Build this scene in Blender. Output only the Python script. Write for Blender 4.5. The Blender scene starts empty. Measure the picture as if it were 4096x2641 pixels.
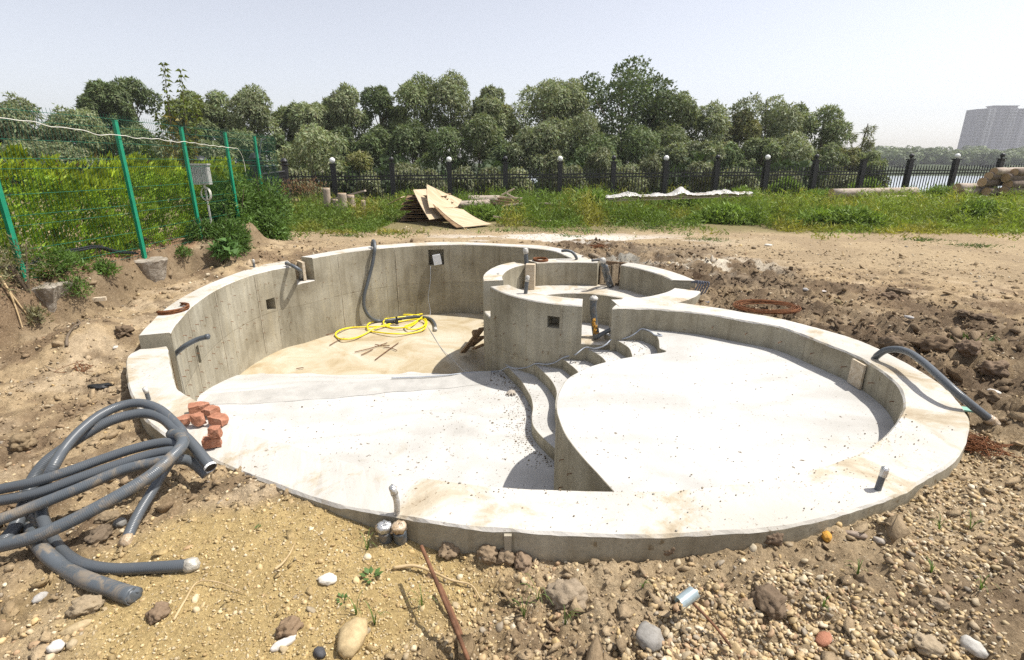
import bpy, bmesh, math, random
import numpy as np
from mathutils import Vector, Matrix, noise as mnoise

random.seed(7)
RNG = np.random.default_rng(11)
SC = bpy.context.scene
COL = SC.collection
R = math.radians

# ------------------------------------------------------------------ camera
FPX, CX, CY, HOR, CAMH = 2070.0, 2048.0, 1320.5, 650.0, 1.7
TH = math.atan((CY - HOR) / FPX)
cam_d = bpy.data.cameras.new('camera')
cam = bpy.data.objects.new('camera', cam_d)
COL.objects.link(cam)
cam_d.sensor_width = 36.0
cam_d.sensor_fit = 'HORIZONTAL'
cam_d.lens = 36.0 * FPX / 4096.0
cam_d.clip_start = 0.05
cam_d.clip_end = 6000.0
cam.location = (0, 0, CAMH)
cam.rotation_euler = (math.pi / 2 - TH, 0, 0)
SC.camera = cam

# ------------------------------------------------------------------ light
SUN_EL, SUN_AZ = R(61.0), R(7.0)          # azimuth from +X towards +Y
world = bpy.data.worlds.new('World')
SC.world = world
world.use_nodes = True
wn = world.node_tree
wn.nodes.clear()
sky = wn.nodes.new('ShaderNodeTexSky')
sky.sky_type = 'NISHITA'
sky.sun_disc = False
sky.sun_elevation = SUN_EL
sky.sun_rotation = R(90) - SUN_AZ
sky.altitude = 50
sky.air_density = 1.0
sky.dust_density = 1.2
sky.ozone_density = 2.0
hsv = wn.nodes.new('ShaderNodeHueSaturation')
hsv.inputs['Saturation'].default_value = 0.4
bgn = wn.nodes.new('ShaderNodeBackground')
bgn.inputs['Strength'].default_value = 0.124
wo = wn.nodes.new('ShaderNodeOutputWorld')
wn.links.new(sky.outputs[0], hsv.inputs['Color'])
tint = wn.nodes.new('ShaderNodeMix'); tint.data_type = 'RGBA'; tint.blend_type = 'MULTIPLY'; tint.inputs[0].default_value = 1.0
tint.inputs[7].default_value = (1.0, 0.968, 0.972, 1)     # summer haze: paler and less blue than a clean sky
wn.links.new(hsv.outputs[0], tint.inputs[6])
wn.links.new(tint.outputs[2], bgn.inputs['Color'])
wn.links.new(bgn.outputs[0], wo.inputs['Surface'])
sun_d = bpy.data.lights.new('sun', 'SUN')
sun_d.energy = 4.2
sun_d.angle = R(0.6)
sun_d.color = (1.0, 0.955, 0.88)
sun = bpy.data.objects.new('sun', sun_d)
COL.objects.link(sun)
sdir = Vector((math.cos(SUN_EL) * math.cos(SUN_AZ), math.cos(SUN_EL) * math.sin(SUN_AZ), math.sin(SUN_EL)))
sun.rotation_euler = sdir.to_track_quat('Z', 'Y').to_euler()
sun.location = sdir * 80
SC.view_settings.view_transform = 'Standard'
SC.view_settings.look = 'None'
SC.view_settings.gamma = 1.0
SC.view_settings.use_curve_mapping = False
SC.view_settings.exposure = 0.58
SC.cycles.max_bounces = 6
SC.cycles.diffuse_bounces = 3
SC.cycles.transparent_max_bounces = 8
SC.cycles.use_denoising = False

# ------------------------------------------------------------------ helpers
def ray(x, y):
    u = (x - CX) / FPX; v = (y - CY) / FPX
    s, c = math.sin(TH), math.cos(TH)
    return np.array([u, c - v * s, -s - v * c])

def P(x, y, z=0.0):
    r = ray(x, y); t = (z - CAMH) / r[2]
    return np.array([r[0] * t, r[1] * t, z])

def at(x, y, Y):
    r = ray(x, y); t = Y / r[1]
    return np.array([r[0] * t, Y, CAMH + r[2] * t])

def PL(pts, z):
    return [P(x, y, z) for x, y in pts]

def Z(sc, ox, oy, pts):
    return [(ox + p[0] / sc, oy + p[1] / sc) for p in pts]

def _h(ix, iy, iz, s):
    n = (ix * 374761393 + iy * 668265263 + iz * 2147483647 + s * 1274126177) & 0xffffffff
    n = ((n ^ (n >> 13)) * 1274126177) & 0xffffffff
    n = ((n ^ (n >> 16)) * 2246822519) & 0xffffffff
    return ((n ^ (n >> 15)) & 0xffffff) / float(0xffffff)

def vn(x, y, z=None, s=0):
    x = np.asarray(x, float); y = np.asarray(y, float)
    z = np.zeros_like(x) if z is None else np.asarray(z, float)
    xi = np.floor(x).astype(np.int64); yi = np.floor(y).astype(np.int64); zi = np.floor(z).astype(np.int64)
    fx = x - xi; fy = y - yi; fz = z - zi
    fx = fx * fx * (3 - 2 * fx); fy = fy * fy * (3 - 2 * fy); fz = fz * fz * (3 - 2 * fz)
    def c(dz):
        a = _h(xi, yi, zi + dz, s); b = _h(xi + 1, yi, zi + dz, s)
        d = _h(xi, yi + 1, zi + dz, s); e = _h(xi + 1, yi + 1, zi + dz, s)
        return (a * (1 - fx) + b * fx) * (1 - fy) + (d * (1 - fx) + e * fx) * fy
    a = c(0)
    if not np.any(z): return a
    return a * (1 - fz) + c(1) * fz

def fbm(x, y, sc, o=4, s=0, g=0.5):
    t = 0; a = 1; n = 0
    for k in range(o):
        t = t + a * vn(np.asarray(x) * sc, np.asarray(y) * sc, None, s + k); n += a
        a *= g; sc *= 2.03
    return t / n

def sstep(a, b, x):
    t = np.clip((np.asarray(x, float) - a) / (b - a), 0, 1)
    return t * t * (3 - 2 * t)

def new_mesh(name, V, F, mats=None, smooth=False, cols=None, fmat=None, wc=None):
    """V (n,3); F an (m,k) array, or a list of tuples"""
    me = bpy.data.meshes.new(name)
    V = np.asarray(V, np.float32)
    if isinstance(F, np.ndarray):
        m, k = F.shape
        me.vertices.add(len(V)); me.vertices.foreach_set('co', V.ravel())
        me.loops.add(m * k); me.loops.foreach_set('vertex_index', F.astype(np.int32).ravel())
        me.polygons.add(m)
        me.polygons.foreach_set('loop_start', np.arange(0, m * k, k, dtype=np.int32))
        if smooth: me.polygons.foreach_set('use_smooth', np.ones(m, bool))
        me.update(calc_edges=True)
    else:
        me.from_pydata([tuple(map(float, v)) for v in V], [], [tuple(f) for f in F])
        if smooth: me.polygons.foreach_set('use_smooth', np.ones(len(me.polygons), bool))
    if cols is not None:
        a = me.color_attributes.new('Col', 'FLOAT_COLOR', 'POINT')
        c = np.ones((len(V), 4), np.float32); c[:, :3] = cols
        a.data.foreach_set('color', c.ravel())
    if wc is not None:
        a = me.attributes.new('wallco', 'FLOAT_VECTOR', 'POINT')
        a.data.foreach_set('vector', np.asarray(wc, np.float32).ravel())
    if mats is not None:
        for m_ in (mats if isinstance(mats, (list, tuple)) else [mats]): me.materials.append(m_)
    if fmat is not None:
        me.polygons.foreach_set('material_index', np.asarray(fmat, np.int32))
    me.validate()
    return me

def link(name, me, parent=None, loc=None, rot=None, scale=None):
    o = bpy.data.objects.new(name, me)
    COL.objects.link(o)
    if parent is not None: o.parent = parent
    if loc is not None: o.location = tuple(map(float, loc))
    if rot is not None: o.rotation_euler = rot
    if scale is not None: o.scale = scale
    return o

def tag(o, label=None, cat=None, group=None, kind=None):
    if label: o['label'] = label
    if cat: o['category'] = cat
    if group: o['group'] = group
    if kind: o['kind'] = kind
    return o

def empty(name, loc=(0, 0, 0), rz=0, label=None, cat=None, group=None):
    o = bpy.data.objects.new(name, None)
    COL.objects.link(o)
    o.location = tuple(map(float, loc)); o.rotation_euler = (0, 0, rz)
    o.empty_display_size = 0.1
    return tag(o, label, cat, group)

class MB:
    """collects pieces into one mesh"""
    def __init__(s): s.v = []; s.f = []; s.n = 0; s.c = []
    def add(s, V, F, c=None):
        V = [tuple(map(float, p)) for p in V]
        s.v += V; s.f += [tuple(int(i) + s.n for i in f) for f in F]; s.n += len(V)
        s.c += [c or (1, 1, 1)] * len(V)
        return s
    def box(s, c, d, rz=0.0, M=None, col=None):
        x, y, z = d[0] / 2, d[1] / 2, d[2] / 2
        V = [(-x, -y, -z), (x, -y, -z), (x, y, -z), (-x, y, -z), (-x, -y, z), (x, -y, z), (x, y, z), (-x, y, z)]
        if M is None: M = Matrix.Rotation(rz, 3, 'Z')
        V = [tuple(M @ Vector(p) + Vector(tuple(map(float, c)))) for p in V]
        return s.add(V, [(0, 3, 2, 1), (4, 5, 6, 7), (0, 1, 5, 4), (1, 2, 6, 5), (2, 3, 7, 6), (3, 0, 4, 7)], col)
    def tube(s, pts, r, n=8, cap=True, col=None):
        V, F = tube(pts, r, n, cap); return s.add(V, F, col)
    def lathe(s, prof, c=(0, 0, 0), n=16, col=None):
        V = []; F = []
        for r_, z_ in prof:
            for k in range(n):
                a = 2 * math.pi * k / n; V.append((c[0] + r_ * math.cos(a), c[1] + r_ * math.sin(a), c[2] + z_))
        for i in range(len(prof) - 1):
            for k in range(n):
                k2 = (k + 1) % n; F.append((i * n + k, i * n + k2, (i + 1) * n + k2, (i + 1) * n + k))
        F.append(tuple(range(n))[::-1]); F.append(tuple((len(prof) - 1) * n + k for k in range(n)))
        return s.add(V, F, col)
    def mesh(s, name, mat, smooth=False, cols=False):
        return new_mesh(name, np.array(s.v), s.f, mat, smooth, np.array(s.c) if cols else None)
    def build(s, name, mat, parent=None, smooth=False, cols=False, **k):
        return link(name, s.mesh(name, mat, smooth, cols), parent, **k)

def tube(pts, r, n=8, cap=True):
    pts = np.asarray(pts, float); m = len(pts)
    rr = np.full(m, r, float) if np.isscalar(r) else np.asarray(r, float)
    T = np.gradient(pts, axis=0); T /= np.linalg.norm(T, axis=1)[:, None] + 1e-12
    up = np.array([0, 0, 1.0]) if abs(T[0][2]) < 0.9 else np.array([1.0, 0, 0])
    N = np.cross(T[0], up); N /= np.linalg.norm(N)
    V = []
    for i in range(m):
        N = N - T[i] * N.dot(T[i]); N /= np.linalg.norm(N) + 1e-12
        B = np.cross(T[i], N)
        for k in range(n):
            a = 2 * math.pi * k / n
            V.append(pts[i] + rr[i] * (math.cos(a) * N + math.sin(a) * B))
    F = []
    for i in range(m - 1):
        for k in range(n):
            k2 = (k + 1) % n
            F.append((i * n + k, i * n + k2, (i + 1) * n + k2, (i + 1) * n + k))
    if cap:
        F.append(tuple(range(n))[::-1]); F.append(tuple((m - 1) * n + k for k in range(n)))
    return V, F

def spline(pts, n=None, step=None, closed=False):
    """Catmull-Rom through pts, resampled evenly"""
    p = np.asarray(pts, float)
    if closed: q = np.vstack([p[-1], p, p[0], p[1]])
    else: q = np.vstack([2 * p[0] - p[1], p, 2 * p[-1] - p[-2]])
    out = []
    for i in range(1, len(q) - 2):
        d = [max(np.linalg.norm(q[i + j] - q[i + j - 1]), 1e-6) ** 0.5 for j in (0, 1, 2)]
        t0, t1, t2, t3 = 0, d[0], d[0] + d[1], d[0] + d[1] + d[2]
        t = np.linspace(t1, t2, 13)[:-1][:, None]
        A1 = (t1 - t) / (t1 - t0) * q[i - 1] + (t - t0) / (t1 - t0) * q[i]
        A2 = (t2 - t) / (t2 - t1) * q[i] + (t - t1) / (t2 - t1) * q[i + 1]
        A3 = (t3 - t) / (t3 - t2) * q[i + 1] + (t - t2) / (t3 - t2) * q[i + 2]
        B1 = (t2 - t) / (t2 - t0) * A1 + (t - t0) / (t2 - t0) * A2
        B2 = (t3 - t) / (t3 - t1) * A2 + (t - t1) / (t3 - t1) * A3
        out.append((t2 - t) / (t2 - t1) * B1 + (t - t1) / (t2 - t1) * B2)
    out = np.vstack(out + [q[-2][None]])
    s = np.r_[0, np.cumsum(np.linalg.norm(np.diff(out, axis=0), axis=1))]
    if n is None: n = max(2, int(s[-1] / step) + 1)
    tt = np.linspace(0, s[-1], n)
    return np.column_stack([np.interp(tt, s, out[:, k]) for k in range(out.shape[1])])

# ------------------------------------------------------------------ materials
def srgb(r, g, b):
    return tuple(((c / 255 / 12.92) if c / 255 <= 0.04045 else ((c / 255 + 0.055) / 1.055) ** 2.4) for c in (r, g, b))

class MT:
    def __init__(s, name, rough=0.8, spec=0.3, metal=0.0):
        s.m = bpy.data.materials.new(name); s.m.use_nodes = True
        s.t = s.m.node_tree; s.b = s.t.nodes['Principled BSDF']
        s.b.inputs['Roughness'].default_value = rough
        s.b.inputs['Specular IOR Level'].default_value = spec
        s.b.inputs['Metallic'].default_value = metal
    def n(s, typ, **k):
        nd = s.t.nodes.new(typ)
        for a, v in k.items(): setattr(nd, a, v)
        return nd
    def l(s, a, b): s.t.links.new(a, b)
    def co(s, kind='Object', scale=(1, 1, 1)):
        if kind == 'wall':
            a = s.n('ShaderNodeAttribute'); a.attribute_name = 'wallco'; o = a.outputs['Vector']
        elif kind == 'pos':
            o = s.n('ShaderNodeNewGeometry').outputs['Position']
        else:
            o = s.n('ShaderNodeTexCoord').outputs[kind]
        mp = s.n('ShaderNodeMapping'); mp.inputs['Scale'].default_value = scale
        s.l(o, mp.inputs['Vector']); return mp.outputs[0]
    def noise(s, co, scale, detail=5, rough=0.6, dist=0.0):
        nd = s.n('ShaderNodeTexNoise'); nd.inputs['Scale'].default_value = scale
        nd.inputs['Detail'].default_value = detail; nd.inputs['Roughness'].default_value = rough
        nd.inputs['Distortion'].default_value = dist
        s.l(co, nd.inputs['Vector']); return nd.outputs['Fac']
    def ramp(s, fac, stops, interp='LINEAR'):
        r_ = s.n('ShaderNodeValToRGB'); e = r_.color_ramp.elements
        r_.color_ramp.interpolation = interp
        while len(e) < len(stops): e.new(0.5)
        for el, (p, c) in zip(e, stops):
            el.position = p; el.color = (*c, 1) if len(c) == 3 else c
        s.l(fac, r_.inputs['Fac']); return r_.outputs['Color']
    def mix(s, f, a, b, mode='MIX'):
        m_ = s.n('ShaderNodeMix', data_type='RGBA', blend_type=mode)
        for v, i in ((f, 0), (a, 6), (b, 7)):
            if isinstance(v, (int, float)): m_.inputs[i].default_value = v
            elif isinstance(v, tuple): m_.inputs[i].default_value = (*v, 1)
            else: s.l(v, m_.inputs[i])
        return m_.outputs[2]
    def math(s, op, a, b=0.5):
        m_ = s.n('ShaderNodeMath', operation=op)
        for v, i in ((a, 0), (b, 1)):
            if isinstance(v, (int, float)): m_.inputs[i].default_value = v
            else: s.l(v, m_.inputs[i])
        return m_.outputs[0]
    def bump(s, h, st=0.3, d=0.01):
        b = s.n('ShaderNodeBump'); b.inputs['Strength'].default_value = st; b.inputs['Distance'].default_value = d
        s.l(h, b.inputs['Height']); s.l(b.outputs[0], s.b.inputs['Normal'])
    def color(s, c):
        if isinstance(c, tuple): s.b.inputs['Base Color'].default_value = (*c, 1)
        else: s.l(c, s.b.inputs['Base Color'])
        return s
    def attr(s, name='Col'):
        a = s.n('ShaderNodeAttribute'); a.attribute_name = name; return a.outputs['Color']

def simple(name, c1, c2=None, scale=8, rough=0.7, spec=0.3, metal=0.0, bump=0.0, bscale=None, bd=0.005, stretch=(1, 1, 1), kind='Object', detail=5):
    m = MT(name, rough, spec, metal)
    co = m.co(kind, stretch); f = m.noise(co, scale, detail)
    m.color(m.ramp(f, [(0.3, c1), (0.7, c2 or tuple(min(1, x * 1.25) for x in c1))]))
    if bump: m.bump(m.noise(co, bscale or scale * 4, 6), bump, bd)
    return m.m

def leafmat(name, trans=0.35, rough=0.55):
    m = MT(name, rough, 0.25)
    c = m.attr(); m.color(c)
    tr = m.n('ShaderNodeBsdfTranslucent'); m.l(m.mix(1.0, c, (1.0, 1.0, 0.55), 'MULTIPLY'), tr.inputs['Color'])
    mx = m.n('ShaderNodeMixShader'); mx.inputs[0].default_value = trans
    m.l(m.b.outputs[0], mx.inputs[1]); m.l(tr.outputs[0], mx.inputs[2])
    m.l(mx.outputs[0], m.t.nodes['Material Output'].inputs['Surface'])
    return m.m

M = {}
def mk_concrete():
    # board-formed faces: streaked, with panel joints and small pits
    m = MT('formed_concrete', 0.88, 0.2)
    w = m.co('wall')
    big = m.noise(w, 1.1, 5, 0.62, 0.4)
    streak = m.noise(m.co('wall', (9, 0.7, 1)), 1.0, 4, 0.6)
    fine = m.noise(m.co('pos'), 35, 5, 0.65)
    c = m.ramp(big, [(0.28, (0.205, 0.178, 0.128)), (0.5, (0.315, 0.285, 0.218)), (0.72, (0.415, 0.388, 0.315))])
    c = m.mix(0.42, c, m.ramp(streak, [(0.3, (0.48, 0.43, 0.35)), (0.52, (1, 1, 1)), (0.72, (1.35, 1.3, 1.18))]), 'MULTIPLY')
    c = m.mix(0.6, c, m.ramp(fine, [(0.3, (0.72, 0.72, 0.72)), (0.62, (1.05, 1.05, 1.05))]), 'MULTIPLY')
    br = m.n('ShaderNodeTexBrick'); br.offset = 0.0
    for k, v in (('Scale', 1.0), ('Mortar Size', 0.009), ('Mortar Smooth', 0.3), ('Brick Width', 1.22), ('Row Height', 0.83), ('Bias', 0.0)): br.inputs[k].default_value = v
    br.inputs['Color1'].default_value = (0.90, 0.90, 0.88, 1); br.inputs['Color2'].default_value = (1.08, 1.075, 1.05, 1); br.inputs['Mortar'].default_value = (0.84, 0.82, 0.78, 1)
    dist = m.mix(0.02, w, m.mix(0.0, m.n('ShaderNodeTexNoise').outputs['Color'], (0, 0, 0)), 'ADD')
    m.l(dist, br.inputs['Vector'])
    c = m.mix(1.0, c, br.outputs['Color'], 'MULTIPLY')
    spots = m.ramp(m.noise(m.co('pos'), 14, 3, 0.5), [(0.27, (0.55, 0.45, 0.33)), (0.33, (1, 1, 1))])
    c = m.mix(0.8, c, spots, 'MULTIPLY')
    m.color(c)
    h = m.math('ADD', m.math('MULTIPLY', fine, 0.5), m.math('MULTIPLY', br.outputs['Fac'], -0.6))
    m.bump(m.math('ADD', h, big), 0.35, 0.012)
    M['formed'] = m.m
    # trowelled cement, bleached by the sun, dirty in places
    m = MT('screed_concrete', 0.85, 0.2)
    p = m.co('pos')
    big = m.noise(p, 0.8, 6, 0.6, 0.3)
    c = m.ramp(big, [(0.3, (0.43, 0.405, 0.355)), (0.5, (0.515, 0.49, 0.445)), (0.75, (0.565, 0.545, 0.505))])
    st = m.ramp(m.noise(p, 1.7, 7, 0.68, 0.6), [(0.50, (1, 1, 1)), (0.585, (0.84, 0.75, 0.59)), (0.68, (0.58, 0.46, 0.30))])
    c = m.mix(0.85, c, st, 'MULTIPLY')
    sp = m.ramp(m.noise(p, 42, 3, 0.5), [(0.31, (0.35, 0.27, 0.18)), (0.36, (1, 1, 1))])
    gate = m.ramp(m.noise(p, 2.3, 3, 0.5), [(0.45, (0, 0, 0)), (0.62, (1, 1, 1))])
    c = m.mix(m.math('MULTIPLY', gate, 0.9), c, m.mix(1.0, c, sp, 'MULTIPLY'))
    m.color(c)
    fine = m.noise(p, 60, 6, 0.7)
    m.bump(m.math('ADD', m.noise(p, 6, 6, 0.6), m.math('MULTIPLY', fine, 0.35)), 0.5, 0.012)
    M['screed'] = m.m
    # pool floors: pale cement render with scattered crumbs
    m = MT('floor_cement', 0.8, 0.25)
    p = m.co('pos')
    c = m.ramp(m.noise(p, 0.9, 6, 0.6, 0.5), [(0.3, (0.42, 0.408, 0.38)), (0.5, (0.50, 0.49, 0.465)), (0.75, (0.55, 0.54, 0.52))])
    st = m.ramp(m.noise(p, 1.3, 7, 0.7, 0.8), [(0.58, (1, 1, 1)), (0.68, (0.92, 0.88, 0.81)), (0.8, (0.80, 0.72, 0.6))])
    c = m.mix(0.7, c, st, 'MULTIPLY')
    sp = m.ramp(m.noise(p, 26, 4, 0.55), [(0.315, (0.28, 0.22, 0.15)), (0.355, (1, 1, 1))])
    gate = m.ramp(m.noise(p, 1.6, 4, 0.6), [(0.38, (0.12, 0.12, 0.12)), (0.56, (1, 1, 1))])
    tw = m.n('ShaderNodeTexWave'); tw.wave_type = 'RINGS'; tw.inputs['Scale'].default_value = 0.55; tw.inputs['Distortion'].default_value = 9; tw.inputs['Detail'].default_value = 5; tw.inputs['Detail Scale'].default_value = 1.6
    m.l(p, tw.inputs['Vector'])
    c = m.mix(0.5, c, m.ramp(tw.outputs['Fac'], [(0.0, (0.84, 0.83, 0.81)), (0.35, (1, 1, 1)), (1.0, (1.03, 1.03, 1.03))]), 'MULTIPLY')
    c = m.mix(m.math('MULTIPLY', gate, 0.95), c, m.mix(1.0, c, sp, 'MULTIPLY'))
    m.color(c)
    wv = m.n('ShaderNodeTexWave'); wv.inputs['Scale'].default_value = 1.2; wv.inputs['Distortion'].default_value = 6; wv.inputs['Detail'].default_value = 4
    m.l(p, wv.inputs['Vector'])
    m.bump(m.math('ADD', m.math('MULTIPLY', wv.outputs['Fac'], 0.3), m.noise(p, 22, 6, 0.65)), 0.35, 0.008)
    M['floor'] = m.m
    # deep end: cement under a film of sand and silt
    m = MT('sandy_floor', 0.9, 0.15)
    p = m.co('pos')
    c = m.ramp(m.noise(p, 1.4, 7, 0.68, 0.7), [(0.25, (0.30, 0.225, 0.13)), (0.41, (0.41, 0.335, 0.215)), (0.55, (0.48, 0.42, 0.31)), (0.72, (0.53, 0.49, 0.40))])
    sp = m.ramp(m.noise(p, 30, 4, 0.6), [(0.28, (0.5, 0.42, 0.3)), (0.36, (1, 1, 1))])
    m.color(m.mix(0.8, c, sp, 'MULTIPLY'))
    m.bump(m.noise(p, 40, 6, 0.7), 0.4, 0.008)
    M['sandfloor'] = m.m
mk_concrete()

def mk_ground():
    m = MT('earth', 0.95, 0.1)
    p = m.co('pos'); c = m.attr()
    f1 = m.noise(p, 9, 6, 0.65); f2 = m.noise(p, 70, 4, 0.6)
    c = m.mix(0.7, c, m.ramp(f1, [(0.3, (0.62, 0.6, 0.57)), (0.6, (1.08, 1.08, 1.06))]), 'MULTIPLY')
    c = m.mix(0.7, c, m.ramp(f2, [(0.3, (0.6, 0.57, 0.53)), (0.55, (1, 1, 1)), (0.75, (1.45, 1.42, 1.35))]), 'MULTIPLY')
    # small grit, pale grains in the soil
    vo = m.n('ShaderNodeTexVoronoi'); vo.inputs['Scale'].default_value = 55; m.l(p, vo.inputs['Vector'])
    g = m.ramp(vo.outputs['Distance'], [(0.18, (1, 1, 1)), (0.26, (0, 0, 0))])
    pick = m.ramp(m.noise(p, 17, 2, 0.5), [(0.5, (0, 0, 0)), (0.58, (1, 1, 1))])
    c = m.mix(m.math('MULTIPLY', m.math('MULTIPLY', g, pick), 0.6), c, (0.5, 0.42, 0.3))
    m.color(c)
    m.bump(m.math('ADD', m.noise(p, 32, 9, 0.75), m.math('MULTIPLY', m.noise(p, 150, 4, 0.6), 0.4)), 0.8, 0.03)
    M['earth'] = m.m
    for nm, rg in (('pebble', 0.6), ('clod', 0.95)):
        m = MT(nm, rg, 0.25 if nm == 'pebble' else 0.1); p = m.co('pos')
        m.color(m.mix(0.6, m.attr(), m.ramp(m.noise(p, 60, 4, 0.6), [(0.3, (0.65, 0.63, 0.6)), (0.6, (1.1, 1.1, 1.1))]), 'MULTIPLY'))
        m.bump(m.noise(p, 120 if nm == 'pebble' else 70, 5, 0.65), 0.25 if nm == 'pebble' else 0.9, 0.008)
        M[nm] = m.m
mk_ground()
M['leaf'] = leafmat('foliage', 0.3)
M['grassblade'] = leafmat('grass_blades', 0.35)
M['bark'] = simple('bark', (0.10, 0.075, 0.05), (0.2, 0.16, 0.12), 6, 0.9, 0.1, bump=0.6, stretch=(1, 1, 0.3))
M['black'] = simple('black_paint', (0.012, 0.012, 0.013), (0.02, 0.02, 0.021), 5, 0.45, 0.5)
M['green'] = simple('green_paint', (0.004, 0.20, 0.105), (0.01, 0.255, 0.14), 7, 0.4, 0.5)
M['wire'] = simple('green_wire', (0.005, 0.10, 0.06), (0.008, 0.14, 0.08), 3, 0.4, 0.5)
M['globe'] = simple('opal_globe', (0.8, 0.8, 0.78), (0.85, 0.85, 0.83), 3, 0.25, 0.5)
M['rust'] = simple('rust', (0.10, 0.04, 0.018), (0.24, 0.10, 0.042), 30, 0.85, 0.2, bump=0.5)
M['rebar'] = simple('rusty_rebar', (0.09, 0.042, 0.022), (0.22, 0.105, 0.055), 20, 0.8, 0.3, bump=0.4)
M['yellow'] = simple('yellow_rubber', (0.78, 0.62, 0.01), (0.85, 0.70, 0.03), 6, 0.35, 0.5)
M['foam'] = simple('orange_foam', (0.40, 0.20, 0.04), (0.62, 0.34, 0.06), 30, 0.8, 0.2, bump=0.8)
M['cable'] = simple('grey_cable', (0.32, 0.35, 0.40), (0.42, 0.45, 0.5), 4, 0.4, 0.5)
M['whitecord'] = simple('white_cord', (0.72, 0.70, 0.62), (0.8, 0.78, 0.7), 4, 0.6, 0.3)
M['foil'] = simple('silver_tape', (0.38, 0.38, 0.38), (0.75, 0.75, 0.74), 26, 0.32, 0.6, 0.75, bump=0.8, bscale=22, bd=0.02)
M['brownfilm'] = simple('brown_film', (0.33, 0.22, 0.11), (0.6, 0.5, 0.38), 18, 0.25, 0.6, 0.0, bump=0.9, bscale=24, bd=0.02)
M['film'] = simple('plastic_film', (0.33, 0.315, 0.28), (0.60, 0.58, 0.54), 9, 0.25, 0.5, bump=1.0, bscale=14, bd=0.03)
M['dullfilm'] = simple('dull_film', (0.36, 0.33, 0.27), (0.6, 0.57, 0.5), 30, 0.35, 0.5, bump=0.8, bscale=30, bd=0.02)
M['zinc'] = simple('zinc_sheet', (0.30, 0.37, 0.38), (0.48, 0.56, 0.57), 14, 0.35, 0.5, 0.5, bump=0.2)
M['ply'] = simple('plywood', (0.40, 0.30, 0.18), (0.58, 0.48, 0.34), 2.2, 0.8, 0.2, stretch=(1, 5, 1), bump=0.2)
M['plyedge'] = simple('plywood_old', (0.10, 0.06, 0.03), (0.30, 0.20, 0.11), 5, 0.85, 0.15, stretch=(1, 1, 4), bump=0.4)
M['plank'] = simple('old_plank', (0.16, 0.10, 0.055), (0.30, 0.21, 0.13), 7, 0.85, 0.15, stretch=(6, 6, 0.6), bump=0.5)
M['palewood'] = simple('pale_wood', (0.42, 0.33, 0.22), (0.62, 0.54, 0.42), 5, 0.8, 0.2, stretch=(0.6, 5, 5), bump=0.3)
M['log'] = simple('weathered_log', (0.27, 0.21, 0.16), (0.52, 0.45, 0.38), 5, 0.85, 0.15, stretch=(0.5, 4, 4), bump=0.5)
M['darklog'] = simple('barked_log', (0.10, 0.08, 0.065), (0.24, 0.19, 0.15), 6, 0.9, 0.1, stretch=(0.5, 4, 4), bump=0.7)
M['logend'] = simple('cut_wood', (0.34, 0.22, 0.12), (0.5, 0.36, 0.22), 12, 0.85, 0.15)
M['post_log'] = simple('upright_log', (0.26, 0.20, 0.15), (0.46, 0.39, 0.31), 6, 0.85, 0.15, stretch=(5, 5, 0.5), bump=0.5)
M['twig'] = simple('dry_twig', (0.40, 0.29, 0.15), (0.55, 0.42, 0.25), 20, 0.85, 0.15)
M['greybox'] = simple('grey_cabinet', (0.45, 0.45, 0.43), (0.55, 0.55, 0.53), 3, 0.45, 0.4)
M['footing'] = simple('rough_footing', (0.20, 0.165, 0.125), (0.40, 0.36, 0.30), 7, 0.95, 0.1, bump=1.0, bscale=16, bd=0.03)
M['glove'] = simple('work_glove', (0.34, 0.30, 0.25), (0.45, 0.40, 0.34), 14, 0.95, 0.1, bump=0.4)
M['whitebox'] = simple('white_box', (0.62, 0.63, 0.64), (0.72, 0.73, 0.74), 4, 0.5, 0.4)
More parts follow.
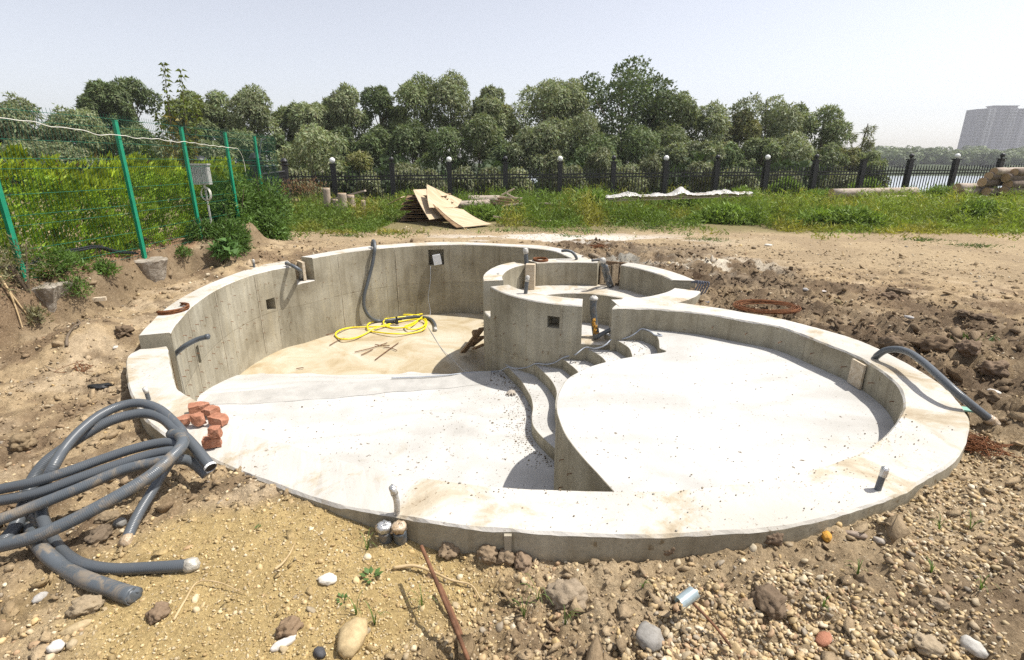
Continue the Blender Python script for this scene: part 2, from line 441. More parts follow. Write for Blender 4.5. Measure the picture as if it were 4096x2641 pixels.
def mk_misc():
    m = MT('fired_brick', 0.9, 0.15); p = m.co('Object')
    c = m.ramp(m.noise(p, 14, 6, 0.65), [(0.3, (0.28, 0.125, 0.075)), (0.55, (0.43, 0.20, 0.125)), (0.75, (0.55, 0.32, 0.22))])
    m.color(c); m.bump(m.noise(p, 40, 8, 0.75), 0.9, 0.012); M['brick'] = m.m
    for nm, mud, base in (('hose', 0.60, (0.085, 0.095, 0.105)), ('muddy_hose', 0.49, (0.095, 0.108, 0.12))):
        m = MT(nm, 0.38, 0.5); a = m.n('ShaderNodeAttribute'); a.attribute_name = 'wallco'
        mp = m.n('ShaderNodeMapping'); m.l(a.outputs['Vector'], mp.inputs['Vector'])
        p = m.co('pos')
        f = m.ramp(m.noise(p, 9, 7, 0.7, 0.5), [(mud, (0, 0, 0)), (mud + 0.14, (1, 1, 1))])
        c = m.mix(m.math('MULTIPLY', f, 0.7), base, (0.25, 0.195, 0.13))
        m.color(c)
        rg = m.math('ADD', m.math('MULTIPLY', f, 0.45), 0.36); m.l(rg, m.b.inputs['Roughness'])
        wv = m.n('ShaderNodeTexWave'); wv.wave_type = 'BANDS'; wv.bands_direction = 'X'
        wv.inputs['Scale'].default_value = 34.0
        m.l(mp.outputs[0], wv.inputs['Vector'])
        m.bump(wv.outputs['Fac'], 0.16, 0.004)
        M[nm] = m.m
    m = MT('river_water', 0.12, 0.5); p = m.co('pos', (1, 0.35, 1))
    m.color((0.36, 0.40, 0.43)); m.b.inputs['Roughness'].default_value = 0.3; m.bump(m.noise(p, 0.5, 6, 0.65), 0.22, 0.3); M['water'] = m.m
    m = MT('tower_wall', 0.8, 0.2); p = m.co('Object')
    m.color(m.ramp(m.noise(p, 0.05, 3), [(0.3, (0.23, 0.225, 0.245)), (0.7, (0.29, 0.285, 0.305))])); M['tower'] = m.m
    M['towerlight'] = simple('tower_panel', (0.42, 0.41, 0.41), (0.5, 0.49, 0.49), 0.1, 0.8)
    M['pane'] = simple('window_glass', (0.05, 0.06, 0.075), (0.08, 0.09, 0.105), 0.2, 0.2, 0.6)
mk_misc()

# ------------------------------------------------------------------ pool plan (traced, in metres, z = 0 at the rim)
def stations(segs, step=0.05):
    """segs: (inner pts, outer pts, z or (z0,z1) or list) -> matched inner/outer/z rows"""
    I, O, T = [], [], []
    for a, b, z in segs:
        a = np.asarray(a, float)[:, :2]; b = np.asarray(b, float)[:, :2]
        L = max(np.linalg.norm(np.diff(a, axis=0), axis=1).sum(), np.linalg.norm(np.diff(b, axis=0), axis=1).sum())
        n = max(2, int(L / step) + 1)
        I.append(spline(a, n)); O.append(spline(b, n))
        T.append(np.interp(np.linspace(0, 1, n), np.linspace(0, 1, len(np.atleast_1d(z))), np.atleast_1d(z)) if np.ndim(z) else np.full(n, z))
    return I, O, T

def sm(a, k=5):
    if len(a) < 12: return a
    b = a.copy()
    for _ in range(k): b[1:-1] = 0.25 * b[:-2] + 0.5 * b[1:-1] + 0.25 * b[2:]
    return b

WALL_LINE = {}
def sweep_wall(name, segs, zb, parent, seed=0, smooth_it=6, rough=0.006, zoff=0.0):
    I, O, T = stations(segs)
    I = [sm(a, smooth_it) for a in I]; O = [sm(a, smooth_it) for a in O]
    inn = np.vstack(I); out = np.vstack(O); zt = np.concatenate(T) + zoff
    WALL_LINE[name] = (inn.copy(), np.r_[0, np.cumsum(np.linalg.norm(np.diff(inn, axis=0), axis=1))])
    n = len(inn)
    u = np.r_[0, np.cumsum(np.linalg.norm(np.diff(inn, axis=0), axis=1))]
    ks = [0.0, 0.035, 0.35, 0.65, 0.965, 1.0]
    rows = []; wc = []
    nz = lambda s_: (fbm(u * 1.0, np.full(n, s_ * 7.3), 9, 3, seed) - 0.5)
    rows.append(np.column_stack([inn, np.full(n, zb)])); wc.append(np.column_stack([u, np.full(n, zb), 0 * u]))
    for j, k in enumerate(ks):
        p = inn * (1 - k) + out * k
        d = (out - inn); d /= np.linalg.norm(d, axis=1)[:, None]
        z = zt + nz(j + 1) * rough
        if j in (0, 5):
            z = z - 0.012 - np.abs(nz(j + 20)) * rough * 2.2
            p = p + d * (nz(j + 9) * rough * 1.2)[:, None]
        rows.append(np.column_stack([p, z])); wc.append(np.column_stack([u if j < 3 else u, z, 0 * u]))
    rows.append(np.column_stack([out, np.full(n, zb)])); wc.append(np.column_stack([u, np.full(n, zb), 0 * u]))
    m = len(rows)
    V = np.stack(rows, 1).reshape(-1, 3); W = np.stack(wc, 1).reshape(-1, 3)
    F = []; fm = []
    for i in range(n - 1):
        a = i * m; b = a + m
        step_up = abs(zt[i + 1] - zt[i]) > 0.03
        for j in range(m):
            j2 = (j + 1) % m
            F.append((a + j, a + j2, b + j2, b + j))
            fm.append(1 if (1 <= j <= m - 3 and not step_up) else 0)
    F.append(tuple(range(m))[::-1]); F.append(tuple((n - 1) * m + j for j in range(m))); fm += [0, 0]
    me = new_mesh(name, V, F, [M['formed'], M['screed']], False, None, fm, W)
    bm = bmesh.new(); bm.from_mesh(me); bmesh.ops.recalc_face_normals(bm, faces=bm.faces); bm.to_mesh(me); bm.free()
    return link(name, me, parent)

def cut(o, boxes):
    """recesses cut into a wall; cutters are removed again"""
    cs = []
    for c, d, rz in boxes:
        b = MB(); b.box(c, d, rz); q = b.build('cutter', M['formed']); cs.append(q)
        md = o.modifiers.new('cut', 'BOOLEAN'); md.operation = 'DIFFERENCE'; md.solver = 'EXACT'; md.object = q
    bpy.context.view_layer.update()
    dg = bpy.context.evaluated_depsgraph_get()
    me = bpy.data.meshes.new_from_object(o.evaluated_get(dg))
    o.modifiers.clear(); o.data = me; me.name = o.name
    n = len(me.vertices); co = np.empty(n * 3, np.float32); me.vertices.foreach_get('co', co); co = co.reshape(-1, 3)
    line, ul = WALL_LINE[o.name]
    A = line[:-1]; D = line[1:] - A; LL = (D ** 2).sum(1) + 1e-12
    W = np.zeros((n, 3), np.float32)
    for i in range(n):
        t = np.clip(((co[i, :2] - A) * D).sum(1) / LL, 0, 1); q = A + D * t[:, None]; k = np.argmin(((co[i, :2] - q) ** 2).sum(1))
        W[i] = (ul[k] + t[k] * (ul[k + 1] - ul[k]), co[i, 2], 0)
    at_ = me.attributes.get('wallco')
    if at_ is None: at_ = me.attributes.new('wallco', 'FLOAT_VECTOR', 'POINT')
    at_.data.foreach_set('vector', W.ravel())
    for q in cs: bpy.data.objects.remove(q)

def prism(name, poly, zt, zb, mats, parent, rough=0.0):
    poly = np.asarray(poly, float)[:, :2]; n = len(poly)
    u = np.r_[0, np.cumsum(np.linalg.norm(np.diff(poly, axis=0), axis=1))]
    V = np.vstack([np.column_stack([poly, np.full(n, zb)]), np.column_stack([poly, np.full(n, zt)])])
    W = np.vstack([np.column_stack([u, np.full(n, zb), 0 * u]), np.column_stack([u, np.full(n, zt), 0 * u])])
    F = [tuple(n + i for i in range(n)), tuple(range(n))[::-1]] + [(i, (i + 1) % n, n + (i + 1) % n, n + i) for i in range(n)]
    me = new_mesh(name, V, F, mats, False, None, [1, 0] + [0] * n, W)
    bm = bmesh.new(); bm.from_mesh(me); bmesh.ops.recalc_face_normals(bm, faces=bm.faces)
    e = [ed for ed in bm.edges if all(abs(v.co.z - zt) < 1e-5 for v in ed.verts)]
    bmesh.ops.bevel(bm, geom=e, offset=0.008, segments=2, affect='EDGES', profile=0.5)
    bm.to_mesh(me); bm.free()
    return link(name, me, parent)

pool = empty('swimming_pool', (0, 6, 0), 0, 'unfinished grey concrete swimming pool shell of three joined rounded basins sunk in bare earth', 'pool')
POOLINV = Matrix.Translation((0, -6, 0))
def inpool(o):
    o.matrix_parent_inverse = POOLINV; return o

r1 = lambda *p: Z(3.85, 1850, 950, p); r2 = lambda *p: Z(3.85, 2350, 950, p)
r3 = lambda *p: Z(3.85, 1800, 1250, p); r4 = lambda *p: Z(3.85, 2200, 1150, p); r5 = lambda *p: Z(3.85, 1900, 1600, p)
LZ = -0.21
LEFT_I = PL([(682, 1331), (696, 1304), (723, 1273), (758, 1234), (809, 1193), (868, 1156), (946, 1121), (1023, 1095), (1101, 1076), (1178, 1065)], -0.09)
LEFT_O = PL([(552, 1343), (571, 1320), (603, 1288), (638, 1253), (690, 1213), (790, 1156), (868, 1121), (946, 1092), (1023, 1066), (1101, 1049), (1148, 1041)], -0.09)
BACK_I = PL([(1250, 1032), (1390, 1008), (1519, 993.5), (1649, 983), (1779, 978.2)] + r1((0, 105), (800, 140), (1200, 175), (1400, 205), (1500, 240), (1600, 285), (1690, 325)), 0.0)
BACK_O = PL([(1204, 1027), (1260, 1017), (1390, 995), (1519, 980.5), (1649, 972), (1779, 967.7)] + r1((0, 70), (800, 105), (1200, 122), (1400, 150), (1600, 190), (1750, 235), (1850, 275), (1950, 325)), 0.0)
BACK_I = BACK_I + [np.array([1.13, 9.30, 0])]; BACK_O = BACK_O + [np.array([1.45, 9.28, 0])]
deep = sweep_wall('deep_end_wall', [
    (LEFT_I, LEFT_O, -0.09),
    ([LEFT_I[-1] + (0.004, 0.004, 0), BACK_I[0] - (0.004, 0.004, 0)], [LEFT_O[-1] + (0.004, 0.004, 0), BACK_O[0] - (0.004, 0.004, 0)], -0.42),
    (BACK_I, BACK_O, 0.0)], -1.75, pool, 3)
inpool(deep)
cut(deep, [((-4.28, 8.85, -0.69), (0.36, 0.20, 0.21), R(-14)), ((-4.13, 6.40, -0.73), (0.34, 0.17, 0.26), R(12)), ((-1.66, 11.27, -0.275), (0.33, 0.40, 0.34), R(-3))])
inpool(deep)

CO = [(556, 1399), (525, 1410), (507, 1421), (502, 1460), (505, 1507), (517, 1561), (538, 1605), (565, 1660), (610, 1705), (690, 1760)]
CI = [(669, 1386), (676, 1430), (688, 1491), (700, 1535), (716, 1562), (752, 1580), (803, 1611)]
cz = [(780, 1805, -.20), (860, 1843, -.19), (1000, 1906, -.17), (1082, 1936, -.15), (1218, 1988, -.12), (1355, 2032, -.08), (1546, 2062, -.04), (1683, 2079, -.015), (1819, 2100, 0), (1928, 2114, 0), (2021, 2120, 0), (2200, 2130, 0)]
ci = [(920, 1694, -.195), (1007, 1742, -.18), (1150, 1781, -.155), (1241, 1811, -.13), (1332, 1841, -.11), (1436, 1867, -.08), (1531, 1889, -.05), (1765, 1920, -.01), (2010, 1947, 0), (2200, 1956, 0)]
segA = (PL(CI, LZ), PL(CO, LZ), LZ)
segB = ([P(803, 1611, LZ)] + [P(*c) for c in ci], [P(690, 1760, LZ)] + [P(*c) for c in cz], [LZ, -.2, -.19, -.17, -.14, -.11, -.07, -.035, -.01, 0, 0])
KI_R = [(2200, 1956), (2440, 1963), (2664, 1962), (2801, 1949), (2992, 1926), (3200, 1890), (3290, 1862), (3431, 1815), (3520, 1755), (3580, 1695), (3614, 1632)]
KO_R = [(2200, 2130), (2418, 2144), (2637, 2144), (2855, 2130), (3100, 2116), (3318, 2070), (3396, 2047), (3587.6, 1986), (3709, 1909), (3814, 1853), (3849, 1805), (3875, 1735)]
KI_B = [(3614, 1632), (3616, 1603), (3609, 1569), (3584.5, 1530), (3536, 1491), (3487, 1456.6), (3414, 1418), (3292, 1371), (3195, 1332), (3097, 1301), (3000, 1286), (2880, 1264), (2791.6, 1251), (2649, 1238), (2584, 1233), (2506, 1232), (2449, 1233)]
KO_B = [(3875, 1735), (3881, 1683), (3866, 1648), (3840, 1613), (3818, 1583), (3755, 1530), (3682, 1481), (3609, 1442), (3516, 1393), (3390, 1344.5), (3292, 1318), (3195, 1291), (3097, 1269), (2950, 1245), (2869, 1230.5), (2791, 1220), (2714, 1210), (2640, 1196), (2570, 1190), (2500, 1187)]
coping = sweep_wall('coping', [segA, segB, (PL(KI_R, 0), PL(KO_R, 0), 0.0), (PL(KI_B, 0), PL(KO_B, 0), 0.0)], -1.68, pool, 5, 8, 0.012)
inpool(coping)

SPC = np.array([1.13, 7.93])
RO = [(261, 1.73), (246, 1.71), (236.4, 1.68), (223.5, 1.63), (206, 1.59), (191.7, 1.58), (171, 1.59), (157.4, 1.61), (145, 1.67), (130.8, 1.70), (122, 1.66), (106, 1.63), (90, 1.63), (56.5, 1.55), (38.7, 1.54), (28, 1.54), (15, 1.53), (2, 1.58), (-11, 1.68), (-31, 1.76), (-57, 1.83), (-75, 1.78)]
RI = [(166.5, 1.29), (191.8, 1.28), (131.7, 1.40), (120, 1.36), (110, 1.32), (91.8, 1.26), (72, 1.26), (51, 1.24), (40, 1.22), (20, 1.20), (2, 1.24), (-10, 1.33), (-33.5, 1.40), (-51.4, 1.40), (-71, 1.42), (-84, 1.41), (-100, 1.37), (-130, 1.32)]
def rad(tab, t):
    a = np.array([q[0] % 360 for q in tab]); r_ = np.array([q[1] for q in tab]); o = np.argsort(a)
    return np.interp(np.asarray(t) % 360, a[o], r_[o], period=360)
def ring(tab, a0, a1, k=1.0, n=None):
    t = np.linspace(a0, a1, n or max(3, int(abs(a1 - a0) / 6) + 2))
    t2 = t
    r_ = np.mean([rad(tab, t2 + d) for d in (-8, -4, 0, 4, 8)], 0) * k
    return np.column_stack([SPC[0] + r_ * np.cos(np.radians(t)), SPC[1] + r_ * np.sin(np.radians(t))])
spa_segs = []
for a0, a1, z in ((131, 191, 0.0), (191.2, 204.8, -0.47), (205, 261.5, 0.0), (261.7, 276.3, -0.49), (276.5, 327, 0.0), (327.3, 349.7, -0.30), (350, 412, 0.0), (412.3, 431.7, -0.43), (432, 480.5, 0.0), (480.8, 490.8, -0.43)):
    spa_segs.append((ring(RI, a0, a1), ring(RO, a0, a1), z))
spa = sweep_wall('hot_tub_wall', spa_segs, -1.72, pool, 9, 2, 0.007, 0.004)
inpool(spa)
cut(spa, [((0.54, 6.36, -0.245), (0.165, 0.40, 0.155), R(-20)), ((-0.28, 8.55, -0.33), (0.5, 0.10, 0.14), R(-20))])
inpool(spa)
# bench ring inside the hot tub
bt = np.radians(np.linspace(-42, 245, 60))
b_in = np.column_stack([1.05 + 0.97 * np.cos(bt), 7.65 + 0.97 * np.sin(bt)])
b_out = ring(RI, -42, 245, 1.06, 60)
bench = sweep_wall('hot_tub_bench', [(b_in, b_out, -0.42)], -1.1, pool, 12, 1, 0.004); inpool(bench)
# floors
fl = np.linspace(0, 2 * np.pi, 48)[:-1]
inpool(prism('hot_tub_floor', np.column_stack([1.13 + 1.5 * np.cos(fl), 7.93 + 1.5 * np.sin(fl)]), -0.95, -1.15, [M['floor'], M['floor']], pool))
def crest(x): return 6.15 + 0.215 * (np.asarray(x) + 3.95)
def sheet(name, xs, f0, f1, ny, zf, mat):
    X = []; F = []
    ny = np.linspace(0, 1, ny)
    for t in ny:
        y = f0(xs) * (1 - t) + f1(xs) * t
        X.append(np.column_stack([xs, y, zf(xs, y)]))
    V = np.vstack(X); n = len(xs); i, j = np.meshgrid(np.arange(len(ny) - 1), np.arange(n - 1), indexing='ij')
    a = (i * n + j).ravel(); F = np.column_stack([a, a + 1, a + n + 1, a + n])
    return inpool(link(name, new_mesh(name, V, F, mat, True), pool))
xs = np.linspace(-4.7, 1.6, 127)
wob = lambda x, y: (fbm(x, y, 2.0, 4, 31) - 0.5) * 0.012
sheet('shallow_floor', xs, lambda x: 0 * x + 2.3, crest, 90, lambda x, y: -1.17 + wob(x, y) * sstep(0, .3, crest(x) - y), M['floor'])
rampend = lambda x: 7.78 + 0.08 * np.sin(x * 3) + (fbm(x, x * 0, 3, 3, 8) - 0.5) * 0.25
sheet('floor_ramp', xs, crest, rampend, 30, lambda x, y: -1.17 - 0.40 * np.clip((y - crest(x)) / (7.78 - crest(x)), 0, 1.0) + wob(x, y) * 0.8 * sstep(0, .2, y - crest(x)), M['floor'])
sheet('deep_floor', xs, rampend, lambda x: 0 * x + 11.8, 80, lambda x, y: -1.57 + wob(x, y) + 0 * x, M['sandfloor'])
# grey mortar strip along the crest of the ramp
cx_ = np.linspace(-3.9, -0.3, 60)
mv = []
for x in cx_:
    y = float(crest(x)); w_ = 0.13 + 0.015 * math.sin(x * 5) + 0.01 * math.sin(x * 13)
    k = sstep(-3.9, -2.9, x)
    mv += [(x, y - 0.34 - w_ * k, -1.166), (x, y - 0.28, -1.16), (x, y - 0.05, -1.148), (x, y + 0.012, -1.17)]
mf = [(i * 4 + j, i * 4 + 4 + j, i * 4 + 5 + j, i * 4 + 1 + j) for i in range(len(cx_) - 1) for j in range(3)]
M['mortar'] = simple('grey_mortar', (0.36, 0.35, 0.325), (0.48, 0.465, 0.435), 5, 0.9, 0.15, kind='Object', bump=0.6, bscale=40)
inpool(link('mortar_strip', new_mesh('mortar_strip', np.array(mv), mf, M['mortar'], True), pool))
# toddler basin slab and the six curved steps
KE = [(1.52, 6.30), (1.56, 6.18), (1.61, 6.10), (1.69, 5.98), (1.72, 5.85), (1.71, 5.73), (1.67, 5.55), (1.645, 5.42), (1.69, 5.335), (1.66, 5.30), (1.49, 5.24), (1.27, 5.16), (0.96, 5.00), (0.78, 4.87), (0.64, 4.72), (0.53, 4.57), (0.435, 4.31), (0.385, 4.08), (0.37, 3.88), (0.38, 3.69), (0.405, 3.49), (0.445, 3.33), (0.51, 3.13), (0.57, 2.97), (0.63, 2.80), (0.72, 2.56), (0.82, 2.32)]
ke = spline(KE, 150)
slab_poly = np.vstack([ke, [(1.6, 2.25), (2.4, 2.6), (3.0, 3.1), (3.3, 3.8), (3.33, 4.6), (3.1, 5.3), (2.6, 5.85), (2.0, 6.2)]])
inpool(prism('toddler_floor', slab_poly, -0.27, -1.45, [M['formed'], M['floor']], pool))
RIS = [(-1.03, [(-0.30, 7.2), (-0.14, 6.93), (-0.05, 6.70), (0.04, 6.47), (0.12, 6.25), (0.18, 6.00), (0.225, 5.79), (0.24, 5.60), (0.24, 5.48), (0.22, 5.25), (0.225, 5.06), (0.27, 4.90), (0.335, 4.75), (0.42, 4.58), (0.62, 4.3)]),
       (-0.87, [(0.18, 6.68), (0.30, 6.45), (0.385, 6.22), (0.46, 6.00), (0.51, 5.75), (0.52, 5.55), (0.49, 5.32), (0.475, 5.15), (0.485, 5.0), (0.53, 4.85), (0.62, 4.6)]),
       (-0.725, [(0.56, 6.5), (0.66, 6.26), (0.73, 6.07), (0.785, 5.90), (0.805, 5.78), (0.80, 5.5), (0.78, 5.2), (0.86, 4.7)]),
       (-0.565, [(0.88, 6.4), (0.95, 6.21), (1.04, 6.06), (1.10, 5.89), (1.115, 5.74), (1.10, 5.4), (1.12, 4.9)]),
       (-0.42, [(1.2, 6.4), (1.28, 6.19), (1.35, 6.03), (1.40, 5.84), (1.39, 5.67), (1.37, 5.5), (1.38, 5.0)])]
for k, (z, pts) in enumerate(RIS):
    c = spline(pts, 60)
    poly = np.vstack([c, [(1.75, 4.9), (1.85, 5.6), (1.8, 6.25)]])
    inpool(prism('step', poly, z, -1.40 - 0.03 * k, [M['formed'], M['floor']], pool))
M['seam'] = simple('seam_concrete', (0.27, 0.235, 0.17), (0.40, 0.36, 0.28), 12, 0.9, 0.15, kind='pos')
# rusty tie ends standing out of the formed faces (too small to pick apart singly)
tb = MB()
def tie(p, n2, L=0.035):
    n2 = np.array([n2[0], n2[1], 0.0]); n2 /= np.linalg.norm(n2); p = np.array(p, float)
    q = p + n2 * L
    tb.tube([p - n2 * 0.02, q, q + np.array([0, 0, -0.012])], 0.004, 4)
li_ = spline(np.array(LEFT_I)[:, :2], 60); bi_ = spline(np.array(BACK_I)[:, :2], 80)
cen = np.array([-1.2, 7.2])
for arr, zs, k0 in ((li_, (-0.35, -0.62, -0.9, -1.15), 3), (bi_[:46], (-0.45, -0.8, -1.15), 4)):
    for i in range(2, len(arr) - 2, k0):
        t = arr[i + 1] - arr[i - 1]; nrm = np.array([t[1], -t[0]])
        if nrm.dot(cen - arr[i]) < 0: nrm = -nrm
        for z in zs:
            if random.random() < 0.75: tie((*arr[i], z + random.uniform(-.06, .06)), nrm)
for th in range(165, 258, 8):
    for z in (-0.35, -0.62, -0.88):
        if 188 < th < 208 and z > -0.5: continue
        q = ring(RO, th - 1, th + 1, 1.0, 3)[1]
        if random.random() < 0.8: tie((*q, z + random.uniform(-.08, .08)), q - SPC)
for th in range(-28, 62, 12):
    q = np.array([1.35, 4.3]) + 1.83 * np.array([math.cos(R(th)), math.sin(R(th))])
    tie((*q, -0.14), np.array([1.35, 4.3]) - q, 0.05)
for q in ((0.40, 3.52), (0.44, 3.33), (0.52, 3.1)):
    for z in (-0.5, -0.75): tie((*q, z), (-1, -.2), 0.03)
o = inpool(tb.build('tie_ends', M['rust'], pool)); o['kind'] = 'stuff'
# seams of the shuttering left as thin fins
def fin(p, nrm, z0, z1, w=0.02, t=0.008):
    a = math.atan2(nrm[1], nrm[0]); b = MB()
    n_ = 7
    for i in range(n_):
        za = z0 + (z1 - z0) * i / n_; zb_ = z0 + (z1 - z0) * (i + 1) / n_ - 0.001
        b.box((p[0], p[1], (za + zb_) / 2), (t * random.uniform(1.2, 2.4), w * random.uniform(.6, 1.3), zb_ - za), a)
    inpool(b.build('shutter_seam', M['seam'], pool))
for i in (14, 30, 47):
    t = li_[i + 1] - li_[i - 1]; fin(li_[i], (t[1], -t[0]), -1.5, -0.12)
for i in (7, 22, 36, 52):
    t = bi_[i + 1] - bi_[i - 1]; fin(bi_[i], (t[1], -t[0]), -1.5, -0.06)
q = ring(RO, 252, 254, 1.0, 3)[1]; fin(q, q - SPC, -0.42, -0.02)
fin((-0.02, 2.085), (0, -1), -0.3, -0.02, 0.045, 0.012)

# ------------------------------------------------------------------ ground
GP = np.array([(0, 2.0, -.17), (.6, 1.95, -.15), (1.3, 2.0, -.10), (1.8, 2.15, -.08), (2.5, 2.45, -.10), (3.2, 2.9, -.13), (3.8, 3.8, -.13), (3.9, 5, -.1), (3.2, 6.2, -.1), (2.6, 6.6, -.14),
    (3.1, 8, -.13), (2.6, 9.3, -.08), (1.8, 10.3, -.06), (0, 12.2, -.04), (-2, 12.3, -.04), (-4, 11.2, -.04), (-4.9, 9.5, -.13), (-4.8, 8, -.15), (-4.6, 6, -.22),
    (-4.3, 5.0, -.36), (-3.75, 4.2, -.40), (-3.1, 3.3, -.38), (-2.6, 2.9, -.34), (-2.1, 2.55, -.22), (-1.6, 2.4, -.17), (-1.25, 2.3, -.135), (-1.0, 2.15, -.12), (-.8, 2.05, -.15), (-.45, 1.95, -.19),
    (-1.2, 1.6, -.15), (0, 1.2, -.22), (1.5, 1.4, -.16), (3, 1.8, -.16), (-3, 1.5, -.3), (-5, 3, -.3), (0, 0, -.22), (0, -5, -.2), (5, 0, -.2), (-5, -3, -.2),
    (-3, 14.5, -.08), (3, 14, -.1), (10, 14, -.12), (-5, 16.5, -.12), (0, 20, -.18), (12, 24, -.22), (-8, 22, -.2), (25, 26, -.22), (6.5, 8, -.1), (6, 4, -.15), (9, 11, -.1), (9, 2, -.15), (-9, 5, .28), (-9, 10, .25)], float)
def pip(poly, x, y):
    poly = np.asarray(poly)[:, :2]; ins = np.zeros(np.shape(x), bool); n = len(poly)
    for i in range(n):
        x0, y0 = poly[i]; x1, y1 = poly[(i + 1) % n]
        if y0 == y1: continue
        c = ((y0 > y) != (y1 > y)) & (x < (x1 - x0) * (y - y0) / (y1 - y0) + x0)
        ins ^= c
    return ins
def shrink(poly, d):
    p = np.asarray(poly)[:, :2]
    t = np.roll(p, -1, 0) - np.roll(p, 1, 0); n_ = np.column_stack([t[:, 1], -t[:, 0]]); n_ /= np.linalg.norm(n_, axis=1)[:, None] + 1e-9
    area = 0.5 * np.sum(p[:, 0] * np.roll(p[:, 1], -1) - np.roll(p[:, 0], -1) * p[:, 1])
    return p - n_ * d * (1 if area > 0 else -1)
FRONT_O = PL(CO, LZ) + [P(*c) for c in cz] + PL(KO_R[1:], 0) + PL(KO_B[1:], 0)
OUT1 = spline(np.array(FRONT_O)[:, :2], 160)
OUT1 = np.vstack([OUT1, [(1.0, 6.6), (-1.0, 7.5), (-3.4, 5.6)]])
OUT2 = np.vstack([spline(np.array(LEFT_O)[:, :2], 60), spline(np.array(BACK_O)[:, :2], 80), [(1.2, 7.5), (-1, 6), (-3.2, 4.9)]])
OUT3 = ring(RO, 0, 354, 1.0, 60)
S1, S2, S3 = shrink(OUT1, 0.13), shrink(OUT2, 0.13), shrink(OUT3, 0.13)
def edge_dist(x, y):
    """distance to the outside of the pool shell, coarse"""
    pts = np.vstack([OUT1[:160:2], OUT2[:140:2], OUT3[::2]])
    d = np.full(np.shape(x), 1e9)
    for q in pts: d = np.minimum(d, (x - q[0]) ** 2 + (y - q[1]) ** 2)
    return np.sqrt(d)
def bank_w(x, y):
    xb = -5.58 + (fbm(y, y * 0 + 3, 1.3, 3, 61) - .5) * .35 + .35 * sstep(8.6, 9.2, y) - 0.5 * sstep(10.2, 13.5, y) * 1.0
    s_ = xb - x
    return s_, sstep(-.04, 0.20, s_) * sstep(2.2, 3.6, y) * (1 - sstep(12.0, 14.5, y))
def zones(x, y):
    d = edge_dist(x, y)
    az = np.degrees(np.arctan2(y - 5.5, x - 1.0)) % 360
    w1 = fbm(x, y, 0.9, 4, 71); w2 = fbm(x, y, 2.6, 4, 75)
    right = sstep(2.0, 3.2, x + 0.25 * (y - 5) + (w1 - .5) * 1.0) * sstep(2.0, 3.4, y)
    backr = sstep(0.4, 1.3, x) * sstep(8.8, 9.6, y)
    lim = 2.1 + (w1 - .5) * 2.6
    clay = np.clip(np.maximum(right, backr) * (1 - sstep(lim * .6, lim * 1.35 + .4, d)), 0, 1)
    sand = sstep(1.25, 0.75, np.hypot((x + 1.12) / 0.95, (y - 1.95) / 0.62) + (w2 - .5) * .55)
    dry = sstep(9.5, 13, y + (w1 - .5) * 4 + 0.55 * np.maximum(x - 2, 0)) * (1 - clay)
    heap = sstep(0.05, 0.6, x + (w2 - .5) * .5) * sstep(0.75, 1.2, y) * sstep(2.9, 2.2, y - 0.16 * x + (w2 - .5) * .4)
    heap = np.maximum(heap, sstep(2.3, 3.0, x) * sstep(4.2, 3.0, y) * sstep(5.5, 4.0, x) * .85)
    return d, clay, sand, dry, heap, w1, w2
def base_h(x, y):
    num = 0; den = 0
    for gx, gy, gz in GP:
        w = 1.0 / ((x - gx) ** 2 + (y - gy) ** 2 + 0.02) ** 1.7
        num = num + w * gz; den = den + w
    z = num / den
    s_, b = bank_w(x, y)
    bt_ = 0.27 + (fbm(x, y, 2.2, 3, 63) - .5) * .14
    near = sstep(9.5, 11.5, y)
    z = z * (1 - b) + bt_ * b
    z = z + 0.22 * np.exp(-((x + 5.3) ** 2 / .5 + (y - 10.6) ** 2 / 1.2))
    z = z + 0.10 * np.exp(-((x + 5.0) ** 2 / .12 + (y - 8.9) ** 2 / .3))
    z = z + 0.16 * np.exp(-((x + 4.9) ** 2 / .15 + (y - 5.6) ** 2 / .4)) * sstep(-4.2, -4.8, x)
    r_ = np.hypot(x, y)
    # river bank falls away beyond the iron fence
    edge = 31.0 + 0.30 * np.clip(28 - x, -6, 60) + 4 * (fbm(x, y, .08, 2, 5) - .5)
    fall = sstep(0, 26, y - edge) * (y > 20)
    z = z - fall * 7.5
    far = sstep(255, 285, y + 12 * (fbm(x, y, .01, 3, 8) - .5))
    return z + far * 8.3
def ground_h(x, y, fine=True, zn=None):
    x = np.asarray(x, float); y = np.asarray(y, float)
    z = base_h(x, y)
    d, clay, sand, dry, heap, w1, w2 = zn or zones(x, y)
    s_, b = bank_w(x, y)
    scarp = sstep(-.25, 0.05, s_) * sstep(.6, .25, s_) * sstep(3, 4, y) * (1 - sstep(11.0, 13, y))
    amp = 0.030 + 0.095 * clay + 0.10 * scarp
    amp = amp * (1 - 0.85 * sand) * (1 - 0.8 * dry)
    r_ = np.hypot(x, y)
    lump = fbm(x, y, 3.2, 4, 81, .55) - .5
    rid = 1 - np.abs(2 * fbm(x, y, 6.5, 3, 85) - 1)
    nd = np.clip(sstep(0.02, 0.35, d) * .8 + .2, 0, 1)
    z = z + amp * nd * (lump * 1.9 + (rid - .72) * 1.3)
    if fine:
        n1 = fbm(x, y, 16, 3, 91, .6) - .5
        n2 = vn(x * 62, y * 62, None, 95) - .5
        c1 = sstep(.5, .72, fbm(x, y, 11, 2, 97))
        near = 1 - sstep(9, 16, r_)
        fa = (1 - .75 * sand) * (1 - .6 * dry) * near * (1.25 + 1.6 * scarp + .5 * clay)
        z = z + fa * (n1 * 0.040 * (1 + clay) + n2 * 0.012 + c1 * 0.020)
    return z
def lerp3(a, b, t): return a * (1 - t[:, None]) + np.asarray(b) * t[:, None]
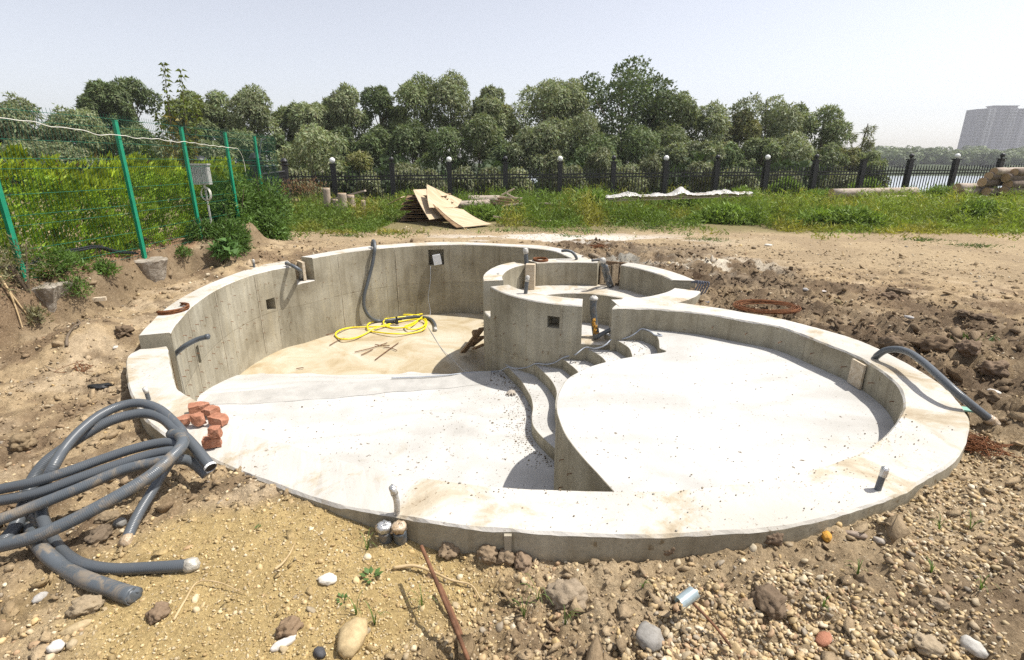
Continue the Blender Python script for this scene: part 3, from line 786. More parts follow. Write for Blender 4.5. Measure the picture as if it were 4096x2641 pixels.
def ground_col(x, y, z, zn):
    d, clay, sand, dry, heap, w1, w2 = zn
    n = len(x)
    c = np.tile(np.array([0.405, 0.305, 0.187]), (n, 1))
    c = lerp3(c, (0.46, 0.36, 0.24), sstep(.45, .65, w2))
    c = lerp3(c, (0.20, 0.14, 0.088), sstep(.50, .66, fbm(x, y, 1.7, 4, 103)) * .85)
    c = lerp3(c, (0.155, 0.108, 0.068), sstep(.56, .68, fbm(x, y, 5.5, 3, 113)) * .6 * (1 - dry))
    c = lerp3(c, (0.40, 0.31, 0.195), dry * .9)
    c = lerp3(c, (0.34, 0.26, 0.165), dry * sstep(.5, .62, fbm(x, y, 0.7, 4, 104)))
    dk = sstep(.36, .55, fbm(x, y, 2.4, 4, 105))
    c = lerp3(c, (0.140, 0.102, 0.068), clay * (.50 + .45 * dk))
    c = lerp3(c, (0.47, 0.35, 0.165), sand)
    c = lerp3(c, (0.42, 0.325, 0.205), heap * .7)
    # dark damp clay in the front, between x .1 and 1.2
    fr = np.exp(-((x - .42) ** 2 / .09 + (y - 1.32) ** 2 / .03)); c = lerp3(c, (0.11, 0.075, 0.05), np.clip(fr * 1.5, 0, 1) * .85)
    fr = np.exp(-((x - 2.3) ** 2 / .5 + (y - 1.75) ** 2 / .05)); c = lerp3(c, (0.15, 0.105, 0.07), np.clip(fr, 0, 1) * .7)
    # spilt cement and lime
    sp = sstep(.52, .6, fbm(x * .45, y, 1.3, 4, 107) + .28 * np.exp(-((x - 1.2) ** 2 / 3.4 + (y - 12.9) ** 2 / .3)) - .06)
    sp = sp * np.exp(-((x - 1.2) ** 2 / 6.5 + (y - 12.7) ** 2 / 1.1)); c = lerp3(c, (0.62, 0.58, 0.52), np.clip(sp * 1.6, 0, 1))
    sp = sstep(.5, .6, fbm(x, y, 2.6, 4, 108)) * np.exp(-((x - 3.7) ** 2 / .9 + (y - 9.4) ** 2 / .5)); c = lerp3(c, (0.6, 0.54, 0.44), np.clip(sp * 1.5, 0, 1))
    sp = sstep(.44, .54, fbm(x, y, 3, 4, 109)) * np.exp(-((x - 2.35) ** 2 / .35 + (y - 9.9) ** 2 / .3)); c = lerp3(c, (0.29, 0.275, 0.24), np.clip(sp * 1.8, 0, 1))
    # bark mulch under the hedge
    ml = sstep(-5.62, -5.75, x) * sstep(-7.6, -6.6, x) * sstep(3, 4, y) * sstep(12, 10.5, y); c = lerp3(c, (0.27, 0.125, 0.075), ml * (.35 + .45 * w2))
    # soil of the cut bank is darker and damp
    s_, b = bank_w(x, y)
    sc_ = sstep(-.3, 0.05, s_) * sstep(.5, .25, s_) * sstep(3, 4, y) * (1 - sstep(11.0, 13, y)); c = lerp3(c, (0.215, 0.16, 0.10), sc_ * .8)
    # weedy soil beyond, river bank
    wd = sstep(13.6, 15.0, y + 1.2 * (w1 - .5)); c = lerp3(c, (0.16, 0.15, 0.06), wd * .7)
    c = lerp3(c, (0.05, 0.055, 0.03), sstep(28, 31, y))
    c = lerp3(c, (0.06, 0.08, 0.04), sstep(240, 260, y))
    return c
def build_ground():
    fov = np.radians(np.linspace(-57, 57, 450))
    oth = np.radians(np.linspace(57, 303, 62)[1:-1])
    th = np.concatenate([fov, oth]); nt = len(th)
    rr = np.concatenate([[0.25, 0.5, 0.75], np.geomspace(1.0, 16, 390), np.geomspace(16.5, 60, 60), np.geomspace(64, 770, 40)])
    A, Rr = np.meshgrid(th, rr)
    x = (Rr * np.sin(A)).ravel(); y = (Rr * np.cos(A)).ravel()
    zn = zones(x, y)
    z = ground_h(x, y, True, zn)
    ins = pip(S1, x, y) | pip(S2, x, y) | pip(S3, x, y)
    z = np.where(ins, -2.6, z)
    c = ground_col(x, y, z, zn)
    V = np.column_stack([x, y, z])
    n = len(rr); i, j = np.meshgrid(np.arange(n - 1), np.arange(nt), indexing='ij')
    a = (i * nt + j).ravel(); b = (i * nt + (j + 1) % nt).ravel()
    F = np.column_stack([a, a + nt, b + nt, b])
    V = np.vstack([V, [[0, 0, float(ground_h(np.array([0.]), np.array([0.]))[0])]]]); c = np.vstack([c, c[:1]])
    me = new_mesh('ground', V, F, M['earth'], True, c)
    o = link('ground', me); o['kind'] = 'structure'
    return o
ground = build_ground()
def GZ(x, y): return float(ground_h(np.array([float(x)]), np.array([float(y)]))[0])
def GP_px(x, y, z0=-0.2):
    """ground point seen at a photograph pixel"""
    r_ = ray(x, y)
    ts = np.geomspace(1.2, 40, 420)
    q = r_[None] * ts[:, None]; h = ground_h(q[:, 0], q[:, 1]) - (CAMH + q[:, 2])
    k = int(np.argmax(h > 0)) if np.any(h > 0) else len(ts) - 1
    k = max(k, 1); f = h[k - 1] / (h[k - 1] - h[k] + 1e-9); t = ts[k - 1] + (ts[k] - ts[k - 1]) * float(np.clip(f, 0, 1))
    p = r_ * t; return np.array([p[0], p[1], CAMH + p[2]])

# water of the river
wm = MB(); wm.add([(-650, 46, -4.6), (650, 34, -4.6), (650, 300, -4.6), (-650, 300, -4.6)], [(0, 1, 2, 3)])
tag(wm.build('river_water', M['water']), kind='structure')

# ------------------------------------------------------------------ vegetation helpers
def rnd_dirs(n, rng):
    v = rng.normal(size=(n, 3)); return v / np.linalg.norm(v, axis=1)[:, None]
def nrm(v): return v / (np.linalg.norm(v, axis=1)[:, None] + 1e-9)
def cards(p, a, L, W, rng, bend=0.0, out=None):
    """one pointed leaf triangle per row; with out given the leaf lies roughly across that direction"""
    n = len(p)
    if out is None: b = nrm(np.cross(a, rnd_dirs(n, rng)))
    else:
        b = nrm(np.cross(a, nrm(out + rng.normal(0, .42, (n, 3)))))
    L = np.asarray(L).reshape(-1, 1); W = np.asarray(W).reshape(-1, 1)
    tip = p + a * L; tip[:, 2] -= bend * L[:, 0]
    V = np.stack([p - b * W * .5, p + b * W * .5, tip], 1).reshape(-1, 3)
    return V
def card_obj(name, V, cols, mat, parent=None):
    n = len(V) // 3
    me = new_mesh(name, V, np.arange(n * 3).reshape(n, 3), mat, False, np.repeat(cols, 3, 0))
    return link(name, me, parent)

def tree(x, y, zg, H, W, seed, nl, base, label, group=None, cat='tree', droop=0.75, leaves=9000, leaf=(0.30, 0.085), crown0=0.12, name='willow_tree', lobe=(0.30, 0.46), open_=0.0, trunk_r=0.16):
    rng = np.random.default_rng(seed)
    root = empty(name, (x, y, zg), 0, label, cat, group)
    tr = MB()
    lean = rng.normal(0, .05, 2)
    tp = [(0, 0, -.6), (lean[0] * H * .3, lean[1] * H * .3, H * .3), (lean[0] * H * .6, lean[1] * H * .6, H * .62), (lean[0] * H, lean[1] * H, H * .9)]
    ts = spline(tp, 12); tr.tube(ts, np.linspace(trunk_r * (H / 8) ** .8, .03, 12), 7)
    lobes = []
    for k in range(nl):
        if k == 0: t = 0.84; rad_ = 0.25
        elif k == 1: t = 0.78; rad_ = 0.8
        elif k == 2: t = 0.74; rad_ = 0.8
        else: t = crown0 + (0.80 - crown0) * ((k + rng.uniform(-.4, .4)) / nl); rad_ = rng.uniform(.45, .95)
        env = W * math.sqrt(max(0.05, 1 - abs((t - .42) / .56) ** 2.8))
        ang = k * 2.4 + rng.uniform(-.5, .5)
        r_ = W * rng.uniform(*lobe) * (1.0 - 0.25 * max(0, t - .5))
        c = np.array([math.cos(ang) * max(0, env - r_ * .7) * rad_, math.sin(ang) * max(0, env - r_ * .7) * rad_, t * H])
        c[:2] += lean * t * H
        if k > 2 and rng.random() < .45: r_ *= rng.uniform(.4, .75); c[:2] *= rng.uniform(1.1, 1.35); c[2] *= rng.uniform(.95, 1.06)
        lobes.append((c, r_, rng.uniform(.82, 1.18)))
        base_t = max(.12, t - .28)
        st = np.array([lean[0] * base_t * H, lean[1] * base_t * H, base_t * H])
        mid = (st + c) / 2 + rng.normal(0, .12 * W, 3) * .4
        tr.tube(spline([st, mid, c], 6), np.linspace(.05 * (H / 8), .012, 6), 5, False)
    tr.build('trunk', M['bark'], root)
    tot = sum(l[1] ** 2 for l in lobes); Vs = []; Cs = []
    for c, r_, tone in lobes:
        n = int(leaves * r_ ** 2 / tot)
        d = rnd_dirs(n, rng); d[:, 2] = np.where((d[:, 2] < -.25) & (rng.random(n) < .6), -d[:, 2], d[:, 2])
        bumps = 0.74 + 0.46 * vn(d[:, 0] * 2.6 + seed, d[:, 1] * 2.6 + c[2], d[:, 2] * 2.6 + 9.7, seed)
        bumps = bumps + .16 * (vn(d[:, 0] * 6.1 + seed, d[:, 1] * 6.1, d[:, 2] * 6.1 + 31.7, seed + 5) - .5)
        rad_ = r_ * bumps * np.where(rng.random(n) < .75, rng.uniform(.86, 1.05, n), rng.uniform(.35, .9, n))
        if open_: keep = rng.random(n) > open_ * sstep(.42, .6, vn(d[:, 0] * 3.3, d[:, 1] * 3.3, d[:, 2] * 3.3 + 4.1, seed + 3))
        else: keep = np.ones(n, bool)
        p = c + d * np.array([1, 1, 1.08]) * rad_[:, None]
        a = nrm(d * .45 + np.array([0, 0, -1.0]) * droop + rng.normal(0, .45, (n, 3)))
        p, a, d = p[keep], a[keep], d[keep]; m = len(p)
        sc = rng.uniform(.6, 1.35, m)
        Vs.append(cards(p, a, leaf[0] * sc, leaf[1] * sc * rng.uniform(.8, 1.3, m), rng, 0, d + np.array([0, 0, .25])))
        Cs.append(np.array(base) * (tone * rng.uniform(.80, 1.2, (m, 1))) * (1 + rng.normal(0, .05, (m, 3))))
    V = np.vstack(Vs); V[:, 2] = np.maximum(V[:, 2], -.3)
    card_obj('crown', V, np.clip(np.vstack(Cs), 0.01, 1), M['leaf'], root)
    return root

# ------------------------------------------------------------------ willows behind the iron fence
def vpx(x, y): return x * 1.7152, y * 1.7152
SIL = (0.235, 0.268, 0.142); MID = (0.205, 0.245, 0.112); DRK = (0.148, 0.192, 0.082); YEL = (0.245, 0.25, 0.10)
TREES = [  # x, y of the top in the 2388 px view, half width px, distance, tint, lobes, label
    (-40, 262, 75, 33, SIL, 8, 'willow cut by the left frame edge behind the green mesh fence'),
    (52, 240, 62, 34, SIL, 8, 'low grey-green willow seen through the upper mesh at far left'),
    (160, 262, 66, 35, SIL, 8, 'low round willow between the mesh top and the tall dark twin-topped tree'),
    (225, 196, 46, 38, DRK, 7, 'left half of the twin-topped dark tree behind the first full green post'),
    (285, 174, 58, 39, DRK, 9, 'tall dark twin-topped tree above the green mesh fence'),
    (428, 212, 46, 40, MID, 8, 'olive willow right behind the tall thin sapling'),
    (487, 211, 46, 41, MID, 8, 'ragged upright willow right of the sapling with pale lower clumps'),
    (583, 216, 56, 40, SIL, 9, 'rounded willow alone against the sky above the last green post'),
    (657, 246, 38, 42, MID, 7, 'narrow willow between two sky gaps right of the rounded willow'),
    (716, 247, 46, 40, SIL, 8, 'pale low willow above the dense bush by the gate'),
    (758, 240, 40, 42, MID, 7, 'small-topped willow with a side crown left of the spiky one'),
    (808, 209, 42, 41, SIL, 8, 'spiky willow with a small tuft standing up above its neighbours'),
    (889, 197, 44, 42, DRK, 8, 'dark narrow willow with pointed top above the stack of plywood'),
    (955, 188, 58, 41, MID, 9, 'tall full willow above the leaning plywood sheets'),
    (1055, 188, 58, 42, SIL, 9, 'tall willow with two tufted tops left of the small sky notch'),
    (1130, 214, 42, 41, SIL, 8, 'willow sloping down to the narrow sky notch in the middle'),
    (1178, 252, 30, 43, YEL, 6, 'short yellowish willow in the notch of the skyline'),
    (1268, 194, 64, 41, SIL, 9, 'broad silvery willow left of the tallest tree'),
    (1330, 192, 58, 42, SIL, 9, 'silvery willow crowded against the tallest tree'),
    (1597, 214, 54, 42, MID, 8, 'willow stepping down right of the tallest tree'),
    (1662, 252, 56, 42, SIL, 8, 'soft drooping willow in the long low part of the skyline'),
    (1728, 266, 44, 43, YEL, 7, 'olive-yellow willow just before the last tall group'),
    (1812, 230, 66, 43, SIL, 9, 'big rounded willow leading the last tall group at right'),
    (1866, 240, 48, 44, MID, 8, 'willow on the right shoulder of the last tall group'),
    (1928, 256, 50, 43, MID, 8, 'willow thinning out towards the river at right'),
]
for i, (vx, vy, hw, Y, tint, nl, lab) in enumerate(TREES):
    top = at(*vpx(vx, vy), Y); zg = base_h(np.array([top[0]]), np.array([Y]))[0]
    H = (top[2] - zg) / (0.955 if i < 8 else 0.915); Wd = hw / 1207 * Y * 1.42
    tree(top[0], Y, zg, H, Wd, 100 + i, nl + 3, np.array(tint) * RNG.uniform(.92, 1.08), lab, 'willows along the river bank', leaves=12500, crown0=0.10, leaf=(0.215, 0.095), droop=.5, lobe=(.24, .5))
top = at(*vpx(1474, 136), 45); zg = base_h(np.array([top[0]]), np.array([45.]))[0]
tree(top[0], 45, zg, (top[2] - zg) / .985, 158 / 1207 * 45, 160, 30, (0.105, 0.142, 0.062), 'tallest broad dark tree standing above the line of willows', None, droop=.1, leaves=24000, leaf=(0.24, 0.17), crown0=.16, name='broadleaf_tree', lobe=(.22, .34), open_=.35)
top = at(*vpx(2014, 262), 42); zg = base_h(np.array([top[0]]), np.array([42.]))[0]
tree(top[0], 42, zg, (top[2] - zg) / .985, 42 / 1207 * 42 * 1.1, 161, 9, (0.2, 0.21, 0.12), 'sparse half-bare willow at the right end of the trees by the river', None, droop=.3, leaves=2600, leaf=(0.28, 0.07), crown0=.3, lobe=(.22, .32), open_=.6)
# second storey: lower crowns filling in below the skyline
ORDN = ['first', 'second', 'third', 'fourth', 'fifth', 'sixth', 'seventh', 'eighth', 'ninth', 'tenth', 'eleventh', 'twelfth', 'thirteenth', 'fourteenth']
FPX_ = [775, 915, 1047, 1178, 1306, 1431, 1552, 1672, 1790, 1903, 2013, 2122, 2230, 2336]
USED = {}
def spot(vx, what):
    if vx < 700: s_ = what + (' seen through the green mesh at far left' if vx < 100 else ' behind the %s green post' % ('second' if vx < 260 else 'third' if vx < 440 else 'fourth' if vx < 530 else 'last'))
    else:
        k = int(np.argmin([abs(vx - f) for f in FPX_])); d = vx - FPX_[k]
        s_ = what + (' right behind' if abs(d) < 22 else ' just left of' if d < 0 else ' just right of') + ' the %s black fence post from the left' % ORDN[k]
    n = USED.get(s_, 0); USED[s_] = n + 1
    return s_ if n == 0 else s_.replace(what, what + ', %s' % ('paler' if n == 1 else 'higher'))
LOW = [(30, 330, 70, 31, SIL), (130, 345, 62, 31, SIL), (215, 300, 50, 33, MID), (330, 300, 60, 34, DRK), (400, 330, 52, 32, SIL), (480, 330, 52, 33, SIL), (560, 300, 48, 36, MID), (640, 310, 36, 37, DRK),
       (722, 302, 78, 31, SIL), (832, 352, 44, 33, YEL), (800, 300, 50, 37, DRK), (880, 300, 56, 38, DRK), (960, 290, 60, 38, DRK), (1040, 300, 60, 37, DRK), (1110, 270, 55, 37, MID), (1160, 330, 40, 36, DRK), (1220, 300, 56, 36, SIL), (1290, 275, 54, 37, SIL),
       (1345, 265, 60, 38, SIL), (1395, 330, 62, 36, DRK), (1480, 310, 70, 38, DRK), (1560, 300, 60, 38, MID), (1575, 340, 46, 35, SIL), (1640, 330, 46, 35, SIL), (1700, 330, 50, 38, DRK), (1775, 320, 50, 38, MID), (1850, 315, 60, 38, SIL), (1920, 330, 50, 39, MID), (1985, 335, 46, 40, YEL), (2035, 345, 40, 39, MID)]
for i, (vx, vy, hw, Y, tint) in enumerate(LOW):
    top = at(*vpx(vx, vy), Y); zg = base_h(np.array([top[0]]), np.array([Y]))[0]
    H = (top[2] - zg) / .985
    tree(top[0], Y, zg, H, hw / 1207 * Y * 1.12, 200 + i, 9, np.array(tint) * RNG.uniform(.85, 1.1), spot(vx, 'low bushy willow crown'), 'lower willows under the skyline', leaves=6000, crown0=0.02, leaf=(0.20, 0.09), droop=.5, lobe=(.24, .48))
# shrubs just outside the fence
SHR = [(700, 402, 40, 26.5), (860, 412, 34, 27.5), (955, 392, 44, 27.5), (1000, 405, 44, 27.5), (1080, 402, 44, 28), (1140, 402, 40, 28), (1205, 406, 42, 28.5), (1290, 350, 30, 30), (1330, 395, 44, 29), (1470, 400, 52, 29.5), (1400, 345, 34, 31), (1520, 362, 32, 31), (1640, 380, 34, 30.5), (1720, 402, 40, 30.5), (1830, 410, 40, 31.5), (1960, 425, 44, 32.5)]
for i, (vx, vy, hw, Y) in enumerate(SHR):
    top = at(*vpx(vx, vy), Y); zg = base_h(np.array([top[0]]), np.array([float(Y)]))[0]
    tree(top[0], Y, zg, max(1.0, top[2] - zg), hw / 1207 * Y * 1.15, 300 + i, 8, np.array((0.22, 0.24, 0.125)) * RNG.uniform(.85, 1.1), spot(vx, 'grey-green shrub'), 'shrubs outside the iron fence', cat='shrub', name='shrub', leaves=3600, crown0=.0, leaf=(0.16, 0.075), trunk_r=.05, lobe=(.34, .5))

def understory_shade():  # added leaf mass, coloured dark for the deep shade under the willows
    rng = np.random.default_rng(91); n = 26000
    x = rng.uniform(-36, 19, n); y = 33.5 + rng.normal(0, 1.3, n) + .05 * (x + 10)
    z = base_h(x, y) + rng.random(n) ** 1.1 * (.5 + 2.2 * vn(x * .7, x * 0, None, 4)) - .2
    p = np.column_stack([x, y, z]); d = nrm(np.column_stack([rng.normal(0, .5, n), -np.ones(n) + rng.normal(0, .4, n), rng.normal(.3, .4, n)]))
    a = nrm(np.column_stack([rng.normal(0, 1, n), rng.normal(0, .5, n), rng.normal(0, .7, n)]))
    o = card_obj('shade_undergrowth', cards(p, a, rng.uniform(.25, .5, n), rng.uniform(.15, .3, n), rng, 0, d), np.array([[.055, .085, .03]]) * rng.uniform(.6, 1.4, (n, 1)), M['leaf']); o['kind'] = 'stuff'
understory_shade()

# far bank: a wood that reads as one mass
def far_wood():
    rng = np.random.default_rng(5); Vs = []; Cs = []
    for i in range(420):
        vx = rng.uniform(1880, 2700) if i < 330 else rng.uniform(-900, 1900)
        Y = rng.uniform(282, 345) if i < 300 else rng.uniform(350, 460)
        p0 = at(*vpx(vx, 385), Y); r_ = rng.uniform(2.0, 4.4); zz = 1.2 + rng.uniform(0, 1) ** 2 * 2.6 + (Y - 280) * .04
        n = 170; d = rnd_dirs(n, rng); d[:, 2] = np.abs(d[:, 2]) * np.sign(rng.uniform(-.3, 1, n))
        for kk in range(2):
            off = np.array([rng.normal(0, r_ * .5), rng.normal(0, 1), zz * (.35 + .65 * kk)])
            p = np.array([p0[0], Y, 1.2]) + off + d * r_ * (0.8 + .35 * vn(d[:, 0] * 2, d[:, 1] * 2, d[:, 2] * 2 + 5, i))[:, None] * (.75 + .25 * kk)
            p[:, 2] = np.maximum(p[:, 2], -3.9)
            Vs.append(cards(p, nrm(np.cross(d, rnd_dirs(n, rng))), rng.uniform(.9, 1.9, n), rng.uniform(.7, 1.4, n), rng, 0, d + np.array([0, 0, .3])))
            t = rng.uniform(.75, 1.2)
            Cs.append(np.array((0.135, 0.175, 0.075)) * t * rng.uniform(.75, 1.25, (n, 1)) * np.ones((1, 3)))
    o = card_obj('far_wood', np.vstack(Vs), np.vstack(Cs), M['leaf']); o['kind'] = 'stuff'
far_wood()

# ------------------------------------------------------------------ tower blocks beyond the river
def tower(name, label, quads, Y, ztop, zbot, cols, floors, roofs, light):
    root = empty(name, (*at(*vpx(quads[0], 300), Y)[:2], zbot), 0, label, 'tower block', 'tower blocks beyond the river')
    inv = Matrix.Translation(-root.location)
    wmesh = MB(); wmesh.box((0, 0, 0), (2.0, 0.3, 1.55)); wme = wmesh.mesh('window', M['pane'])
    nwin = 0
    for k in range(len(quads) - 1):
        xa, xb = at(*vpx(quads[k], 300), Y), at(*vpx(quads[k + 1], 300), Y)
        dep = 16; setb = cols[k][1]
        w = xb[0] - xa[0]; c = ((xa[0] + xb[0]) / 2, Y + dep / 2 + setb, (ztop + cols[k][2] + zbot) / 2)
        b = MB(); b.box(c, (w - .02, dep, ztop + cols[k][2] - zbot))
        o = b.build('wall', M['towerlight'] if cols[k][3] else M['tower'], root); o.matrix_parent_inverse = inv
        fh = (ztop - zbot) / floors
        s = MB()
        for f in range(1, floors): s.box((c[0], Y + setb - .25, zbot + f * fh), (w * .96, .5, .35))
        o = s.build('floor_bands', M['towerlight'], root); o.matrix_parent_inverse = inv
        nc = cols[k][0]
        for f in range(floors):
            for q in range(nc):
                if nwin >= 300 or f < floors * .25: continue
                o = link('window', wme, root, (xa[0] + w * (q + .5) / nc, Y + setb - .12, zbot + (f + .5) * fh)); o.matrix_parent_inverse = inv; nwin += 1
    for (va, vb, h) in roofs:
        a_, b_ = at(*vpx(va, 300), Y), at(*vpx(vb, 300), Y); b = MB()
        b.box(((a_[0] + b_[0]) / 2, Y + 8, ztop + h / 2), (b_[0] - a_[0], 9, h))
        b.box(((a_[0] + b_[0]) / 2, Y + 8, ztop + h + .3), (b_[0] - a_[0] + 2, 11, .6))
        o = b.build('roof_house', M['tower'], root); o.matrix_parent_inverse = inv
T_Y = 640
zt_ = at(*vpx(2300, 254), T_Y)[2]
tower('tower_block', 'pale grey multi-storey tower block rising above the far trees, whole in the frame', [2273, 2297, 2312, 2345, 2362, 2384], T_Y, zt_, -2, [(2, 2, 0, 0), (1, 0, 1.0, 1), (2, 1.2, 1.5, 0), (2, 0, 1.2, 1), (2, 2, 0.5, 0)], 20, [(2310, 2366, 3.2)], 0)
tower('tower_block', 'second tower block half hidden behind the first and cut by the right frame edge', [2386, 2400, 2416, 2440, 2470], T_Y + 25, zt_ + 0.5, -2, [(2, 0, 0, 1), (2, 1, .5, 0), (2, 0, .6, 1), (2, 1, 0, 0)], 20, [(2400, 2440, 3)], 1)

# ------------------------------------------------------------------ hedge, bushes, grass
def hedge():
    rng = np.random.default_rng(21)
    root = empty('thuja_hedge', (-6.75, 8, .25), 0, 'long clipped-looking yellow-green thuja hedge behind the green mesh fence', 'hedge')
    inv = Matrix.Translation((6.75, -8, -.25))
    n = 66000
    y = rng.uniform(3.2, 13.2, n); t = rng.random(n) ** .8
    top = 1.62 + 0.16 * np.sin(y * 2.1) + .22 * (vn(y * 3, y * 0, None, 5) - .5) + .30 * (vn(y * 9, y * 0, None, 6) - .5) - .02 * (y - 8)
    z = .27 + t * (top - .27)
    bul = .34 * (vn(y * 2.3, z * 2.3, None, 9) - .5) + .42 * (vn(y * 5.5, z * 5.5, None, 10) - .5) + .2 * (vn(y * 12, z * 12, None, 11) - .5)
    front = rng.random(n) < .72
    depth = np.where(front, np.abs(rng.normal(0, .09, n)), rng.uniform(0, .9, n))
    x = -6.32 + bul - depth - .25 * (t - .3)
    p = np.column_stack([x, y, z])
    a = nrm(np.column_stack([rng.uniform(.1, .9, n), rng.normal(0, .4, n), rng.uniform(.1, 1.0, n) + .4 * (t > .9)]))
    L = rng.uniform(.035, .085, n) * (1 + .6 * (t > .93)); W = L * rng.uniform(.3, .55, n)
    tone = (.55 + .75 * vn(y * 4, z * 4, None, 12)) * rng.uniform(.7, 1.25, n)
    c = np.where((t > .86)[:, None], np.array([[0.40, 0.50, 0.045]]), np.array([[0.28, 0.41, 0.04]])) * tone[:, None]
    dead = rng.random(n) < .03; c[dead] = (0.16, 0.10, 0.04)
    o = card_obj('foliage', cards(p, a, L, W, rng, 0, np.tile(np.array([.8, -.25, .6]), (n, 1))), c, M['leaf'], root); o.matrix_parent_inverse = inv
    b = MB()
    for yy in np.arange(3.4, 13.1, .62):
        b.tube([(-6.8, yy, .1), (-6.78 + rng.normal(0, .03), yy, .8), (-6.8, yy + rng.normal(0, .05), 1.6)], [.03, .022, .008], 5)
    o = b.build('stems', M['bark'], root); o.matrix_parent_inverse = inv
hedge()

def bush(c, rad_, n, base, label, seed, name='bush', leaf=(.07, .022), up=.35, group=None, flat=1.0, cat='bush', lumps=9):
    rng = np.random.default_rng(seed); c = np.array(c, float); rad_ = np.array(rad_, float)
    root = empty(name, c, 0, label, cat, group)
    Vs, Cs = [], []
    for k in range(lumps):
        d0 = rnd_dirs(1, rng)[0]; d0[2] = abs(d0[2])
        cc = d0 * rad_ * .5; rr = rad_ * rng.uniform(.42, .62); m = n // lumps
        d = rnd_dirs(m, rng); d[:, 2] = np.where((d[:, 2] < -.2) & (rng.random(m) < .7), -d[:, 2], d[:, 2])
        p = cc + d * rr * (rng.uniform(.55, 1.06, m) * (.8 + .4 * vn(d[:, 0] * 3, d[:, 1] * 3, d[:, 2] * 3 + 3.3, seed + k)))[:, None]
        p[:, 2] = np.maximum(p[:, 2], .0)
        a = nrm(d * .6 + np.array([0, 0, up]) + rng.normal(0, .5, (m, 3)))
        s = rng.uniform(.6, 1.4, m)
        Vs.append(cards(p, a, leaf[0] * s, leaf[1] * s, rng, .15, d + np.array([0, 0, .5]))); Cs.append(np.array(base) * rng.uniform(.85, 1.15) * rng.uniform(.65, 1.35, (m, 1)))
    card_obj('foliage', np.vstack(Vs), np.clip(np.vstack(Cs), .005, 1), M['leaf'], root)
    st = MB()
    for k in range(6):
        d0 = rnd_dirs(1, rng)[0]; d0[2] = abs(d0[2]) + .4
        st.tube(spline([(0, 0, -.05), d0 * rad_ * .3, d0 * rad_ * .7], 5), np.linspace(.012, .003, 5) * (1 + rad_[2]), 4)
    st.build('stems', M['bark'], root)
    return root
GRN = (0.105, 0.185, 0.036)
def gb(vx, vy, z=None):
    p = GP_px(*vpx(vx, vy), -.05 if z is None else z); return p
bush((-6.0, 11.4, .05), (.62, .9, 1.42), 15000, GRN, 'tall feathery green bush between the last green posts and the iron gate', 401, leaf=(.09, .028))
bush((-5.55, 11.75, .0), (.48, .6, .72), 9000, GRN, 'rounded front lobe of feathery green weeds at the foot of the tall bush', 402, leaf=(.085, .026))
bush((-5.55, 9.7, .1), (.55, .75, .75), 8000, (0.085, 0.155, 0.03), 'knee-high feathery weeds hiding the foot of the third green post', 403, leaf=(.08, .025))
bush((-5.9, 12.6, .1), (.7, 1.0, 1.5), 8000, GRN, 'feathery bush behind the fourth green post', 404, leaf=(.09, .028))
bush((-5.02, 9.05, .17), (.24, .24, .24), 500, (0.10, 0.19, 0.05), 'small broad-leaved weed on top of the crumbling dirt heap', 405, leaf=(.12, .08), cat='weed', name='weed')
for k, (px, rr, n, L, lab) in enumerate([((258, 1090), .32, 1500, .06, 'feathery pale green weed on the earth bank left of the concrete footing'),
        ((300, 1180), .22, 800, .05, 'dark leafy weed at the bottom of the earth bank below the feathery one'),
        ((420, 1095), .20, 700, .06, 'weed hanging in the hollow just left of the concrete footing'),
        ((735, 1025), .16, 500, .05, 'little weed on the crumbly bank right of the concrete footing'),
        ((60, 1080), .40, 900, .05, 'dry grey-green weed around the base of the leftmost green post'),
        ((520, 1005), .22, 700, .06, 'green weed at the foot of the hedge just left of the second green post'), ((250, 1000), .26, 800, .06, 'broad weed between the black pipes and the earth bank'), ((150, 1290), .14, 300, .05, 'sparse weed on the bare dirt under the dry roots'), ((330, 1060), .16, 500, .05, 'bright weed on the edge of the earth bank midway between the green posts'),
        ((20, 980), .35, 600, .05, 'seeding dry weed at the left frame edge by the leftmost green post')]):
    p = GP_px(*px, .1)
    if px == (60, 1080): p = np.array([-5.80, 6.05, GZ(-5.80, 6.05)])
    if px == (20, 980): p = np.array([-5.85, 5.55, GZ(-5.85, 5.55)])
    dry_ = 'dry' in lab
    bush((p[0], p[1], p[2]), (rr, rr, rr * (1.6 if dry_ else 1.1)), n, (0.20, 0.19, 0.10) if dry_ else GRN, lab, 410 + k, name='weed', leaf=(L, L * .28), cat='weed', up=.6)

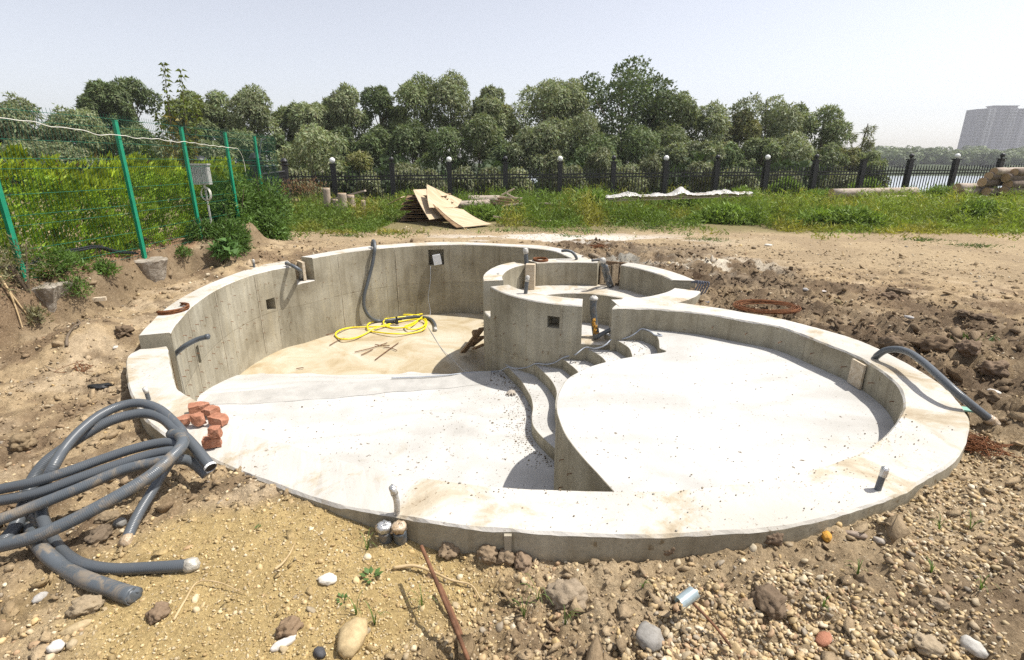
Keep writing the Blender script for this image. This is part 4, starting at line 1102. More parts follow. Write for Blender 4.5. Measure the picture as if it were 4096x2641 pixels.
def grass_field():
    rng = np.random.default_rng(31)
    # candidate positions in plan between the bare yard and the fence
    n = 150000
    y = rng.uniform(12.6, 27.5, n); x = rng.uniform(-1.05, 1.15, n) * y * 1.0
    w1 = fbm(x, y, .5, 3, 131); w2 = fbm(x, y, 1.6, 3, 133)
    near = 14.9 - .12 * np.maximum(0, x - 6) * 1.0 + 1.2 * (w1 - .5)
    near = np.where(x > 7.2, 13.9 - .05 * (x - 7), near); near = np.where((x < 7.4) & (x > 5.6), 17.5, near)
    near = np.where(x < -2.2, 13.4 + .6 * (w1 - .5), near)
    dens = sstep(-.2, 1.0, y - near) * (.35 + .65 * sstep(.36, .52, w2)) * sstep(28, 26.5, y)
    dens = np.maximum(dens, .10 * sstep(-2.2, -.6, y - near) * sstep(.5, .6, fbm(x, y, 2.2, 2, 135)))
    keep = (rng.random(n) < dens) & (x < 27) & (x > -9) & ~((x > -3.7) & (x < -.4) & (y > 14.0) & (y < 17.6) & (y > 14.2 + .25 * (x + .4)))
    x, y, w1, w2 = x[keep], y[keep], w1[keep], w2[keep]; n = len(x)
    z = ground_h(x, y, False)
    hgt = (.18 + .95 * sstep(.38, .66, w2) * sstep(.3, .62, w1) * sstep(0, 2, y - 14)) * rng.uniform(.45, 1.15, n)
    hgt = np.where(x < -2, hgt * .8, hgt)
    P_, A_, L_, W_, C_ = [], [], [], [], []
    yellow = np.minimum(1, .55 * sstep(.55, .7, fbm(x, y, .8, 3, 143)) + sstep(.42, .6, fbm(x, y, .9, 3, 141)) * np.exp(-((x + 3.6) ** 2 / 3.0 + (y - 14.2) ** 2 / 1.6)))
    lush = sstep(5, 12, x)
    for k in range(3):
        P_.append(np.column_stack([x + rng.normal(0, .05, n), y + rng.normal(0, .05, n), z + hgt * rng.uniform(0, .75, n) - .02]))
        A_.append(nrm(np.column_stack([rng.normal(0, .55, n), rng.normal(0, .55, n), rng.uniform(.25, 1.1, n)])))
        L_.append(rng.uniform(.10, .22, n) * (.7 + .7 * hgt)); W_.append(rng.uniform(.02, .045, n))
        c = np.array([0.135, 0.205, 0.035]) * (1 - lush[:, None]) + np.array([0.215, 0.285, 0.045]) * lush[:, None]
        c = c * (1 - yellow[:, None]) + np.array([0.36, 0.30, 0.06]) * yellow[:, None]
        C_.append(c * rng.uniform(.6, 1.35, (n, 1)) * (.75 + .5 * w2[:, None]))
    o = card_obj('grass', cards(np.vstack(P_), np.vstack(A_), np.concatenate(L_), np.concatenate(W_), rng, .2), np.vstack(C_), M['grassblade']); o['kind'] = 'stuff'
grass_field()
for k, (vx, vy, w_, h_, lab) in enumerate([(1370, 505, .55, .8, 'tall dark weed clump left of the film-covered planks, before a white globe post'),
        (1830, 470, .9, .9, 'tall bright green weed clump in front of the ninth fence post'),
        (2010, 470, .8, .9, 'leafy bush half hiding the pair of pale logs'),
        (2210, 478, 1.3, .8, 'wide dark leafy bush in front of the right log pile'),
        (1255, 500, .8, .5, 'low green weed clump right of the broken wood pieces'),
        (1445, 488, .9, .42, 'low leafy weeds under the left end of the film-covered planks'), (1600, 486, 1.1, .45, 'weed clump in front of the middle of the film-covered planks'), (1722, 484, .8, .6, 'weed clump at the right end of the film-covered planks'), (1905, 478, .8, .6, 'pale green weeds at the foot of the tenth fence post'), (1690, 520, 1.0, .4, 'near weed clump at the edge of the yard before the planks'), (2300, 520, 1.3, .5, 'rank weeds in the near part of the right meadow by the frame edge'), (1960, 530, 1.2, .45, 'yellow-green weeds at the near edge of the right meadow'),
        (1120, 515, .6, .35, 'low green weeds right behind the leaning plywood')]):
    p = gb(vx, vy); bush((p[0], p[1], p[2]), (w_ * 1.15, .7, h_ * 1.35), 5200, (0.20, 0.295, 0.055), lab, 430 + k, leaf=(.15, .05), name='weed_clump', cat='weeds', group=None)
# seeding reddish grass by the gate
rng = np.random.default_rng(55)
for k, (vx, vy, lab) in enumerate([(665, 495, 'reddish seeding tall grass in front of the iron gate'), (722, 490, 'larger reddish seeding grass clump left of the upright logs')]):
    p = gb(vx, vy); root = empty('tall_grass', p, 0, lab, 'grass clump')
    n = 260; a = nrm(np.column_stack([rng.normal(0, .22, n), rng.normal(0, .3, n), np.ones(n)]))
    base = np.column_stack([rng.normal(0, .25, n), rng.normal(0, .2, n), np.zeros(n)])
    card_obj('blades', cards(base, a, rng.uniform(.6, 1.15, n), np.full(n, .03), rng, .25), np.array([[.20, .22, .07]]) * rng.uniform(.7, 1.3, (n, 1)), M['grassblade'], root)['kind'] = 'stuff'
    m = 340; q = rng.integers(0, n, m); t = rng.uniform(.75, 1.25, m)
    card_obj('seed_heads', cards(base[q] + a[q] * t[:, None] + rng.normal(0, .04, (m, 3)), nrm(a[q] + rng.normal(0, .5, (m, 3))), rng.uniform(.06, .12, m), np.full(m, .03), rng), np.array([[.26, .15, .08]]) * rng.uniform(.7, 1.3, (m, 1)), M['grassblade'], root)['kind'] = 'stuff'
# small tufts in the yard
TUF = [((2835, 960), .3, 'grass tuft alone on the bare yard at centre right'), ((2600, 915), .22, 'small grass tuft near the lime stains'), ((2330, 925), .35, 'grass tuft right of the cement spill'), ((2270, 948), .2, 'flat green tuft on the cement spill'), ((2060, 925), .4, 'ragged green tuft left of the cement spill'), ((3690, 962), .25, 'thin tuft on the dry yard at right'), ((3900, 985), .3, 'little tuft at the edge of the right meadow'), ((1395, 945), .22, 'grey-green weed standing in the dirt behind the black hose'), ((3880, 1365), .14, 'single leafy weed in the dark clods at right')]
for k, (px, s_, lab) in enumerate(TUF):
    p = GP_px(*px, -.1); root = empty('grass_tuft', p, 0, lab, 'grass tuft'); n = 160
    base = np.column_stack([rng.normal(0, s_, n), rng.normal(0, s_ * .6, n), np.zeros(n)])
    card_obj('blades', cards(base, nrm(np.column_stack([rng.normal(0, .6, n), rng.normal(0, .6, n), rng.uniform(.3, 1, n)])), rng.uniform(.06, .14, n), np.full(n, .02), rng, .2), np.array([[.10, .16, .04]]) * rng.uniform(.6, 1.3, (n, 1)), M['grassblade'], root)['kind'] = 'stuff'
# young maple behind the hedge
def sapling():
    rng = np.random.default_rng(77)
    base = at(1190 * .6 + 0, 640, 11.5); 
    tip = at(*vpx(384, 150), 12.6); bx, by = tip[0] - .15, 12.6
    root = empty('maple_sapling', (bx, by, .2), 0, 'tall thin young tree with sparse yellow-green leaves behind the hedge', 'sapling')
    H = tip[2] - .2; b = MB(); Vs = []; Cs = []
    shoots = [((.0, 0, .9), (0.02, 0, H * .55), (0.12, 0, H)), ((0, 0, .9), (.28, .1, H * .6), (.42, .1, H * .97)), ((0, 0, .8), (.5, 0, H * .55), (.72, .1, H * .82)), ((0, 0, .9), (-.22, .1, H * .5), (-.3, .1, H * .72)), ((0, 0, 1), (.25, -.2, H * .4), (.55, -.3, H * .55)), ((0, 0, 1), (-.35, -.1, H * .4), (-.6, -.1, H * .52))]
    b.tube([(0, 0, -.2), (.02, 0, .6), (0, 0, 1.3)], [.04, .034, .025], 6)
    for sh in shoots:
        s = spline(sh, 26); b.tube(s, np.linspace(.018, .004, 26), 4)
        for i in range(6, 26):
            for q in range(12):
                d = rnd_dirs(1, rng)[0]; d[2] = d[2] * .4
                sp = .05 + .30 * (1 - i / 26)
                p = s[i] + d * rng.uniform(.02, sp)
                Vs.append(cards(p[None], nrm((d + [0, 0, -.5])[None]), [rng.uniform(.06, .11)], [rng.uniform(.04, .075)], rng))
                g = np.array([.15, .19, .035]) if i > 15 else np.array([.20, .17, .04])
                Cs.append(g[None] * rng.uniform(.6, 1.3))
    b.build('stems', M['bark'], root); card_obj('leaves', np.vstack(Vs), np.vstack(Cs), M['leaf'], root)
sapling()

# ------------------------------------------------------------------ black iron fence
def iron_fence():
    X0, DX, Y0, DY = -7.80, 2.499, 23.63, 0.2963
    ang = math.atan2(DY, DX); SP = math.hypot(DX, DY)
    root = empty('iron_fence', (X0, Y0, 0), 0, 'long black iron fence with square posts and spiked pickets between yard and river', 'fence')
    inv = Matrix.Translation((-X0, -Y0, 0))
    b = MB(); b.box((0, 0, .72), (.21, .21, 1.98)); b.box((0, 0, 1.735), (.29, .29, .05)); b.box((0, 0, -.2), (.24, .24, .16)); post_me = b.mesh('fence_post', M['black'])
    bb = MB(); bb.lathe([(.045, 0), (.035, .03), (.03, .05)], n=10); bb.lathe([(.11 * math.sin(t), .15 - .11 * math.cos(t)) for t in np.linspace(.25, math.pi - .02, 9)], n=14)
    ball_b = bb.mesh('ball_cap', M['black'], True)
    bb = MB(); bb.lathe([(.12 * math.sin(t), .125 - .12 * math.cos(t)) for t in np.linspace(.3, math.pi - .02, 11)], n=16); ball_w = bb.mesh('globe_lamp', M['globe'], True)
    pk = MB(); pk.box((0, 0, .66), (.03, .03, 1.42)); pk.add([(-.02, -.02, 1.37), (.02, -.02, 1.37), (.02, .02, 1.37), (-.02, .02, 1.37), (0, 0, 1.50)], [(0, 1, 4), (1, 2, 4), (2, 3, 4), (3, 0, 4)])
    pk.box((0, 0, 1.29), (.045, .045, .03)); pick_me = pk.mesh('picket', M['black'])
    L = SP - .23; rl = MB()
    for z in (1.21, 1.07, .06): rl.box((0, 0, z), (L, .045, .06))
    rail_me = rl.mesh('rail_panel', M['black'])
    g = lambda k: (X0 + DX * k, Y0 + DY * k, -.10 + .018 * k)
    for k in range(15):
        p = g(k); o = link('fence_post', post_me, root, p, (0, 0, ang)); o.matrix_parent_inverse = inv
        if k != 10:
            wht = k in (0, 2, 4, 6, 8, 12)
            c = link('globe_lamp' if wht else 'ball_cap', ball_w if wht else ball_b, o, (0, 0, 1.76))
            if wht: c['label'] = 'white globe on the post top'
    for k in range(-1, 15):
        a, q = g(k), g(k + 1); 
        if k == -1: a = (-9.75, 23.4, -.11)
        f = .5; c = ((a[0] + q[0]) / 2, (a[1] + q[1]) / 2, (a[2] + q[2]) / 2)
        ln = math.hypot(q[0] - a[0], q[1] - a[1]); an = math.atan2(q[1] - a[1], q[0] - a[0])
        o = link('rail_panel', rail_me, root, c, (0, 0, an), (ln / SP, 1, 1)); o.matrix_parent_inverse = inv
        n = int(round(15 * ln / SP))
        for i in range(n):
            t = (i + .5) / n - .5
            pp = link('picket', pick_me, root, (c[0] + t * (ln - .22) * math.cos(an), c[1] + t * (ln - .22) * math.sin(an), c[2]), (0, 0, an)); pp.matrix_parent_inverse = inv
iron_fence()

def gate():
    root = empty('iron_gate', (-9.0, 20, 0), 0, 'black wrought iron gate with ball-topped posts and curled top left of the iron fence', 'gate')
    inv = Matrix.Translation((9.0, -20, 0))
    def part(b, name, par=root, **k):
        o = b.build(name, M['black'], par, **k)
        o.matrix_parent_inverse = inv; return o
    A = [(-8.1, 17.2, .16, 1.72), (-8.59, 18.97, .07, 1.50), (-8.97, 20.4, .07, 1.52), (-9.78, 23.35, .13, 1.66)]
    for x, y, w, h in A:
        b = MB(); b.lathe([(w, -.3), (w, h - .1), (w * 1.5, h - .06), (w * 1.5, h - .01), (w * .6, h), (w * 1.05, h + .03), (w * 1.15, h + w * .7), (w * .7, h + w * 1.5), (0.01, h + w * 1.75)], (x, y, 0), 14)
        part(b, 'gate_post', smooth=False)
    for i, (a, q) in enumerate(zip(A[:-1], A[1:])):
        ln = math.hypot(q[0] - a[0], q[1] - a[1]); an = math.atan2(q[1] - a[1], q[0] - a[0])
        b = MB(); c = ((a[0] + q[0]) / 2, (a[1] + q[1]) / 2)
        for z in (.1, .55, .95, 1.15): b.box((c[0], c[1], z), (ln, .04, .06), an)
        b.box((c[0], c[1], .33), (ln, .02, .42), an)
        part(b, 'gate_frame')
        n = int(ln / .14)
        for k in range(n):
            t = (k + .5) / n; b = MB(); px_, py_ = a[0] + (q[0] - a[0]) * t, a[1] + (q[1] - a[1]) * t
            b.box((px_, py_, .8), (.025, .025, 1.0), an)
            b.lathe([(.01, 0), (.035, .03), (.035, .06), (.01, .09)], (px_, py_, 1.28), 8)
            part(b, 'picket')
    b = MB()
    for s in (0, 1):
        a, q = np.array(A[s][:2]), np.array(A[s + 1][:2]); pts = []
        for t in np.linspace(0, 1, 15):
            xy = a + (q - a) * (.05 + .9 * t); z = 1.62 + (.55 * sstep(.35, .95, t) if s == 0 else .38 * sstep(.8, .2, t))
            pts.append((*xy, float(z) + .25 - s * .2))
        b.tube(spline(pts, 24), .018, 6)
        tip = np.array(pts[-1 if s == 0 else 0]); b.tube(spline([tip, tip + (.05, .18, .05), tip + (.02, .30, -.12), tip + (0, .32, -.35)], 12), .018, 6)
    part(b, 'scrollwork')
gate()
# black lamp pillar seen over the hedge
b = MB(); p = at(795, 650, 17.0)
root = empty('gate_pillar', (p[0], p[1], 0), 0, 'black pillar with wide domed cap and small lamp rising behind the hedge', 'pillar')
b.box((0, 0, p[2] / 2 - .3), (.42, .42, p[2] + .5)); b.box((0, 0, p[2] - .02), (.85, .85, .06)); b.build('shaft', M['black'], root)
b = MB(); b.lathe([(.30, 0), (.27, .08), (.17, .16), (.05, .2)], (0, 0, p[2] + .01), 14); b.build('domed_cap', M['black'], root, True)
b = MB(); b.lathe([(.05, 0), (.05, .16), (.02, .2)], (-.28, 0, p[2] + .01), 10); b.build('lamp', M['globe'], root)

# ------------------------------------------------------------------ green mesh fence
GPOST = [(-6.02, 6.22, -.05), (-5.80, 8.05, .265), (-5.80, 9.62, .2), (-5.90, 11.25, .1), (-6.08, 12.9, .05)]
GTOP = 2.27
def mesh_fence():
    root = empty('mesh_fence', (-5.8, 8, .2), 0, 'green welded wire mesh fence on green posts along the hedge', 'fence')
    inv = Matrix.Translation((5.8, -8, -.2))
    for x, y, z in GPOST:
        b = MB(); b.box((x + .055, y, (GTOP + z - .15) / 2), (.045, .055, GTOP - z + .15), R(-6)); b.box((x + .055, y, GTOP + .004), (.051, .061, .012), R(-6))
        o = b.build('fence_post', M['green'], root); o.matrix_parent_inverse = inv
    pp = [(-6.35, 3.4, .2)] + GPOST + [(-6.3, 14.6, 0)]
    prof = [(0.12, 0), (.30, 0), (.36, .035), (.42, 0), (.95, 0), (1.01, .035), (1.07, 0), (1.62, 0), (1.68, .035), (1.74, 0), (2.18, 0), (2.24, .035), (2.30, 0), (2.36, 0)]
    for a, q in zip(pp[:-1], pp[1:]):
        a = np.array(a); q = np.array(q); d = q - a; ln = np.linalg.norm(d[:2]); n_ = np.array([d[1], -d[0], 0]) / ln
        b = MB(); m = int(ln / .052); z0 = (a[2] + q[2]) / 2 * .2
        for i in range(m + 1):
            base = a + d * (i / m); base[2] = 0
            b.tube([base + n_ * o_ + np.array([0, 0, z + z0 * (1 - z / 2.3)]) for z, o_ in prof], .0029, 3, False)
        for z in (.14, .30, .42, .66, .95, 1.07, 1.32, 1.62, 1.74, 1.96, 2.18, 2.30):
            A = a.copy(); Q = q.copy(); A[2] = Q[2] = z + z0 * (1 - z / 2.3)
            b.tube([A, Q], .0038, 3, False)
        o = b.build('mesh_panel', M['wire'], root); o.matrix_parent_inverse = inv; o['kind'] = 'stuff'
mesh_fence()
# cord strung along the posts
def fp(vx, vy, dx=.05):   # point on the fence plane under a photograph pixel
    r_ = ray(vx, vy); best = None
    ys = np.linspace(3.4, 14, 400); xs_ = np.interp(ys, [3.4] + [g[1] for g in GPOST] + [14.6], [-6.35] + [g[0] for g in GPOST] + [-6.3])
    k = np.argmin(np.abs(r_[0] / r_[1] * ys - xs_ - dx)); t = ys[k] / r_[1]
    return np.array([xs_[k] + dx + .06, ys[k], CAMH + r_[2] * t])
z1c = lambda x, y: (x / 1.54, 200 + y / 1.54)
cd = spline([fp(*z1c(*q)) for q in [(-60, 418), (0, 424), (150, 440), (300, 474), (450, 488), (590, 523), (700, 523), (800, 541), (950, 549), (1060, 567), (1110, 566), (1250, 585), (1390, 602), (1450, 614), (1470, 645), (1488, 700), (1495, 755)]], 120)
cd[:, 2] += .006 * np.sin(np.arange(120) * .9)
b = MB(); b.tube(cd, .0046, 5); tag(b.build('cord', M['whitecord'], smooth=True), 'thin white cord strung sagging along the tops of the green fence posts', 'cord')
# footing and undermined concrete
def rock_mesh(name, size, seed, mat, sub=3, rough=.22, flat=1.0, col=None, sharp=1.3):
    bm = bmesh.new(); bmesh.ops.create_icosphere(bm, subdivisions=sub, radius=1)
    for v in bm.verts:
        c = v.co.copy(); k = Vector((seed * 3.1, seed * 1.7, seed * .9))
        f = 1 + rough * 1.5 * mnoise.noise(c * sharp + k) + rough * 1.0 * mnoise.noise(c * 3.4 + k) + rough * .8 * abs(mnoise.noise(c * 7 + k)) + rough * .5 * mnoise.noise(c * 15 + k)
        v.co = Vector((c.x * size[0] * f, c.y * size[1] * f, c.z * size[2] * f * flat))
    me = bpy.data.meshes.new(name); bm.to_mesh(me); bm.free()
    me.materials.append(mat); me.polygons.foreach_set('use_smooth', np.ones(len(me.polygons), bool))
    if col is not None:
        a = me.color_attributes.new('Col', 'FLOAT_COLOR', 'POINT'); a.data.foreach_set('color', np.tile(np.array([*col, 1], np.float32), len(me.vertices)))
    return me
def chunk(name, prof, seed, mat, n=22, jag=.12):
    """rough-cast block: (radius, z) rings with an uneven outline"""
    rg = random.Random(seed); b = MB(); V = []; F = []
    ph = [1 + jag * mnoise.noise(Vector((math.cos(2 * math.pi * k / n) * 1.7 + seed, math.sin(2 * math.pi * k / n) * 1.7, 0))) * 2 for k in range(n)]
    for r_, z in prof:
        for k in range(n):
            a = 2 * math.pi * k / n; q = r_ * ph[k] * (1 + rg.uniform(-.05, .05)); V.append((q * math.cos(a), q * math.sin(a), z + rg.uniform(-.012, .012)))
    for i in range(len(prof) - 1):
        for k in range(n): F.append((i * n + k, i * n + (k + 1) % n, (i + 1) * n + (k + 1) % n, (i + 1) * n + k))
    F.append(tuple(range(n))[::-1]); F.append(tuple((len(prof) - 1) * n + k for k in range(n)))
    b.add(V, F); return b.mesh(name, mat)
fx, fy = GPOST[1][0] + .10, GPOST[1][1] - .02
tag(link('post_footing', chunk('post_footing', [(.13, -.25), (.17, -.12), (.2, 0), (.235, .14), (.27, .24), (.25, .262), (.12, .268)], 3, M['footing']), None, (fx, fy, 0), (0, 0, .4), (1.05, .8, 1)), 'tapered concrete footing bared by digging under the second green fence post', 'footing')
p = GP_px(150, 1180, .1)
tag(link('broken_footing', chunk('broken_footing', [(.2, -.3), (.26, -.1), (.33, .05), (.36, .12), (.30, .14)], 8, M['footing'], jag=.25), None, (p[0] - .05, p[1] + .1, p[2] - .02), (0, 0, 1.1), (.72, .55, .8)), 'ragged broken concrete lump in the earth bank under the leftmost green post', 'concrete lump')
# black irrigation pipes along the hedge foot
pts = [fp(*q, .0) for q in [(10, 1080), (120, 1062), (225, 1022), (330, 1002), (415, 990), (480, 1008), (560, 1015)]]
for k in range(3):
    q = np.array(pts) + np.array([-.10 - .035 * k, 0, .02 * (k % 2)]); b = MB(); b.tube(spline(q, 40), .016, 6)
    tag(b.build('irrigation_pipe', M['black'], smooth=True), 'thin black plastic pipe in the bundle lying along the foot of the hedge', 'pipe', 'black pipes along the hedge foot')
# cabinet on the fence, coil below
c = fp(*z1c(1218, 770), -.25)
root = empty('fence_cabinet', c, 0, 'light grey ribbed cabinet hanging behind the mesh right of the third green post', 'cabinet')
b = MB(); b.box((0, 0, 0), (.30, .2, .36), R(14)); b.build('case', M['greybox'], root)
b = MB(); b.box((0, 0, .195), (.34, .25, .03), R(14)); b.build('lid', M['greybox'], root)
rb = MB(); rb.box((0, 0, 0), (.016, .012, .34)); rib_me = rb.mesh('rib', M['greybox'])
Rz = Matrix.Rotation(R(14), 3, 'Z')
for i in range(8): link('rib', rib_me, root, Rz @ Vector((-.13 + i * .037, -.106, 0)), (0, 0, R(14)))
b = MB(); b.tube([(0, .06, -.18), (0, .06, -1.5)], .02, 6); b.build('stand', M['greybox'], root)
c2 = fp(*z1c(1247, 888), -.2)
b = MB()
for k in range(4):
    t = np.linspace(0, 2 * np.pi, 28); b.tube(np.column_stack([.085 * np.cos(t) * (1 + .04 * k), 0 * t + .012 * k, .12 * np.sin(t) * (1 + .03 * k)]), .009, 5, False)
b.tube([(0, 0, .12), (0, 0, .22)], .02, 6)
tag(b.build('cable_coil', M['whitecord'], None, True, loc=c2), 'hanging coil of pale cable just below the ribbed cabinet', 'cable coil')

# ------------------------------------------------------------------ hoses and pipes
def hose(name, pts, r, mat, label=None, cat='hose', n=None, sides=12, open_end=False, parent=None, group=None, ends=None):
    s = spline(pts, n or max(16, int(len(pts) * 12)))
    u = np.r_[0, np.cumsum(np.linalg.norm(np.diff(s, axis=0), axis=1))]
    V, F = tube(s, r, sides, True); W = np.column_stack([np.repeat(u, sides), np.tile(np.arange(sides) / sides, len(s)), np.zeros(len(s) * sides)])
    me = new_mesh(name, V, F, mat, True, None, None, W)
    bm = bmesh.new(); bm.from_mesh(me); bmesh.ops.recalc_face_normals(bm, faces=bm.faces); bm.to_mesh(me); bm.free()
    for pg in me.polygons:
        if len(pg.vertices) > 4: pg.use_smooth = False
    root = link(name, me, parent)
    if label: tag(root, label, cat, group)
    return root, s
def end_cap(par, s, r, mat, which=-1, L=.05, name='end_wrap', k=1.12):
    d = s[-1] - s[-4] if which == -1 else s[0] - s[3]; d = d / np.linalg.norm(d); e = s[which]
    b = MB(); q = [e - d * L * .6, e - d * L * .2, e + d * L * .25, e + d * L * .45]
    b.tube(q, [r * k, r * k * 1.06, r * k, r * .55], 10)
    for i, v in enumerate(b.v): b.v[i] = tuple(np.array(v) * 1 + RNG.normal(0, r * .09, 3))
    return b.build(name, mat, par, True)
z5 = lambda x, y: (x / 1.241, 1400 + y / 1.241)
def HG(lst, r_): return [GP_px(*z5(x, y), -.2) + np.array([0, 0, r_ * .8 + dz]) for x, y, dz in lst]
def HP(lst, lift=0.0): return [P(*z5(x, y), z + lift) for x, y, z in lst]
# six lengths of ribbed grey hose, crossing in one heap at the rim
h, s = hose('ribbed_hose', HP([(235, 900, -.22), (205, 800, -.17), (225, 660, -.06), (262, 585, .02), (320, 490, .07), (400, 400, .12), (500, 322, .155), (600, 278, .17), (690, 264, .17), (780, 290, .145), (850, 345, .10), (905, 410, .06), (925, 470, .00)]), 0.0301, M['hose'], 'dark ribbed hose forming the upper and outer of two high arches over the heap', n=90)
h, s = hose('ribbed_hose', HP([(-60, 1010, -.26), (60, 900, -.24), (130, 740, -.15), (165, 640, -.08), (225, 560, -.02), (330, 480, .03), (430, 415, .07), (540, 355, .11), (640, 325, .12), (730, 316, .12), (810, 342, .10), (870, 395, .07), (925, 440, .045), (980, 500, .005), (1020, 550, -.03), (1046, 584, -.055)]), 0.0330, M['hose'], 'ribbed hose of the lower arch ending in an open white-edged cut by the rim', n=110)
d = s[-1] - s[-3]; d /= np.linalg.norm(d)
b = MB(); b.tube([s[-1] - d * .012, s[-1] + d * .004], .0355, 14, False); b.tube([s[-1] + d * .004, s[-1] - d * .02], [.031, .028], 14, False); b.build('cut_edge', M['globe'], h)
b = MB(); b.tube([s[-1] + d * .0022, s[-1] + d * .0028], .0295, 14); b.build('bore_shade_disc', M['black'], h)  # flat black disc: shade inside the open end put into the colour
STR = [([(-330, 775, -.10), (0, 692, -.05), (150, 660, -.02), (330, 606, .0), (500, 545, .02), (650, 495, .04), (780, 464, .05), (858, 460, .05), (905, 480, .03)], 0.0289, 'hose', 'uppermost of the straight hoses running in from the left frame edge'),
       ([(-330, 790, -.14), (0, 748, -.10), (200, 706, -.07), (400, 634, -.03), (600, 566, .0), (750, 520, .02), (850, 502, .03), (905, 505, .02)], 0.0301, 'hose', 'second straight hose from the top, highlights dotted along its ribs'),
       ([(-330, 940, -.16), (0, 842, -.13), (200, 764, -.10), (400, 684, -.06), (600, 600, -.02), (750, 562, .0), (850, 545, .01), (930, 548, -.04), (985, 582, -.10), (1026, 622, -.15)], 0.0313, 'muddy_hose', 'third straight hose whose sandy brown end bends down to the sand by the rim'),
       ([(-330, 1050, -.20), (0, 972, -.15), (150, 934, -.12), (300, 874, -.09), (450, 800, -.05), (600, 716, -.01), (750, 622, .03), (850, 534, .07), (905, 470, .09), (895, 425, .095), (850, 418, .08)], 0.0342, 'muddy_hose', 'lowest and thickest straight hose with a muddy brown top near the crossing')]
for pts, r_, mt, lab in STR: hose('ribbed_hose', HP(pts), r_, M[mt], lab, n=90)
h, s = hose('ribbed_hose', HP([(900, 470, .07), (862, 530, .03), (810, 610, -.04), (750, 710, -.09), (695, 800, -.13), (655, 880, -.16), (625, 955, -.19)]), 0.0277, M['hose'], 'short hose pointing down to the sand with a taped end', n=50)
end_cap(h, s, .0277, M['brownfilm'])
h, s = hose('ribbed_hose', HP([(180, 640, -.1)]) + HG([(200, 760, .03), (225, 860, .0), (265, 950, 0), (330, 1030, 0), (430, 1085, 0), (560, 1106, 0), (700, 1102, 0), (860, 1092, 0), (965, 1083, 0)], .0245), 0.0289, M['hose'], 'dark hose lying on the ground with a film-wrapped end pointing right', n=80)
end_cap(h, s, .029, M['dullfilm'])
h, s = hose('ribbed_hose', HP([(130, 690, -.16)]) + HG([(135, 800, .03), (165, 920, 0), (225, 1020, 0), (320, 1100, 0), (430, 1160, 0), (550, 1205, 0), (640, 1235, 0), (672, 1243, 0)], .03), np.linspace(.030, .039, 80), M['muddy_hose'], 'fat mud-smeared hose lying lowest of the heap with a torn end', n=80)
end_cap(h, s, .038, M['muddy_hose'], -1, .02, 'torn_end', .9)

# cast-in stubs on the rim
def stub(base, top, r, label, wrap=None, mat='hose', curve=None):
    pts = [np.array(base) - (0, 0, .05), *(curve or []), top]
    h, s = hose('pipe_stub', pts if len(pts) > 2 else [pts[0], (np.array(base) * .5 + np.array(top) * .5), pts[1]], r, M[mat], label, 'pipe stub', n=16)
    if wrap: end_cap(h, s, r, M[wrap], -1, r * 3.2)
    return h
B = P(1586, 2036, 0); stub(B, (B[0] - .012, B[1] + .005, .115), .016, 'bent pipe stub wrapped in silver tape on the front rim', 'foil', 'foil', [B + (.003, 0, .05)])
B = P(3508, 1960, 0); stub(B, (B[0] + .015, B[1], .12), .017, 'grey pipe stub with taped top on the right front rim', 'foil')
B = P(596, 1600, LZ); stub(B, (B[0] - .01, B[1], LZ + .095), .017, 'grey pipe stub on the low left rim near the hose arches', 'film')
B = P(1017, 1070, -.09); stub(B, (B[0], B[1], .03), .02, 'small pale pipe stub on the outer edge of the left wall', 'film')
B = P(1995, 1130, -.42); stub(B, P(1997, 1102, -.02) * np.array([1, 1, 1]), .04, 'thick pale-capped stub in the notch at the left of the hot tub', 'film')
B = P(2101, 1176, .0); stub(B, (B[0] + .03, B[1], .22), .026, 'thin capped stub on the rim of the round hot tub', 'film')
# stand pipes at the hot tub
def ang_pt(t, r_, z): return np.array([SPC[0] + r_ * math.cos(R(t)), SPC[1] + r_ * math.sin(R(t)), z])
h, s = hose('stand_pipe', [ang_pt(126, 1.45, -.43), ang_pt(126, 1.47, -.1), ang_pt(126.5, 1.5, .22)], .038, M['hose'], 'upright dark pipe with white wrapped head standing in the gap behind the hot tub', 'pipe', n=24)
end_cap(h, s, .04, M['film'], -1, .10)
b0 = P(2385, 1345, -.46); h, s = hose('stand_pipe', [b0, b0 + (-.03, .05, .2), b0 + (-.05, .06, .38), b0 + (-.045, .06, .50)], .046, M['muddy_hose'], 'thick grey pipe splashed with orange foam standing in the hot tub entrance', 'pipe', n=30)
end_cap(h, s, .046, M['film'], -1, .05)
for k in range(5):
    o = link('foam_blob', rock_mesh('foam_blob', (.016, .012, .03), 60 + k, M['foam'], 3, .7), h, s[int(2 + k * 2.6)] + np.array([random.uniform(-.03, .03), -.042, 0]))
h, s = hose('stand_pipe', [P(2378, 1352, -.46), P(2400, 1340, -.40), P(2440, 1320, -.33), P(2462, 1308, -.27)], .028, M['hose'], 'dark pipe leaning right out of the foam in the hot tub entrance', 'pipe', n=24)
end_cap(h, s, .032, M['film'], -1, .09, 'end_wrap', 1.3)
h, s = hose('stand_pipe', [P(2441, 1151, -.42), P(2425, 1110, -.25), P(2413, 1062, .02), P(2411, 1040, .12)], .045, M['muddy_hose'], 'thick brown pipe leaning in the back gap of the hot tub', 'pipe', n=24)
end_cap(h, s, .046, M['film'], -1, .09)
hose('stand_pipe', [P(2449, 1146, -.42), P(2438, 1110, -.22), P(2424, 1062, .0)], .03, M['muddy_hose'], 'thinner brown pipe leaning beside the thick one in the back gap', 'pipe', n=20)
hose('stand_pipe', [P(2413, 1043, .08), P(2396, 1040, .09), P(2367, 1042, .085)], .024, M['muddy_hose'], 'short brown pipe lying level across the top of the leaning pipes', 'pipe', n=14)
